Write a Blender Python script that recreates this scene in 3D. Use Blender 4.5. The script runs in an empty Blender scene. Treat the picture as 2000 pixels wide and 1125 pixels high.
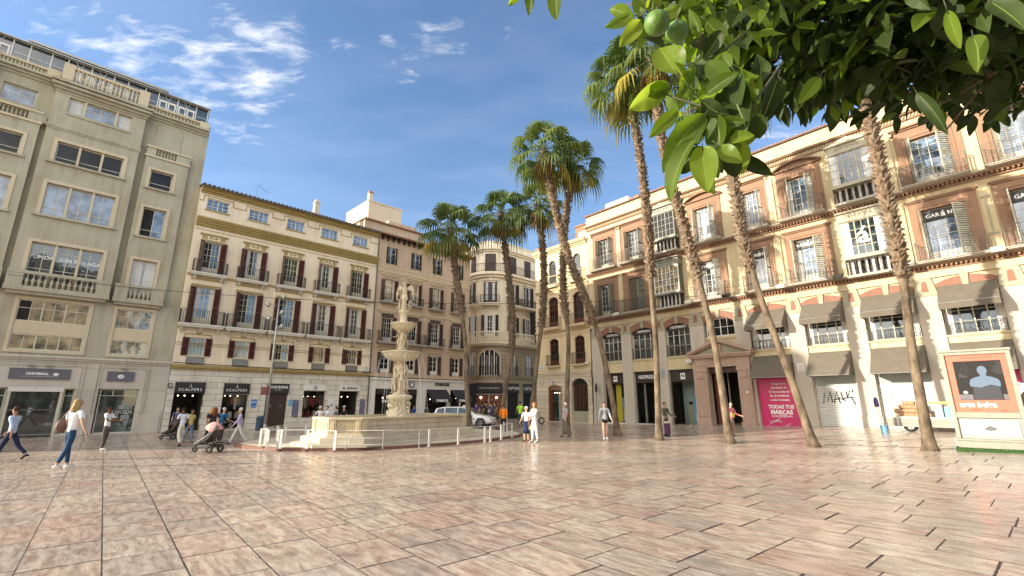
import bpy, bmesh, math, random
from mathutils import Vector, Matrix, Euler
R = math.radians
random.seed(7)
sc = bpy.context.scene
col = sc.collection
# ------------------------------------------------------------------ camera, sky, sun
H, F = 1.70, 910.0
PITCH = math.atan(222 / F)
cam = bpy.data.objects.new('camera', bpy.data.cameras.new('camera'))
col.objects.link(cam)
cam.location = (0, 0, H)
cam.rotation_euler = (R(90) + PITCH, 0, 0)
cam.data.sensor_width = 36
cam.data.lens = 36 * F / 2000
cam.data.clip_start = 0.05
cam.data.clip_end = 2000
sc.camera = cam
sc.view_settings.view_transform = 'Standard'
sc.view_settings.look = 'None'
sc.view_settings.gamma = 1
sc.view_settings.exposure = 0.98
SUN_AZ, SUN_EL = -104.0, 17.5
world = bpy.data.worlds.new('World')
sc.world = world
world.use_nodes = True
sun = bpy.data.objects.new('sun', bpy.data.lights.new('sun', 'SUN'))
col.objects.link(sun)
sun.data.energy = 4.6
sun.data.angle = R(0.5)
sun.data.color = (1.0, 0.90, 0.75)
sd = Vector((math.sin(R(SUN_AZ)) * math.cos(R(SUN_EL)), math.cos(R(SUN_AZ)) * math.cos(R(SUN_EL)), math.sin(R(SUN_EL))))
sun.rotation_euler = sd.to_track_quat('Z', 'Y').to_euler()
sun.location = (-40, 0, 30)


def ray(px, py):
    x, z = (px - 1000) / F, -(py - 562.5) / F
    c, s = math.cos(PITCH), math.sin(PITCH)
    return Vector((x, c - z * s, s + z * c))


def at(px, py, Y):
    r = ray(px, py)
    return Vector((0, 0, H)) + r * (Y / r.y)


def rise(x):
    t = max(0.0, x - 6)
    return 0.036 * t if t < 14 else 0.504


def gnd(px, py):
    z = 0
    r = ray(px, py)
    for _ in range(25):
        t = (z - H) / r.z
        z = rise(r.x * t)
    return Vector((r.x * t, r.y * t, z))


def nd_range(N, Lk, v, a, b):
    n = N.new('ShaderNodeMapRange'); n.interpolation_type = 'SMOOTHSTEP'
    n.inputs['From Min'].default_value = a; n.inputs['From Max'].default_value = b
    Lk.new(v, n.inputs['Value'])
    return n.outputs[0]


def build_sky():
    nt = world.node_tree
    N, Lk = nt.nodes, nt.links
    N.clear()
    out = N.new('ShaderNodeOutputWorld')
    bg = N.new('ShaderNodeBackground')
    sky = N.new('ShaderNodeTexSky')
    sky.sky_type = 'NISHITA'
    sky.sun_disc = False
    sky.sun_elevation = R(SUN_EL)
    sky.sun_rotation = R(SUN_AZ)
    sky.altitude = 50
    sky.air_density = 1.0
    sky.dust_density = 0.3
    sky.ozone_density = 3.0
    hs = N.new('ShaderNodeHueSaturation')
    hs.inputs['Saturation'].default_value = SKY_SAT
    hs.inputs['Value'].default_value = 1.0
    Lk.new(sky.outputs[0], hs.inputs['Color'])
    bg.inputs['Strength'].default_value = 0.15
    tc = N.new('ShaderNodeTexCoord')

    def m(op, a, b=None, c=None, clamp=False):
        n = N.new('ShaderNodeMath')
        n.operation = op
        n.use_clamp = clamp
        for i, v in enumerate((a, b, c)):
            if v is None:
                continue
            if isinstance(v, (int, float)):
                n.inputs[i].default_value = v
            else:
                Lk.new(v, n.inputs[i])
        return n.outputs[0]
    vn = N.new('ShaderNodeVectorMath'); vn.operation = 'NORMALIZE'
    Lk.new(tc.outputs['Generated'], vn.inputs[0])
    sep = N.new('ShaderNodeSeparateXYZ')
    Lk.new(vn.outputs[0], sep.inputs[0])
    dz = m('MAXIMUM', sep.outputs[2], 0.06)
    dz = m('ADD', dz, 0.12)
    cx, cy = m('DIVIDE', sep.outputs[0], dz), m('DIVIDE', sep.outputs[1], dz)
    cmb = N.new('ShaderNodeCombineXYZ')
    Lk.new(cx, cmb.inputs[0]); Lk.new(cy, cmb.inputs[1])
    masks, bank = [], []
    for px, py, rad, amp in ((290, 85, 6, .75), (380, 130, 7, .9), (470, 130, 7, .95), (545, 108, 5, .85), (430, 200, 6, .62), (330, 60, 4, .6), (745, 95, 2.6, .62), (790, 125, 2.6, .66), (690, 100, 2, .5),
                             (850, 60, 4.2, .72), (895, 70, 2.4, .6), (968, 48, 3, .42), (630, 95, 4, .42), (20, 40, 8, .55), (20, 60, 3, .6), (985, 98, 1, .5), (1560, 235, 9, .5), (1500, 270, 6, .45), (480, 240, 4, .5)):
        d = ray(px, py).normalized()
        dt = N.new('ShaderNodeVectorMath'); dt.operation = 'DOT_PRODUCT'
        Lk.new(vn.outputs[0], dt.inputs[0]); dt.inputs[1].default_value = d
        mr = N.new('ShaderNodeMapRange'); mr.interpolation_type = 'SMOOTHSTEP'
        mr.inputs['From Min'].default_value = math.cos(R(rad))
        mr.inputs['From Max'].default_value = 1.0
        mr.inputs['To Max'].default_value = amp
        Lk.new(dt.outputs['Value'], mr.inputs['Value'])
        masks.append(mr.outputs[0])
    acc = masks[0]
    for q in masks[1:]:
        acc = m('MAXIMUM', acc, q)
    mp = N.new('ShaderNodeMapping')
    mp.inputs['Rotation'].default_value = (0, 0, R(28))
    mp.inputs['Scale'].default_value = (3.6, 7.5, 1)
    Lk.new(cmb.outputs[0], mp.inputs[0])
    n1 = N.new('ShaderNodeTexNoise')
    n1.inputs['Scale'].default_value = 2.3; n1.inputs['Detail'].default_value = 12
    n1.inputs['Roughness'].default_value = 0.6; n1.inputs['Distortion'].default_value = 0.35
    Lk.new(mp.outputs[0], n1.inputs['Vector'])
    wisp = N.new('ShaderNodeMapRange'); wisp.interpolation_type = 'SMOOTHSTEP'
    k = m('ADD', n1.outputs['Fac'], m('MULTIPLY', acc, 0.27))
    wisp.inputs['From Min'].default_value = 0.62; wisp.inputs['From Max'].default_value = 1.0
    Lk.new(k, wisp.inputs['Value'])
    fac = m('MULTIPLY', wisp.outputs[0], m('MULTIPLY', acc, 2.2, clamp=True), clamp=True)
    fac = m('MULTIPLY', fac, .85)
    # thin high veil everywhere
    n2 = N.new('ShaderNodeTexNoise'); n2.inputs['Scale'].default_value = 0.8; n2.inputs['Detail'].default_value = 5
    Lk.new(mp.outputs[0], n2.inputs['Vector'])
    veil = m('MULTIPLY', m('SUBTRACT', n2.outputs['Fac'], 0.4, clamp=True), 0.2)
    fac = m('MAXIMUM', fac, veil)
    mix = N.new('ShaderNodeMix'); mix.data_type = 'RGBA'
    Lk.new(fac, mix.inputs['Factor'])
    tint = N.new('ShaderNodeMix'); tint.data_type = 'RGBA'; tint.blend_type = 'MULTIPLY'
    tint.inputs['Factor'].default_value = 1.0
    tint.inputs[7].default_value = SKY_TINT
    Lk.new(hs.outputs[0], tint.inputs[6])
    Lk.new(tint.outputs[2], mix.inputs[6])
    mix.inputs[7].default_value = (4.6, 4.6, 4.7, 1)
    # broken cloud banks, unseen, added behind the viewer to brighten the shaded facades
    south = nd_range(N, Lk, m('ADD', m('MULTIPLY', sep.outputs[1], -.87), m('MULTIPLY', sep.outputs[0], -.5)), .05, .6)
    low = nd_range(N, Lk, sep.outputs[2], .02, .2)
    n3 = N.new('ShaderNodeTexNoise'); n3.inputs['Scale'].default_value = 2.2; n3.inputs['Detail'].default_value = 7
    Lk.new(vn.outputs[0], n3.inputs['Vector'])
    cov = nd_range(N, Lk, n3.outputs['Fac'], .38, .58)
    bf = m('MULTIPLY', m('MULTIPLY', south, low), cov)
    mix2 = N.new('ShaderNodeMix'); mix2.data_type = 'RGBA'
    Lk.new(bf, mix2.inputs['Factor']); Lk.new(mix.outputs[2], mix2.inputs[6]); mix2.inputs[7].default_value = (FILL_CLOUD * 1.06, FILL_CLOUD, FILL_CLOUD * .88, 1)
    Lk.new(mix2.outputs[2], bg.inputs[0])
    Lk.new(bg.outputs[0], out.inputs[0])


SKY_SAT = 1.09
FILL_CLOUD = 12.0  # strength of the added, unseen cloud banks that fill the shade
SKY_TINT = (1.20, 1.0, .93, 1)
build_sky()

# ------------------------------------------------------------------ materials
MATS = {}


def shader(name):
    m = bpy.data.materials.new(name)
    m.use_nodes = True
    nt = m.node_tree
    b = nt.nodes['Principled BSDF']
    return m, nt, b


def nd(nt, t, **kw):
    n = nt.nodes.new(t)
    for k, v in kw.items():
        if k in n.inputs:
            n.inputs[k].default_value = v
        else:
            setattr(n, k, v)
    return n


def plain(name, c, rough=0.6, metal=0.0, vary=0.0, scale=4.0, bump=0.0, spec=0.5, stretch=(1, 1, 1), emit=None, coat=0):
    """a surface with a mottled colour and an optional fine relief"""
    m, nt, b = shader(name)
    L = nt.links
    b.inputs['Roughness'].default_value = rough
    b.inputs['Metallic'].default_value = metal
    b.inputs['Specular IOR Level'].default_value = spec
    b.inputs['Coat Weight'].default_value = coat
    if emit:
        b.inputs['Emission Color'].default_value = (*c, 1)
        b.inputs['Emission Strength'].default_value = emit
    b.inputs['Base Color'].default_value = (*c, 1)
    if vary or bump:
        tc = nd(nt, 'ShaderNodeTexCoord')
        mp = nd(nt, 'ShaderNodeMapping', Scale=stretch)
        L.new(tc.outputs['Object'], mp.inputs[0])
        n = nd(nt, 'ShaderNodeTexNoise', Scale=scale, Detail=6.0, Roughness=0.65)
        L.new(mp.outputs[0], n.inputs['Vector'])
        if vary:
            hi = tuple(min(1, x * (1 + vary)) for x in c)
            lo = tuple(x * (1 - vary) for x in c)
            r = nd(nt, 'ShaderNodeValToRGB')
            r.color_ramp.elements[0].position = 0.33; r.color_ramp.elements[0].color = (*lo, 1)
            r.color_ramp.elements[1].position = 0.67; r.color_ramp.elements[1].color = (*hi, 1)
            L.new(n.outputs['Fac'], r.inputs[0]); L.new(r.outputs[0], b.inputs['Base Color'])
        if bump:
            bp = nd(nt, 'ShaderNodeBump', Strength=bump, Distance=0.02)
            L.new(n.outputs['Fac'], bp.inputs['Height']); L.new(bp.outputs[0], b.inputs['Normal'])
    MATS[name] = m
    return m


def stucco(name, c, dirt=(0.35, 0.3, 0.25), amount=0.35, rough=0.85, blocks=None, mortar=None, bscale=1.0):
    """weathered wall plaster or stone: broad patches, rain streaks, fine grain; blocks=(w,h) adds masonry joints"""
    m, nt, b = shader(name)
    L = nt.links
    b.inputs['Roughness'].default_value = rough
    b.inputs['Specular IOR Level'].default_value = 0.25
    tc = nd(nt, 'ShaderNodeTexCoord')
    big = nd(nt, 'ShaderNodeTexNoise', Scale=0.55, Detail=6.0, Roughness=0.6)
    L.new(tc.outputs['Object'], big.inputs['Vector'])
    mp = nd(nt, 'ShaderNodeMapping', Scale=(3.2, 3.2, 0.28))
    L.new(tc.outputs['Object'], mp.inputs[0])
    st = nd(nt, 'ShaderNodeTexNoise', Scale=1.0, Detail=7.0, Roughness=0.7)
    L.new(mp.outputs[0], st.inputs['Vector'])
    fine = nd(nt, 'ShaderNodeTexNoise', Scale=14.0, Detail=5.0, Roughness=0.7)
    L.new(tc.outputs['Object'], fine.inputs['Vector'])
    mul = nd(nt, 'ShaderNodeMath', operation='MULTIPLY')
    L.new(big.outputs['Fac'], mul.inputs[0]); L.new(st.outputs['Fac'], mul.inputs[1])
    mr = nd(nt, 'ShaderNodeMapRange'); mr.inputs['From Min'].default_value = 0.19; mr.inputs['From Max'].default_value = 0.36
    mr.inputs['To Max'].default_value = amount
    L.new(mul.outputs[0], mr.inputs['Value'])
    mx = nd(nt, 'ShaderNodeMix', data_type='RGBA')
    mx.inputs[6].default_value = (*c, 1); mx.inputs[7].default_value = (*[a * d for a, d in zip(c, (1.8 * dirt[0], 1.8 * dirt[1], 1.8 * dirt[2]))], 1)
    L.new(mr.outputs[0], mx.inputs['Factor'])
    br = nd(nt, 'ShaderNodeMix', data_type='RGBA', blend_type='MULTIPLY')
    br.inputs['Factor'].default_value = 1
    rr = nd(nt, 'ShaderNodeValToRGB')
    rr.color_ramp.elements[0].position = 0.3; rr.color_ramp.elements[0].color = (.93, .93, .93, 1)
    rr.color_ramp.elements[1].position = 0.7; rr.color_ramp.elements[1].color = (1.04, 1.035, 1.03, 1)
    L.new(fine.outputs['Fac'], rr.inputs[0])
    L.new(mx.outputs[2], br.inputs[6]); L.new(rr.outputs[0], br.inputs[7])
    src = br.outputs[2]
    h = fine.outputs['Fac']
    bp = nd(nt, 'ShaderNodeBump', Strength=0.07, Distance=0.02)
    if blocks:
        sx = nd(nt, 'ShaderNodeSeparateXYZ'); L.new(tc.outputs['Object'], sx.inputs[0])
        cb = nd(nt, 'ShaderNodeCombineXYZ'); L.new(sx.outputs[0], cb.inputs[0]); L.new(sx.outputs[2], cb.inputs[1])
        bk = nd(nt, 'ShaderNodeTexBrick', Scale=1.0)
        bk.inputs['Brick Width'].default_value = blocks[0]; bk.inputs['Row Height'].default_value = blocks[1]
        bk.inputs['Mortar Size'].default_value = 0.012; bk.inputs['Mortar Smooth'].default_value = 0.1
        bk.inputs['Color1'].default_value = (1, 1, 1, 1); bk.inputs['Color2'].default_value = (.84, .84, .86, 1)
        mm = mortar or (.45, .42, .38)
        bk.inputs['Mortar'].default_value = (*mm, 1)
        L.new(cb.outputs[0], bk.inputs['Vector'])
        m2 = nd(nt, 'ShaderNodeMix', data_type='RGBA', blend_type='MULTIPLY'); m2.inputs['Factor'].default_value = 1
        L.new(src, m2.inputs[6]); L.new(bk.outputs['Color'], m2.inputs[7])
        src = m2.outputs[2]
        b2 = nd(nt, 'ShaderNodeBump', Strength=0.5, Distance=0.02, invert=True)
        L.new(bk.outputs['Fac'], b2.inputs['Height'])
        L.new(b2.outputs[0], bp.inputs['Normal'])
    L.new(h, bp.inputs['Height']); L.new(bp.outputs[0], b.inputs['Normal'])
    L.new(src, b.inputs['Base Color'])
    MATS[name] = m
    return m


def glass_mat(name, c=(0.02, 0.03, 0.035), rough=0.03, wob=0.15, spec=1.0):
    """window pane seen by day: dark room behind, a slightly uneven mirror in front"""
    m, nt, b = shader(name)
    L = nt.links
    tc = nd(nt, 'ShaderNodeTexCoord')
    n = nd(nt, 'ShaderNodeTexNoise', Scale=1.3, Detail=2.0)
    L.new(tc.outputs['Object'], n.inputs['Vector'])
    bp = nd(nt, 'ShaderNodeBump', Strength=wob, Distance=0.05)
    L.new(n.outputs['Fac'], bp.inputs['Height']); L.new(bp.outputs[0], b.inputs['Normal'])
    n2 = nd(nt, 'ShaderNodeTexNoise', Scale=2.1, Detail=3.0)
    L.new(tc.outputs['Object'], n2.inputs['Vector'])
    r = nd(nt, 'ShaderNodeValToRGB')
    r.color_ramp.elements[0].position = .35; r.color_ramp.elements[0].color = (*[x * .4 for x in c], 1)
    r.color_ramp.elements[1].position = .68; r.color_ramp.elements[1].color = (*[min(1, x * 2.4) for x in c], 1)
    L.new(n2.outputs['Fac'], r.inputs[0]); L.new(r.outputs[0], b.inputs['Base Color'])
    b.inputs['Roughness'].default_value = rough
    b.inputs['IOR'].default_value = 1.7
    b.inputs['Specular IOR Level'].default_value = spec
    MATS[name] = m
    return m


def clear_glass(name):
    m, nt, b = shader(name)
    L = nt.links
    o = nt.nodes['Material Output']
    tr = nd(nt, 'ShaderNodeBsdfTransparent', Color=(.86, .9, .88, 1))
    gl = nd(nt, 'ShaderNodeBsdfGlossy', Roughness=0.03)
    fr = nd(nt, 'ShaderNodeFresnel', IOR=1.33)
    mx = nd(nt, 'ShaderNodeMixShader')
    L.new(fr.outputs[0], mx.inputs[0]); L.new(tr.outputs[0], mx.inputs[1]); L.new(gl.outputs[0], mx.inputs[2])
    L.new(mx.outputs[0], o.inputs[0])
    MATS[name] = m
    return m


def leaf_mat(name, c, trans=0.4, rough=0.35, back=None, scale=3.0, tcol=None):
    m, nt, b = shader(name)
    L = nt.links
    o = nt.nodes['Material Output']
    tc = nd(nt, 'ShaderNodeTexCoord')
    n = nd(nt, 'ShaderNodeTexNoise', Scale=scale, Detail=3.0)
    L.new(tc.outputs['Object'], n.inputs['Vector'])
    r = nd(nt, 'ShaderNodeValToRGB')
    r.color_ramp.elements[0].position = .3; r.color_ramp.elements[0].color = (*[x * .6 for x in c], 1)
    r.color_ramp.elements[1].position = .7; r.color_ramp.elements[1].color = (*[min(1, x * 1.5) for x in c], 1)
    L.new(n.outputs['Fac'], r.inputs[0]); L.new(r.outputs[0], b.inputs['Base Color'])
    b.inputs['Roughness'].default_value = rough
    b.inputs['Specular IOR Level'].default_value = .16
    t = nd(nt, 'ShaderNodeBsdfTranslucent')
    k = tcol or (min(1, c[0] * 3.5), min(1, c[1] * 3.2), c[2] * 1.2)
    t.inputs[0].default_value = (*k, 1)
    mx = nd(nt, 'ShaderNodeMixShader'); mx.inputs[0].default_value = trans
    L.new(b.outputs[0], mx.inputs[1]); L.new(t.outputs[0], mx.inputs[2]); L.new(mx.outputs[0], o.inputs[0])
    MATS[name] = m
    return m


def paving_mat():
    m, nt, b = shader('marble_paving')
    L = nt.links

    def mt(op, a, c=None, clamp=False):
        n = nd(nt, 'ShaderNodeMath', operation=op, use_clamp=clamp)
        for i, v in enumerate((a, c)):
            if v is None:
                continue
            if isinstance(v, (int, float)):
                n.inputs[i].default_value = v
            else:
                L.new(v, n.inputs[i])
        return n.outputs[0]
    geo = nd(nt, 'ShaderNodeNewGeometry')
    sp = nd(nt, 'ShaderNodeSeparateXYZ'); L.new(geo.outputs['Position'], sp.inputs[0])
    dx, dy = math.sin(R(-40.4)), math.cos(R(-40.4))
    u = mt('ADD', mt('MULTIPLY', sp.outputs[0], dx), mt('MULTIPLY', sp.outputs[1], dy))
    v = mt('ADD', mt('MULTIPLY', sp.outputs[0], dy), mt('MULTIPLY', sp.outputs[1], -dx))
    W = 0.68
    vs = mt('DIVIDE', mt('ADD', v, 40.55), W)
    row = mt('FLOOR', vs)
    wr = nd(nt, 'ShaderNodeTexWhiteNoise', noise_dimensions='1D'); L.new(row, wr.inputs['W'])
    ws = nd(nt, 'ShaderNodeSeparateColor'); L.new(wr.outputs['Color'], ws.inputs[0])
    ln = mt('ADD', mt('MULTIPLY', ws.outputs[0], 0.45), 0.88)
    us = mt('ADD', mt('DIVIDE', mt('ADD', u, 90), ln), ws.outputs[1])
    # uneven lengths along a row
    nw = nd(nt, 'ShaderNodeTexNoise', noise_dimensions='1D', Scale=0.9); L.new(mt('ADD', us, mt('MULTIPLY', row, 7.3)), nw.inputs['W'])
    us = mt('ADD', us, mt('MULTIPLY', nw.outputs[0], 0.28))
    cell = mt('FLOOR', us)
    cid = nd(nt, 'ShaderNodeCombineXYZ'); L.new(row, cid.inputs[0]); L.new(cell, cid.inputs[1])
    wn = nd(nt, 'ShaderNodeTexWhiteNoise', noise_dimensions='2D'); L.new(cid.outputs[0], wn.inputs['Vector'])
    wc = nd(nt, 'ShaderNodeSeparateColor'); L.new(wn.outputs['Color'], wc.inputs[0])
    fu = mt('FRACT', us); fv = mt('FRACT', vs)
    # joints: thin along the rows, wider and darker across them
    jg = nd(nt, 'ShaderNodeTexNoise', Scale=9.0, Detail=3.0); L.new(geo.outputs['Position'], jg.inputs['Vector'])
    jw = mt('MULTIPLY', jg.outputs['Fac'], 1.0)
    eu = mt('MULTIPLY', mt('SUBTRACT', 0.5, mt('ABSOLUTE', mt('SUBTRACT', fu, 0.5))), ln)
    ev = mt('MULTIPLY', mt('SUBTRACT', 0.5, mt('ABSOLUTE', mt('SUBTRACT', fv, 0.5))), W)
    ju = mt('LESS_THAN', eu, mt('MULTIPLY', jw, mt('ADD', mt('MULTIPLY', wc.outputs[2], 0.020), 0.016)))
    jv = mt('LESS_THAN', ev, mt('MULTIPLY', jw, mt('ADD', mt('MULTIPLY', ws.outputs[2], 0.010), 0.009)))
    joint = mt('MAXIMUM', ju, jv)
    # stone colour
    rp = nd(nt, 'ShaderNodeValToRGB')
    cr = rp.color_ramp
    cols = [(0.0, (.54, .46, .39)), (.16, (.55, .43, .36)), (.3, (.51, .47, .41)), (.45, (.59, .52, .43)), (.58, (.50, .35, .30)), (.68, (.41, .39, .35)), (.8, (.56, .45, .38)), (.9, (.49, .40, .35)), (1, (.55, .50, .43))]
    cols = [(p_, tuple(.68 * a_ + .32 * b_ for a_, b_ in zip(c_, (.55, .445, .365)))) for p_, c_ in cols]
    cr.elements[0].position, cr.elements[0].color = cols[0][0], (*cols[0][1], 1)
    cr.elements[1].position, cr.elements[1].color = cols[-1][0], (*cols[-1][1], 1)
    for p_, c_ in cols[1:-1]:
        e = cr.elements.new(p_); e.color = (*c_, 1)
    L.new(wc.outputs[0], rp.inputs[0])
    cs = nd(nt, 'ShaderNodeCombineXYZ')
    L.new(mt('ADD', mt('MULTIPLY', u, 1.1), mt('MULTIPLY', wc.outputs[1], 37)), cs.inputs[0])
    L.new(mt('ADD', mt('MULTIPLY', v, mt('ADD', 2.0, mt('MULTIPLY', wc.outputs[1], 4.5))), mt('MULTIPLY', wc.outputs[2], 53)), cs.inputs[1])
    s1 = nd(nt, 'ShaderNodeTexNoise', Scale=2.4, Detail=10.0, Roughness=0.62, Distortion=0.35); L.new(cs.outputs[0], s1.inputs['Vector'])
    cs2 = nd(nt, 'ShaderNodeCombineXYZ')
    L.new(mt('ADD', u, mt('MULTIPLY', wc.outputs[2], 11)), cs2.inputs[0]); L.new(mt('ADD', mt('MULTIPLY', v, 1.5), mt('MULTIPLY', wc.outputs[0], 17)), cs2.inputs[1])
    s2 = nd(nt, 'ShaderNodeTexNoise', Scale=1.9, Detail=12.0, Roughness=0.72, Distortion=0.9); L.new(cs2.outputs[0], s2.inputs['Vector'])
    r1 = nd(nt, 'ShaderNodeValToRGB')
    r1.color_ramp.elements[0].position = .36; r1.color_ramp.elements[0].color = (.60, .44, .37, 1)
    r1.color_ramp.elements[1].position = .60; r1.color_ramp.elements[1].color = (1.25, 1.22, 1.14, 1)
    L.new(s1.outputs['Fac'], r1.inputs[0])
    mA = nd(nt, 'ShaderNodeMix', data_type='RGBA', blend_type='MULTIPLY'); mA.inputs['Factor'].default_value = .85
    L.new(rp.outputs[0], mA.inputs[6]); L.new(r1.outputs[0], mA.inputs[7])
    r2 = nd(nt, 'ShaderNodeValToRGB')
    r2.color_ramp.elements[0].position = .47; r2.color_ramp.elements[0].color = (0, 0, 0, 1)
    r2.color_ramp.elements[1].position = .66; r2.color_ramp.elements[1].color = (1, 1, 1, 1)
    L.new(s2.outputs['Fac'], r2.inputs[0])
    mB = nd(nt, 'ShaderNodeMix', data_type='RGBA')
    L.new(mt('MULTIPLY', r2.outputs[0], mt('ADD', .25, mt('MULTIPLY', wc.outputs[2], .65))), mB.inputs['Factor'])
    L.new(mA.outputs[2], mB.inputs[6]); mB.inputs[7].default_value = (.235, .215, .18, 1)
    # white worn grain
    s3 = nd(nt, 'ShaderNodeTexNoise', Scale=38.0, Detail=4.0, Roughness=0.8); L.new(geo.outputs['Position'], s3.inputs['Vector'])
    r3 = nd(nt, 'ShaderNodeValToRGB')
    r3.color_ramp.elements[0].position = .35; r3.color_ramp.elements[0].color = (.76, .76, .76, 1)
    r3.color_ramp.elements[1].position = .68; r3.color_ramp.elements[1].color = (1.2, 1.2, 1.18, 1)
    L.new(s3.outputs['Fac'], r3.inputs[0])
    mC = nd(nt, 'ShaderNodeMix', data_type='RGBA', blend_type='MULTIPLY'); mC.inputs['Factor'].default_value = 1
    L.new(mB.outputs[2], mC.inputs[6]); L.new(r3.outputs[0], mC.inputs[7])
    s4 = nd(nt, 'ShaderNodeTexNoise', Scale=.35, Detail=5.0, Roughness=0.6); L.new(geo.outputs['Position'], s4.inputs['Vector'])
    r4 = nd(nt, 'ShaderNodeValToRGB')
    r4.color_ramp.elements[0].position = .35; r4.color_ramp.elements[0].color = (.80, .80, .81, 1)
    r4.color_ramp.elements[1].position = .62; r4.color_ramp.elements[1].color = (1.04, 1.04, 1.03, 1)
    L.new(s4.outputs['Fac'], r4.inputs[0])
    mD = nd(nt, 'ShaderNodeMix', data_type='RGBA', blend_type='MULTIPLY'); mD.inputs['Factor'].default_value = 1
    L.new(mC.outputs[2], mD.inputs[6]); L.new(r4.outputs[0], mD.inputs[7])
    mC = mD
    mJ = nd(nt, 'ShaderNodeMix', data_type='RGBA')
    L.new(joint, mJ.inputs['Factor']); L.new(mC.outputs[2], mJ.inputs[6]); mJ.inputs[7].default_value = (.045, .03, .025, 1)
    L.new(mJ.outputs[2], b.inputs['Base Color'])
    # gloss: worn polish
    rg = nd(nt, 'ShaderNodeMapRange'); rg.inputs['From Min'].default_value = .3; rg.inputs['From Max'].default_value = .7
    rg.inputs['To Min'].default_value = .13; rg.inputs['To Max'].default_value = .34
    L.new(s2.outputs['Fac'], rg.inputs['Value'])
    L.new(mt('ADD', rg.outputs[0], mt('MULTIPLY', joint, .4)), b.inputs['Roughness'])
    b.inputs['Specular IOR Level'].default_value = .5
    hgt = mt('ADD', mt('MULTIPLY', s2.outputs['Fac'], .3), mt('MULTIPLY', s3.outputs['Fac'], .12))
    hgt = mt('SUBTRACT', hgt, mt('MULTIPLY', joint, 1.4))
    bp = nd(nt, 'ShaderNodeBump', Strength=.22, Distance=.008)
    # every slab lies at its own small tilt
    tl = nd(nt, 'ShaderNodeVectorMath', operation='SUBTRACT'); L.new(wn.outputs['Color'], tl.inputs[0]); tl.inputs[1].default_value = (.5, .5, .5)
    ts = nd(nt, 'ShaderNodeVectorMath', operation='SCALE'); L.new(tl.outputs[0], ts.inputs[0]); ts.inputs['Scale'].default_value = .022
    ta = nd(nt, 'ShaderNodeVectorMath', operation='ADD'); L.new(ts.outputs[0], ta.inputs[0]); L.new(geo.outputs['Normal'], ta.inputs[1])
    tn = nd(nt, 'ShaderNodeVectorMath', operation='NORMALIZE'); L.new(ta.outputs[0], tn.inputs[0])
    L.new(hgt, bp.inputs['Height']); L.new(tn.outputs[0], bp.inputs['Normal']); L.new(bp.outputs[0], b.inputs['Normal'])
    MATS['paving'] = m


paving_mat()
M = MATS
stucco('b1wall', (.46, .43, .32), amount=.55)
stucco('b1trim', (.62, .53, .37), amount=.25)
stucco('b1stone', (.62, .56, .47), amount=.3, blocks=(1.9, 1.05), mortar=(.7, .68, .66))
stucco('b2wall', (.85, .745, .56), amount=.4)
stucco('b2trim', (.42, .32, .13), amount=.4)
stucco('b2stone', (.78, .73, .61), amount=.45, blocks=(1.15, .33), mortar=(.42, .4, .36))
stucco('b3wall', (.58, .44, .32), amount=.45)
stucco('b3trim', (.62, .51, .34), amount=.3)
stucco('b4wall', (.84, .75, .58), amount=.35)
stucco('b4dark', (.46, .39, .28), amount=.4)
stucco('b5wall', (.60, .50, .315), amount=.45)
stucco('b5brick', (.30, .185, .12), amount=.3)
stucco('b5arch', (.27, .14, .10), amount=.3)
stucco('oriel', (.46, .43, .32), amount=.3)
stucco("b5pier", (.50, .45, .375), amount=.22)
stucco('b5cap', (.36, .34, .25), amount=.25)
stucco('b5aWall', (.70, .56, .36), amount=.25)
stucco('b5aStone', (.66, .56, .42), amount=.3, blocks=(30, .37), mortar=(.3, .27, .24))
stucco('pinkstone', (.44, .31, .24), amount=.4, rough=.5)
stucco('slab', (.46, .42, .35), amount=.4)
stucco('fstone', (.62, .52, .35), amount=.45, dirt=(.3, .25, .17), rough=.7)
stucco("fblock", (.62, .55, .42), amount=.4, dirt=(.3, .26, .18), blocks=(1.3, .8), mortar=(.6, .55, .5))
stucco('marble', (.66, .57, .40), amount=.5, dirt=(.34, .26, .15), rough=.55)
stucco('redkerb', (.20, .10, .075), amount=.3, rough=.5)
stucco('offwhite', (.72, .69, .62), amount=.25)
stucco('palebeige', (.66, .56, .42), amount=.35)
plain('rooftile', (.16, .125, .10), .9, vary=.35, scale=6, bump=.4)
plain('rooftile_red', (.34, .17, .10), .9, vary=.35, scale=6, bump=.4)
plain('shutter', (.085, .022, .018), .5, vary=.25, scale=5)
plain('shutter_brown', (.075, .045, .04), .55, vary=.25, scale=5)
plain('shutter_cream', (.50, .47, .36), .55, vary=.15, scale=5)
plain('shutter_green', (.20, .19, .145), .55, vary=.2, scale=5)
plain('iron', (.035, .033, .03), .5, metal=.2, vary=.2)
plain('iron_grey', (.11, .10, .085), .5, metal=.2, vary=.3)
plain('white', (.74, .72, .66), .45, vary=.06)
plain('cream', (.60, .55, .42), .5, vary=.1)
plain('dark', (.012, .011, .010), .8)
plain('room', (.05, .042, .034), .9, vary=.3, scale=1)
plain('wood', (.05, .022, .012), .45, vary=.3, scale=9, stretch=(1, 1, .15))
plain('wood_red', (.13, .04, .02), .45, vary=.25, scale=5)
plain('signblack', (.022, .020, .019), .5)
plain('signgrey', (.125, .12, .135), .55, vary=.05)
plain('signbrown', (.035, .024, .019), .45)
plain('letter', (.85, .84, .80), .5)
plain('letter_dim', (.52, .52, .50), .5)
plain('awning', (.125, .105, .078), .9, vary=.1, scale=3, bump=.1)
plain('curtain', (.62, .62, .60), .9, vary=.2, scale=3, stretch=(14, 14, .3))
plain('magenta', (.55, .012, .13), .35, vary=.08)
plain("rollwhite", (.56, .56, .53), .5, vary=.08, stretch=(.2, .2, 3), scale=8)
plain('metal', (.42, .41, .38), .4, metal=.6, vary=.1)
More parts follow.
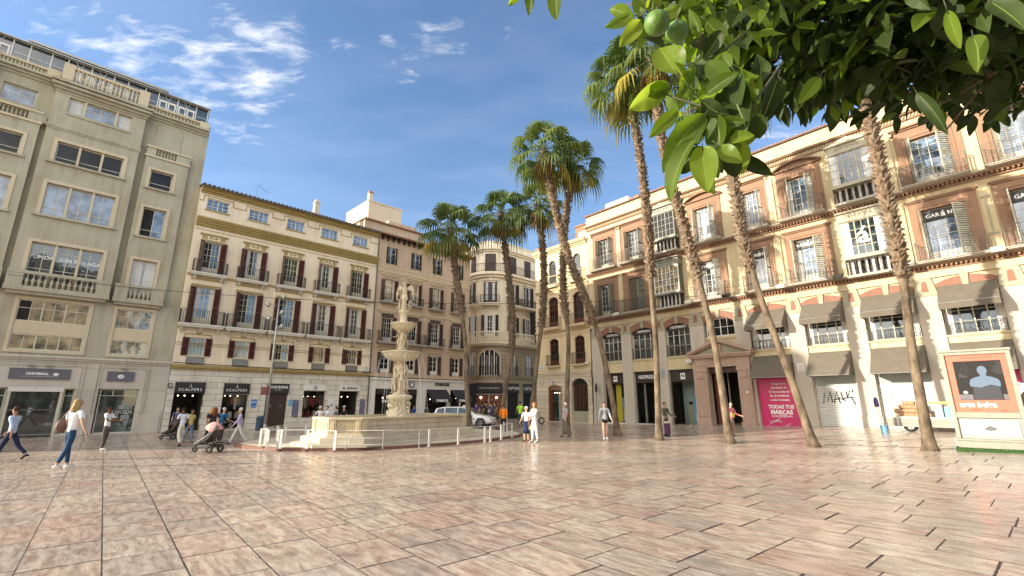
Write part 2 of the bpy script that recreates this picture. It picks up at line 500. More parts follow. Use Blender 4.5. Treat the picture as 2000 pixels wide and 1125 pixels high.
plain('postwhite', (.58, .56, .52), .35, vary=.08)
plain('rubber', (.02, .02, .02), .8)
plain('carwhite', (.80, .80, .79), .18, coat=.6)
plain('blue', (.03, .17, .50), .5)
plain('purple', (.05, .035, .13), .5)
plain('statuedark', (.03, .032, .04), .6)
plain('statueblue', (.10, .145, .21), .6)
plain('skyblue', (.16, .36, .55), .5)
plain('greenmat', (.03, .075, .015), .95, vary=.5, scale=30, bump=.8)
plain('standgrey', (.27, .27, .215), .5, vary=.12)
plain('orange', (.52, .14, .085), .45)
plain('yellow', (.8, .6, .05), .6)
plain('water', (.75, .8, .82), .1, spec=.8)
plain('bark_orange', (.10, .065, .04), .9, vary=.4, scale=20, bump=.6)
plain('lamp_lit', (1.0, .85, .6), .5, emit=9)
plain('cable', (.02, .02, .02), .7)
plain('sack', (.34, .20, .11), .85, vary=.25, scale=6, bump=.5)
plain("planks", (.30, .285, .24), .8, vary=.2, scale=5, stretch=(.2, 1, 4))
plain('bluebin', (.05, .10, .16), .4)
plain('display', (.31, .35, .33), .6, vary=.1, scale=.7)
plain('goods_red', (.3, .03, .03), .8, vary=.4, scale=7)
plain('goods_tan', (.4, .3, .18), .8, vary=.4, scale=7)
glass_mat('glass')
glass_mat('glass_blue', (.09, .13, .19), wob=.1)
glass_mat('glass_warm', (.20, .16, .09), wob=.5, rough=.06)
glass_mat('glass_shop', (.022, .03, .024), wob=.05)
glass_mat('glass_dark', (.008, .008, .008), wob=.1, spec=.25)
clear_glass('clear')
# ------------------------------------------------------------------ mesh helpers
class MB:
    def __init__(s):
        s.v, s.f, s.mi, s.mats = [], [], [], []
        s.sm = False

    def mat(s, m):
        if m not in s.mats:
            s.mats.append(m)
        return s.mats.index(m)

    def poly(s, pts, m):
        k = len(s.v)
        s.v += [tuple(p) for p in pts]
        s.f.append(tuple(range(k, k + len(pts)))); s.mi.append(s.mat(m))

    def faces(s, pts, fs, m):
        k = len(s.v)
        s.v += [tuple(p) for p in pts]
        i = s.mat(m)
        for f in fs:
            s.f.append(tuple(k + a for a in f)); s.mi.append(i)

    def box(s, x0, x1, y0, y1, z0, z1, m, T=None):
        p = [(x0, y0, z0), (x1, y0, z0), (x1, y1, z0), (x0, y1, z0), (x0, y0, z1), (x1, y0, z1), (x1, y1, z1), (x0, y1, z1)]
        if T is not None:
            p = [T @ Vector(q) for q in p]
        s.faces(p, [(0, 3, 2, 1), (4, 5, 6, 7), (0, 1, 5, 4), (1, 2, 6, 5), (2, 3, 7, 6), (3, 0, 4, 7)], m)

    def prism(s, pts, a, b, m, axis='y'):
        """outline in (u,z) pushed from y=a to y=b; axis z: outline in (x,y) pushed in z"""
        n = len(pts)
        if axis == 'y':
            P = [(p[0], a, p[1]) for p in pts] + [(p[0], b, p[1]) for p in pts]
        elif axis == 'z':
            P = [(p[0], p[1], a) for p in pts] + [(p[0], p[1], b) for p in pts]
        else:
            P = [(a, p[0], p[1]) for p in pts] + [(b, p[0], p[1]) for p in pts]
        fs = [tuple(range(n)), tuple(range(2 * n - 1, n - 1, -1))] + [(i, n + i, n + (i + 1) % n, (i + 1) % n) for i in range(n)]
        s.faces(P, fs, m)

    def tube(s, path, r, m, n=6, cap=True, flat=1.0):
        path = [Vector(p) for p in path]
        k = len(s.v); i_ = s.mat(m)
        up = Vector((0, 0, 1))
        for i, p in enumerate(path):
            d = (path[min(i + 1, len(path) - 1)] - path[max(i - 1, 0)]).normalized()
            a = d.cross(up if abs(d.z) < .95 else Vector((1, 0, 0))).normalized()
            b = d.cross(a)
            rr = r[i] if isinstance(r, (list, tuple)) else r
            for j in range(n):
                t = 2 * math.pi * j / n
                s.v.append(tuple(p + a * math.cos(t) * rr + b * math.sin(t) * rr * flat))
        for i in range(len(path) - 1):
            for j in range(n):
                q = (j + 1) % n
                s.f.append((k + i * n + j, k + i * n + q, k + (i + 1) * n + q, k + (i + 1) * n + j)); s.mi.append(i_)
        if cap:
            s.f.append(tuple(k + j for j in range(n))[::-1]); s.mi.append(i_)
            e = k + (len(path) - 1) * n
            s.f.append(tuple(e + j for j in range(n))); s.mi.append(i_)

    def lathe(s, prof, c, n, m, wav=None, a0=0, a1=360):
        """prof: (radius, z) pairs"""
        k = len(s.v); i_ = s.mat(m)
        full = abs(a1 - a0) >= 360
        cnt = n if full else n + 1
        for (r, z) in prof:
            for j in range(cnt):
                t = R(a0 + (a1 - a0) * j / n)
                w = 1 + (wav(t, z) if wav else 0)
                s.v.append((c[0] + r * w * math.cos(t), c[1] + r * w * math.sin(t), c[2] + z))
        for i in range(len(prof) - 1):
            for j in range(n):
                q = (j + 1) % cnt
                s.f.append((k + i * cnt + j, k + i * cnt + q, k + (i + 1) * cnt + q, k + (i + 1) * cnt + j)); s.mi.append(i_)

    def ball(s, c, r, m, n=10, sq=(1, 1, 1)):
        pr = []
        k = max(4, n // 2)
        for i in range(k + 1):
            a = -math.pi / 2 + math.pi * i / k
            pr.append((max(1e-4, r * math.cos(a)), r * math.sin(a) * sq[2]))
        k0 = len(s.v)
        s.lathe(pr, (0, 0, 0), n, m)
        for i in range(k0, len(s.v)):
            x, y, z = s.v[i]
            s.v[i] = (c[0] + x * sq[0], c[1] + y * sq[1], c[2] + z)

    def build(s, name, parent=None, smooth=False, bevel=0):
        me = bpy.data.meshes.new(name)
        me.from_pydata(s.v, [], s.f)
        for m in s.mats:
            me.materials.append(M[m])
        me.polygons.foreach_set('material_index', s.mi)
        if smooth:
            me.polygons.foreach_set('use_smooth', [True] * len(s.f))
        me.update()
        o = bpy.data.objects.new(name, me)
        col.objects.link(o)
        if parent:
            o.parent = parent
        if bevel:
            b = o.modifiers.new('b', 'BEVEL'); b.width = bevel; b.segments = 2; b.limit_method = 'ANGLE'
        return o


def tag(o, label, cat, group=None, kind=None):
    if label: o['label'] = label
    if cat: o['category'] = cat
    if group: o['group'] = group
    if kind: o['kind'] = kind
    return o


def thing(name, label, cat, loc=(0, 0, 0), rz=0.0, group=None, k=1.0):
    o = bpy.data.objects.new(name, None)
    col.objects.link(o)
    o.location = loc; o.rotation_euler = (0, 0, rz); o.scale = (k, k, k)
    o.empty_display_size = .3
    return tag(o, label, cat, group)


def copy_tree(o, parent=None):
    c = o.copy()
    col.objects.link(c)
    c.parent = parent
    for ch in [x for x in bpy.data.objects if x.parent == o]:
        copy_tree(ch, c)
    return c


def lettering(parent, s, x, z, y, size, m, name='lettering', align='CENTER', bold=0.0, wide=1.0, depth=.004, space=1.0, rot=(90, 0, 0)):
    cu = bpy.data.curves.new('t', 'FONT')
    cu.body = s; cu.size = size; cu.align_x = align; cu.align_y = 'CENTER'
    cu.extrude = depth; cu.offset = bold; cu.space_character = space; cu.resolution_u = 2
    t = bpy.data.objects.new('t', cu)
    col.objects.link(t)
    bpy.context.view_layer.update()
    me = bpy.data.meshes.new_from_object(t.evaluated_get(bpy.context.evaluated_depsgraph_get()))
    bpy.data.objects.remove(t)
    me.materials.clear(); me.materials.append(M[m])
    o = bpy.data.objects.new(name, me)
    col.objects.link(o)
    o.parent = parent
    o.location = (x, y, z); o.rotation_euler = [R(a) for a in rot]; o.scale = (wide, 1, 1)
    return o


class Frame:
    """a facade's own axes: u along it, y into the building, z up"""
    def __init__(s, p, az, k=1.0):
        s.p = Vector((p[0], p[1], 0)); s.d = Vector((math.sin(R(az)), math.cos(R(az)), 0))
        s.n = Vector((-s.d.y, s.d.x, 0)); s.rz = math.atan2(s.d.y, s.d.x); s.k = k

    def w(s, u, y, z):
        return s.p + (s.d * u + s.n * y) * s.k + Vector((0, 0, z * s.k))

    def thing(s, name, label, cat, u=0, y=0, z=0, group=None):
        return thing(name, label, cat, s.w(u, y, z), s.rz, group, s.k)


def wall(mb, u0, u1, z0, z1, holes, m, y=0.0, dep=.25, mr=None, back=None):
    us = sorted({u0, u1, *[h[0] for h in holes], *[h[1] for h in holes]})
    zs = sorted({z0, z1, *[h[2] for h in holes], *[h[3] for h in holes]})
    us = [u for u in us if u0 <= u <= u1]; zs = [z for z in zs if z0 <= z <= z1]
    for a, b in zip(us, us[1:]):
        run = None
        for c, d in zip(zs, zs[1:]):
            inh = any(h[0] < (a + b) / 2 < h[1] and h[2] < (c + d) / 2 < h[3] for h in holes)
            if not inh:
                run = (run[0], d) if run else (c, d)
            if inh or d == zs[-1]:
                if run:
                    mb.poly([(a, y, run[0]), (b, y, run[0]), (b, y, run[1]), (a, y, run[1])], m)
                run = None
    mr = mr or m
    for (a, b, c, d) in holes:
        mb.poly([(a, y, c), (a, y + dep, c), (a, y + dep, d), (a, y, d)], mr)
        mb.poly([(b, y, c), (b, y, d), (b, y + dep, d), (b, y + dep, c)], mr)
        mb.poly([(a, y, d), (a, y + dep, d), (b, y + dep, d), (b, y, d)], mr)
        mb.poly([(a, y, c), (b, y, c), (b, y + dep, c), (a, y + dep, c)], mr)


def frame_box(mb, u0, u1, z0, z1, w, y0, y1, m, bottom=True):
    """a flat surround outside the rectangle"""
    mb.box(u0 - w, u0, y0, y1, z0 - (w if bottom else 0), z1 + w, m)
    mb.box(u1, u1 + w, y0, y1, z0 - (w if bottom else 0), z1 + w, m)
    mb.box(u0, u1, y0, y1, z1, z1 + w, m)
    if bottom:
        mb.box(u0, u1, y0, y1, z0 - w, z0, m)


def window(root, u0, u1, z0, z1, y, cols=2, rows=3, fm='cream', gm='glass', fw=.055, mw=.028, heavy=(), panel=0.0, name='window', zlines=None, curtain=0.0, open_cols=()):
    mb = MB()
    e = .012
    mb.box(u0, u0 + fw, y, y + .06, z0, z1, fm); mb.box(u1 - fw, u1, y, y + .06, z0, z1, fm)
    mb.box(u0 + fw, u1 - fw, y, y + .06, z1 - fw, z1, fm); mb.box(u0 + fw, u1 - fw, y, y + .06, z0, z0 + fw, fm)
    zb = z0 + fw
    if panel:
        zp = z0 + (z1 - z0) * panel
        mb.box(u0 + fw, u1 - fw, y + .015, y + .05, zb, zp, fm)
        mb.box(u0 + fw + .05, (u0 + u1) / 2 - .08, y + .006, y + .02, zb + .05, zp - .05, fm)
        mb.box((u0 + u1) / 2 + .08, u1 - fw - .05, y + .006, y + .02, zb + .05, zp - .05, fm)
        zb = zp
    W = u1 - u0 - 2 * fw
    for i in range(1, cols):
        x = u0 + fw + W * i / cols
        w_ = mw * (1.9 if i in heavy else 1)
        mb.box(x - w_ / 2, x + w_ / 2, y + (.0 if i in heavy else e), y + .05, zb, z1 - fw, fm)
    zl = zlines if zlines is not None else [zb + (z1 - fw - zb) * j / rows for j in range(1, rows)]
    for z in zl:
        mb.box(u0 + fw, u1 - fw, y + e + .004, y + .045, z - mw / 2, z + mw / 2, fm)
    o = mb.build(name, root)
    g = MB()
    xs = [u0 + fw + W * i / cols for i in range(cols + 1)]
    for i in range(cols):
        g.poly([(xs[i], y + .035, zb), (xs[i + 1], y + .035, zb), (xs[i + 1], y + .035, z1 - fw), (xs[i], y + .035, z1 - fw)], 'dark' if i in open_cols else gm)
    g.build('pane', o)
    if curtain:
        n = 14
        for (a, b) in ((u0 + fw, u0 + fw + W * curtain), (u1 - fw - W * curtain, u1 - fw)):
            c = MB()
            pts = []
            for i in range(n + 1):
                t = i / n
                x = a + (b - a) * t; yy = y + .034 - .004 * math.sin(i * 2.4) - .004
                pts += [(x, yy, zb), (x, yy, z1 - fw)]
            c.faces(pts, [(2 * i, 2 * i + 2, 2 * i + 3, 2 * i + 1) for i in range(n)], 'curtain')
            c.build('curtain', o)
    return o


def shutter(parent, x, y, z0, z1, w, ang, m, side=1, panels=2, solid=False):
    """a louvred leaf hinged at x, swung ang degrees out of the wall; side=-1 reaches left"""
    mb = MB()
    f = .05
    mb.box(0, f, -.018, .018, 0, z1 - z0, m); mb.box(w - f, w, -.018, .018, 0, z1 - z0, m)
    hh = (z1 - z0)
    for i in range(panels + 1):
        zc = min(max(hh * i / panels, f / 2), hh - f / 2)
        mb.box(f, w - f, -.017, .017, zc - f / 2, zc + f / 2, m)
    nsl = max(4, int(hh / .11))
    if solid:
        mb.box(f, w - f, -.006, .006, f, hh - f, m)
    else:
        T0 = Matrix.Rotation(R(35), 4, 'X')
        for i in range(nsl):
            zc = f + (hh - 2 * f) * (i + .5) / nsl
            T = Matrix.Translation((0, 0, zc)) @ T0
            mb.box(f, w - f, -.004, .004, -.5 * hh / nsl * 1.15, .5 * hh / nsl * 1.15, m, T)
    o = mb.build('shutter', parent)
    o.location = (x, y, z0)
    if 5 < ang < 80: ang += 13 * math.sin(x * 37.7 + z0 * 11.3 + side)
    o.rotation_euler = (0, 0, R(-ang) if side > 0 else R(180 + ang))
    return o


def railing_mb(mb, u0, u1, z, d, h, m, step=.11, r=.009, style='bars', yw=0.0):
    """front run at y=-d with two returns to the wall"""
    for zz, t in ((z + h, .022), (z + h * .86, .012), (z + .07, .014), (z + .17, .010)):
        mb.box(u0, u1, yw - d - t / 2, yw - d + t / 2, zz - t / 2, zz + t / 2, m)
        mb.box(u0 - t / 2, u0 + t / 2, yw - d, yw, zz - t / 2 + .001, zz + t / 2 + .001, m); mb.box(u1 - t / 2, u1 + t / 2, yw - d, yw, zz - t / 2 + .001, zz + t / 2 + .001, m)
    n = max(2, int((u1 - u0) / step))
    P = [(u0 + (u1 - u0) * i / n, yw - d) for i in range(n + 1)]
    k = max(1, int(d / step))
    P += [(u0, yw - d + d * i / k) for i in range(1, k)] + [(u1, yw - d + d * i / k) for i in range(1, k)]
    for i, (x, y) in enumerate(P):
        rr = r * (1.8 if i in (0, n) else 1)
        mb.box(x - rr, x + rr, y - rr, y + rr, z, z + h, m)
        if style == 'scroll' and i < n:
            s_ = (u1 - u0) / n
            q = [(x + s_ * .5 + s_ * .42 * math.cos(a), y, z + h * .5 + h * .17 * math.sin(a)) for a in [j * math.pi / 4 for j in range(9)]]
            mb.tube(q, .007, m, n=3, cap=False)
            q = [(x + s_ * .5 + s_ * .3 * math.cos(a), y, z + h * .27 + h * .09 * math.sin(a)) for a in [j * math.pi / 3 for j in range(7)]]
            mb.tube(q, .007, m, n=3, cap=False)
        if style == 'net' and i < n:
            s_ = (u1 - u0) / n
            mb.tube([(x, y, z + .1), (x + s_, y, z + h * .8)], .006, m, n=3, cap=False)
            mb.tube([(x + s_, y, z + .1), (x, y, z + h * .8)], .006, m, n=3, cap=False)


def balcony(root, u0, u1, z, d, h, m='slab', rail='iron', th=.14, style='bars', brackets=0, step=.11, yw=0.0):
    mb = MB()
    mb.box(u0 - .06, u1 + .06, yw - d - .07, yw, z - th * .45, z, m)
    mb.box(u0 - .02, u1 + .02, yw - d - .02, yw, z - th, z - th * .45 - .002, m)
    for i in range(brackets):
        x = u0 + .18 + (u1 - u0 - .36) * i / max(1, brackets - 1)
        mb.prism([(yw - d * .8, z - th - .002), (yw, z - th - .002), (yw, z - th - .32), (yw - d * .15, z - th - .26), (yw - d * .5, z - th - .1)], x - .07, x + .07, m, 'x')
    o = mb.build('balcony', root)
    rb = MB()
    railing_mb(rb, u0, u1, z, d, h, rail, step, style=style, yw=yw)
    rb.build('railing', o)
    return o


def baluster_run(mb, p0, p1, z0, z1, n, m, r=.05):
    prof = [(.75, 0), (.75, .08), (.45, .12), (.9, .38), (.95, .45), (.4, .78), (.45, .86), (.8, .9), (.8, 1)]
    for i in range(n):
        t = (i + .5) / n
        x, y = p0[0] + (p1[0] - p0[0]) * t, p0[1] + (p1[1] - p0[1]) * t
        mb.lathe([(a * r, b * (z1 - z0)) for a, b in prof], (x, y, z0), 8, m)


def arch_fill(mb, u0, u1, zs, z1, ztop, y0, y1, m, n=12):
    """solid between a segmental arch (springing zs, crown z1) and the level ztop"""
    c, h, w = (u0 + u1) / 2, z1 - zs, (u1 - u0) / 2
    rad = (w * w + h * h) / (2 * h)
    zc = z1 - rad
    pts = []
    for i in range(n + 1):
        x = u0 + (u1 - u0) * i / n
        pts.append((x, zc + math.sqrt(max(0, rad * rad - (x - c) ** 2))))
    for a, b in zip(pts, pts[1:]):
        mb.prism([a, b, (b[0], ztop), (a[0], ztop)], y0, y1, m)
    return pts


def arch_band(mb, u0, u1, zs, z1, t, y0, y1, m, n=12, a=0.0, b=1.0, flare=0):
    c, h, w = (u0 + u1) / 2, z1 - zs, (u1 - u0) / 2
    rad = (w * w + h * h) / (2 * h); zc = z1 - rad
    ang = math.asin(min(1, w / rad))
    if h > w: ang = math.pi - ang
    P = []
    for i in range(n + 1):
        q = -ang + 2 * ang * (a + (b - a) * i / n)
        P.append((c + rad * math.sin(q), zc + rad * math.cos(q), c + (rad + t) * math.sin(q), zc + (rad + t) * math.cos(q)))
    for p, q in zip(P, P[1:]):
        mb.prism([(p[0], p[1]), (q[0], q[1]), (q[2], q[3]), (p[2], p[3])], y0, y1, m)


def tile_roof(mb, u0, u1, z, y0, y1, rise_, m, step=.24):
    """half-round tile rows running up the slope, with a scalloped eave"""
    n = int((u1 - u0) / step)
    st = (u1 - u0) / n
    for i in range(n):
        c = u0 + st * (i + .5)
        pts = []
        for (yy, zz) in ((y0, z), (y1, z + rise_)):
            for j in range(7):
                a = math.pi * j / 6
                pts.append((c - math.cos(a) * st * .36, yy, zz + math.sin(a) * st * .34))
        mb.faces(pts, [(j, j + 1, 8 + j, 7 + j) for j in range(6)] + [tuple(range(6, -1, -1))], m)
    mb.faces([(u0, y0 + .02, z - .03), (u1, y0 + .02, z - .03), (u1, y1, z + rise_ - .03), (u0, y1, z + rise_ - .03)], [(0, 1, 2, 3)], m)
    mb.box(u0, u1, y0 + .03, y0 + .12, z - .06, z - .032, m)
# ------------------------------------------------------------------ ground
def build_ground():
    mb = MB()
    xs = [-400, -60] + [6 + i * .5 for i in range(29)] + [60, 400]
    ys = [-400, -30, 0, 10, 20, 30, 45, 80, 400]
    pts = [(x, y, rise(x)) for y in ys for x in xs]
    n = len(xs)
    mb.faces(pts, [(j * n + i, j * n + i + 1, (j + 1) * n + i + 1, (j + 1) * n + i) for j in range(len(ys) - 1) for i in range(n - 1)], 'paving')
    g = mb.build('plaza_paving')
    g['kind'] = 'structure'
    ch = MB()
    for (p, q) in (((1100, 846), (1900, 878)), ((-60, 884), (372, 869.5)), ((1100, 841), (1700, 861))):
        a, b = gnd(*p), gnd(*q)
        d = (b - a).normalized(); s_ = Vector((-d.y, d.x, 0)) * .035
        N = 24
        for i in range(N):
            A, B = a.lerp(b, i / N), a.lerp(b, (i + 1) / N)
            Q = [A - s_, B - s_, B + s_, A + s_]
            ch.poly([(v.x, v.y, rise(v.x) + .004) for v in Q], 'dark')
    ch.build('drain_channel')['kind'] = 'structure'


build_ground()
FL = Frame((-19.90, 27.507), 45.5, 1.0828)
FR = Frame((13.557, 29.9475), 139.6, 1.0)


def sign(F, u0, u1, z0, z1, y, board, label, group=None, t=.06, name='shop_sign'):
    """a signboard on a facade; returns its root and its half sizes"""
    o = F.thing(name, label, 'sign', (u0 + u1) / 2, y, z0, group)
    mb = MB()
    w = (u1 - u0) / 2
    mb.box(-w, w, -t, 0, 0, z1 - z0, board)
    mb.box(-w - .015, w + .015, -t - .01, 0, z1 - z0, z1 - z0 + .02, board)
    mb.build('board', o)
    return o, w, z1 - z0


# ------------------------------------------------------------------ grey-green office block, left
def build_b1():
    F = FL
    root = F.thing('office_building', 'tall grey-green office block with projecting bays, stone balustrades and a glazed roof pavilion', 'building')
    E0 = -19.6
    mains = [-4.95, -11.05, -17.15]
    narrow = [-1.92, -7.98, -14.1]
    NR = lambda c: 1.14 if c == -1.92 else .98
    # --- shop floor
    mb = MB()
    holes = [(-5.85, -4.0, .0, 2.24), (-6.75, -5.85, .35, 2.2), (-4.0, -3.6, .08, 2.18), (-2.75, -1.2, .05, 2.2)]
    for c in (-8.0, -14.1):
        holes.append((c - .77, c + .77, .05, 2.2))
    for c in (-11.05, -17.15):
        holes.append((c - 1.4, c + 1.4, .05, 2.2))
    wall(mb, E0, -.02, 0, 3.6, holes, 'b1stone', -.05, .3)
    mb.box(E0, -.02, -.20, -.051, 3.56, 3.66, 'b1stone'); mb.box(E0, -.02, -.13, -.051, 3.46, 3.558, 'b1stone')
    for c, w in [(a, 1.45) for a in mains] + [(a, .92) for a in narrow]:
        for k, (dw, zz, t) in enumerate(((0, 3.38, .05), (.12, 3.26, .04))):
            ww = w + .1 - dw
            mb.box(c - ww, c + ww, -.05 - .045 + .01 * k, -.0501, zz - .03, zz, 'b1stone')
            mb.box(c - ww, c - ww + .035, -.095 + .01 * k, -.0502, 1.0, zz - .031, 'b1stone'); mb.box(c + ww - .035, c + ww, -.095 + .01 * k, -.0502, 1.0, zz - .031, 'b1stone')
    for c in [-.35, -3.22, -6.65, -9.3]:
        mb.box(c - .2, c + .2, -.12, -.051, 0, 1.0, 'b1stone')
    mb.build('ground_floor', root)
    # --- upper walls: recessed plane and projecting bays
    mb = MB()
    RY = .42
    holes = []
    for c in mains:
        holes += [(c - 1.30, c + 1.30, 10.40, 12.06), (c - 1.30, c + 1.30, 13.22, 14.32), (c - 1.27, c + 1.27, 16.02, 16.86), (c - 1.30, c + 1.30, 7.0, 9.0)]
    nh = []
    for c in narrow:
        nh += [(c - .52, c + .52, 10.32, 11.98), (c - .52, c + .52, 13.15, 14.22), (c - .52, c + .52, 7.0, 8.98)]
    for c in mains:
        wall(mb, c - 1.82, c + 1.85, 6.7, 17.1, [h for h in holes if abs((h[0] + h[1]) / 2 - c) < .1], 'b1wall', 0, .22)
        mb.poly([(c - 1.82, RY, 6.7), (c - 1.82, 0, 6.7), (c - 1.82, 0, 17.1), (c - 1.82, RY, 17.1)], 'b1wall')
        mb.poly([(c + 1.85, 0, 6.7), (c + 1.85, RY, 6.7), (c + 1.85, RY, 17.1), (c + 1.85, 0, 17.1)], 'b1wall')
    for c in narrow:
        wall(mb, c - .86, c + NR(c), 6.9, 14.95, [h for h in nh if abs((h[0] + h[1]) / 2 - c) < .1], 'b1wall', .12, .22)
        mb.poly([(c - .86, RY, 6.9), (c - .86, .12, 6.9), (c - .86, .12, 14.95), (c - .86, RY, 14.95)], 'b1wall')
        mb.poly([(c + NR(c), .12, 6.9), (c + NR(c), RY, 6.9), (c + NR(c), RY, 14.95), (c + NR(c), .12, 14.95)], 'b1wall')
        mb.box(c - .92, c + NR(c) + .05, .04, RY, 14.951, 15.06, 'b1trim')
    wh = [(c - .6, c + .6, 15.9, 16.8) for c in narrow[1:]]
    wall(mb, E0, -.02, 6.6, 17.4, wh, 'b1wall', RY, .2)
    mb.box(-2.5, -1.3, RY - .04, RY - .001, 15.75, 17.0, 'b1wall')
    # mezzanine storey, flush
    zh = [(c - 1.37, c + 1.37, 3.77, 6.36) for c in mains] + [(c - .87, c + .87, 3.77, 6.36) for c in narrow]
    wall(mb, E0, -.02, 3.661, 6.6, zh, 'b1wall', .02, .12)
    mb.poly([(E0, .02, 6.6), (-.02, .02, 6.6), (-.02, RY, 6.6), (E0, RY, 6.6)], 'b1wall')
    mb.poly([(-.02, -.05, 0), (-.02, 12, 0), (-.02, 12, 18), (-.02, RY, 18), (-.02, RY, 6.6), (-.02, .02, 6.6), (-.02, .02, 3.6), (-.02, -.05, 3.6)], 'b1wall')
    mb.poly([(E0, -.05, 0), (E0, -.05, 18), (E0, 12, 18), (E0, 12, 0)], 'b1wall')
    mb.poly([(E0, 12, 0), (E0, 12, 18), (-.02, 12, 18), (-.02, 12, 0)], 'b1wall')
    mb.box(E0, -.03, .3, 12, 17.9, 18.0, 'b1wall')
    mb.build('wall', root)
    # --- trim: belts, cornices, window surrounds and sills
    mb = MB()
    for c in mains:
        mb.box(c - 1.88, c + 1.91, -.07, .0, 15.02, 15.14, 'b1wall'); mb.box(c - 1.85, c + 1.88, -.035, .0, 14.93, 15.018, 'b1wall')
        for i, (a, b) in enumerate(((16.98, .06), (17.1, .18), (17.24, .34), (17.42, .42))):
            mb.box(c - 1.82 - b * .6, c + 1.85 + b * .6, -b, .1, a, a + (.12 if i < 3 else .10), 'b1wall')
        mb.box(c - 1.3, c + 1.3, -.05, -.001, 15.86, 15.96, 'b1wall')
        for z0, z1 in ((10.40, 12.06), (13.22, 14.32), (7.5, 9.0)):
            frame_box(mb, c - 1.30, c + 1.30, z0, z1, .15, -.035, -.001, 'b1trim', bottom=False)
        for z0 in (10.40, 13.22):
            mb.box(c - 1.56, c + 1.56, -.12, -.001, z0 - .10, z0 - .001, 'b1wall')
        for k in range(-1, 2, 2):
            mb.box(c + k * 1.30 * .34 - .05, c + k * 1.30 * .34 + .05, .02, .14, 10.41, 12.05, 'b1trim'); mb.box(c + k * 1.30 * .34 - .05, c + k * 1.30 * .34 + .05, .02, .14, 13.23, 14.31, 'b1trim')
            mb.box(c + k * 1.30 * .34 - .05, c + k * 1.30 * .34 + .05, .02, .14, 7.2, 8.99, 'b1trim'); mb.box(c + k * 1.27 * .5 - .05, c + k * 1.27 * .5 + .05, .02, .14, 16.03, 16.85, 'b1trim')
    for c in narrow:
        for z0, z1 in ((10.32, 11.98), (13.15, 14.22), (7.5, 8.98)):
            frame_box(mb, c - .52, c + .52, z0, z1, .14, .085, .119, 'b1trim', bottom=False)
        for z0 in (10.32, 13.15):
            mb.box(c - .74, c + .74, .02, .119, z0 - .10, z0 - .001, 'b1wall')
        mb.box(c - .92, c + NR(c) + .05, .02, .3, 15.5, 15.6, 'b1trim')
    for a, b in ((17.35, .08), (17.47, .2), (17.6, .36)):
        mb.box(E0, -.06, RY - b, RY + .1, a, a + .118, 'b1wall')
    # mezzanine frames
    for c, w in [(a, 1.37) for a in mains] + [(a, .87) for a in narrow]:
        frame_box(mb, c - w, c + w, 3.79, 6.34, .09, -.02, .019, 'b1trim', bottom=True) if False else None
        mb.box(c - w, c - w + .12, -.02, .12, 3.77, 6.36, 'b1trim'); mb.box(c + w - .12, c + w, -.02, .12, 3.77, 6.36, 'b1trim')
        mb.box(c - w + .12, c + w - .12, -.02, .12, 6.22, 6.36, 'b1trim'); mb.box(c - w + .12, c + w - .12, -.02, .12, 3.77, 3.9, 'b1trim')
        mb.box(c - w + .12, c + w - .12, .03, .12, 4.62, 5.2, 'b1trim')
    mb.build('stone_trim', root)
    # --- windows
    for i, c in enumerate(mains):
        window(root, c - 1.30, c + 1.30, 10.41, 12.05, .15, 6, 2, 'cream', 'glass_blue', heavy=(2, 4), zlines=[10.82])
        window(root, c - 1.30, c + 1.30, 13.23, 14.31, .15, 3, 1, 'cream', 'glass_dark', zlines=[13.52])
        window(root, c - 1.27, c + 1.27, 16.03, 16.85, .15, 4, 2, 'cream', 'glass_blue', heavy=(1, 3), curtain=.24 if i == 0 else .1)
        window(root, c - 1.30, c + 1.30, 7.1, 8.99, .15, 6, 3, 'cream', 'glass_warm' if i else 'glass', heavy=(2, 4), zlines=[7.75, 8.62])
        window(root, c - 1.25, c + 1.25, 5.2, 6.22, .06, 6, 2, 'cream', 'glass_warm', heavy=(2, 4), zlines=[5.83], open_cols=(0,) if i == 0 else ())
        window(root, c - 1.25, c + 1.25, 3.9, 4.62, .06, 6, 1, 'cream', 'glass_warm', heavy=(2, 4))
    for i, c in enumerate(narrow):
        window(root, c - .52, c + .52, 10.33, 11.97, .27, 2, 2, 'cream', 'glass_blue', zlines=[10.72], open_cols=(0,) if i == 0 else ())
        window(root, c - .52, c + .52, 13.16, 14.21, .27, 1, 1, 'cream', 'glass_dark', zlines=[13.48])
        window(root, c - .52, c + .52, 7.1, 8.97, .27, 2, 3, 'cream', 'glass', zlines=[7.9, 8.55], curtain=.45)
        window(root, c - .75, c + .75, 5.2, 6.22, .06, 3, 2, 'cream', 'glass_warm', zlines=[5.83])
        window(root, c - .75, c + .75, 3.9, 4.62, .06, 3, 1, 'cream', 'glass_warm')
        if i:
            window(root, c - .6, c + .6, 15.91, 16.79, RY + .12, 2, 2, 'cream', 'glass_blue')
    # --- balustrades
    for c, w, y in [(a, 1.83, -.36) for a in mains] + [(a, 1.04, -.26) for a in narrow]:
        b = MB()
        n = 12 if w > 1.5 else 5
        b.box(c - w - .02, c + w + .02, y - .05, .019, 6.56, 6.78, 'b1wall'); b.box(c - w + .08, c + w - .08, y + .06, .018, 6.42, 6.558, 'b1wall')
        b.box(c - w, c + w, y, y + .22, 7.36, 7.5, 'b1wall')
        b.box(c - w, c - w + .55, y + .02, y + .2, 6.781, 7.359, 'b1wall'); b.box(c + w - .55, c + w, y + .02, y + .2, 6.781, 7.359, 'b1wall')
        b.box(c - w, c - w + .16, y + .2, .0, 6.781, 7.49, 'b1wall'); b.box(c + w - .16, c + w, y + .2, .0, 6.781, 7.49, 'b1wall')
        baluster_run(b, (c - w + .58, y + .11), (c + w - .58, y + .11), 6.781, 7.359, n, 'b1wall', .075)
        b.build('balustrade', root)
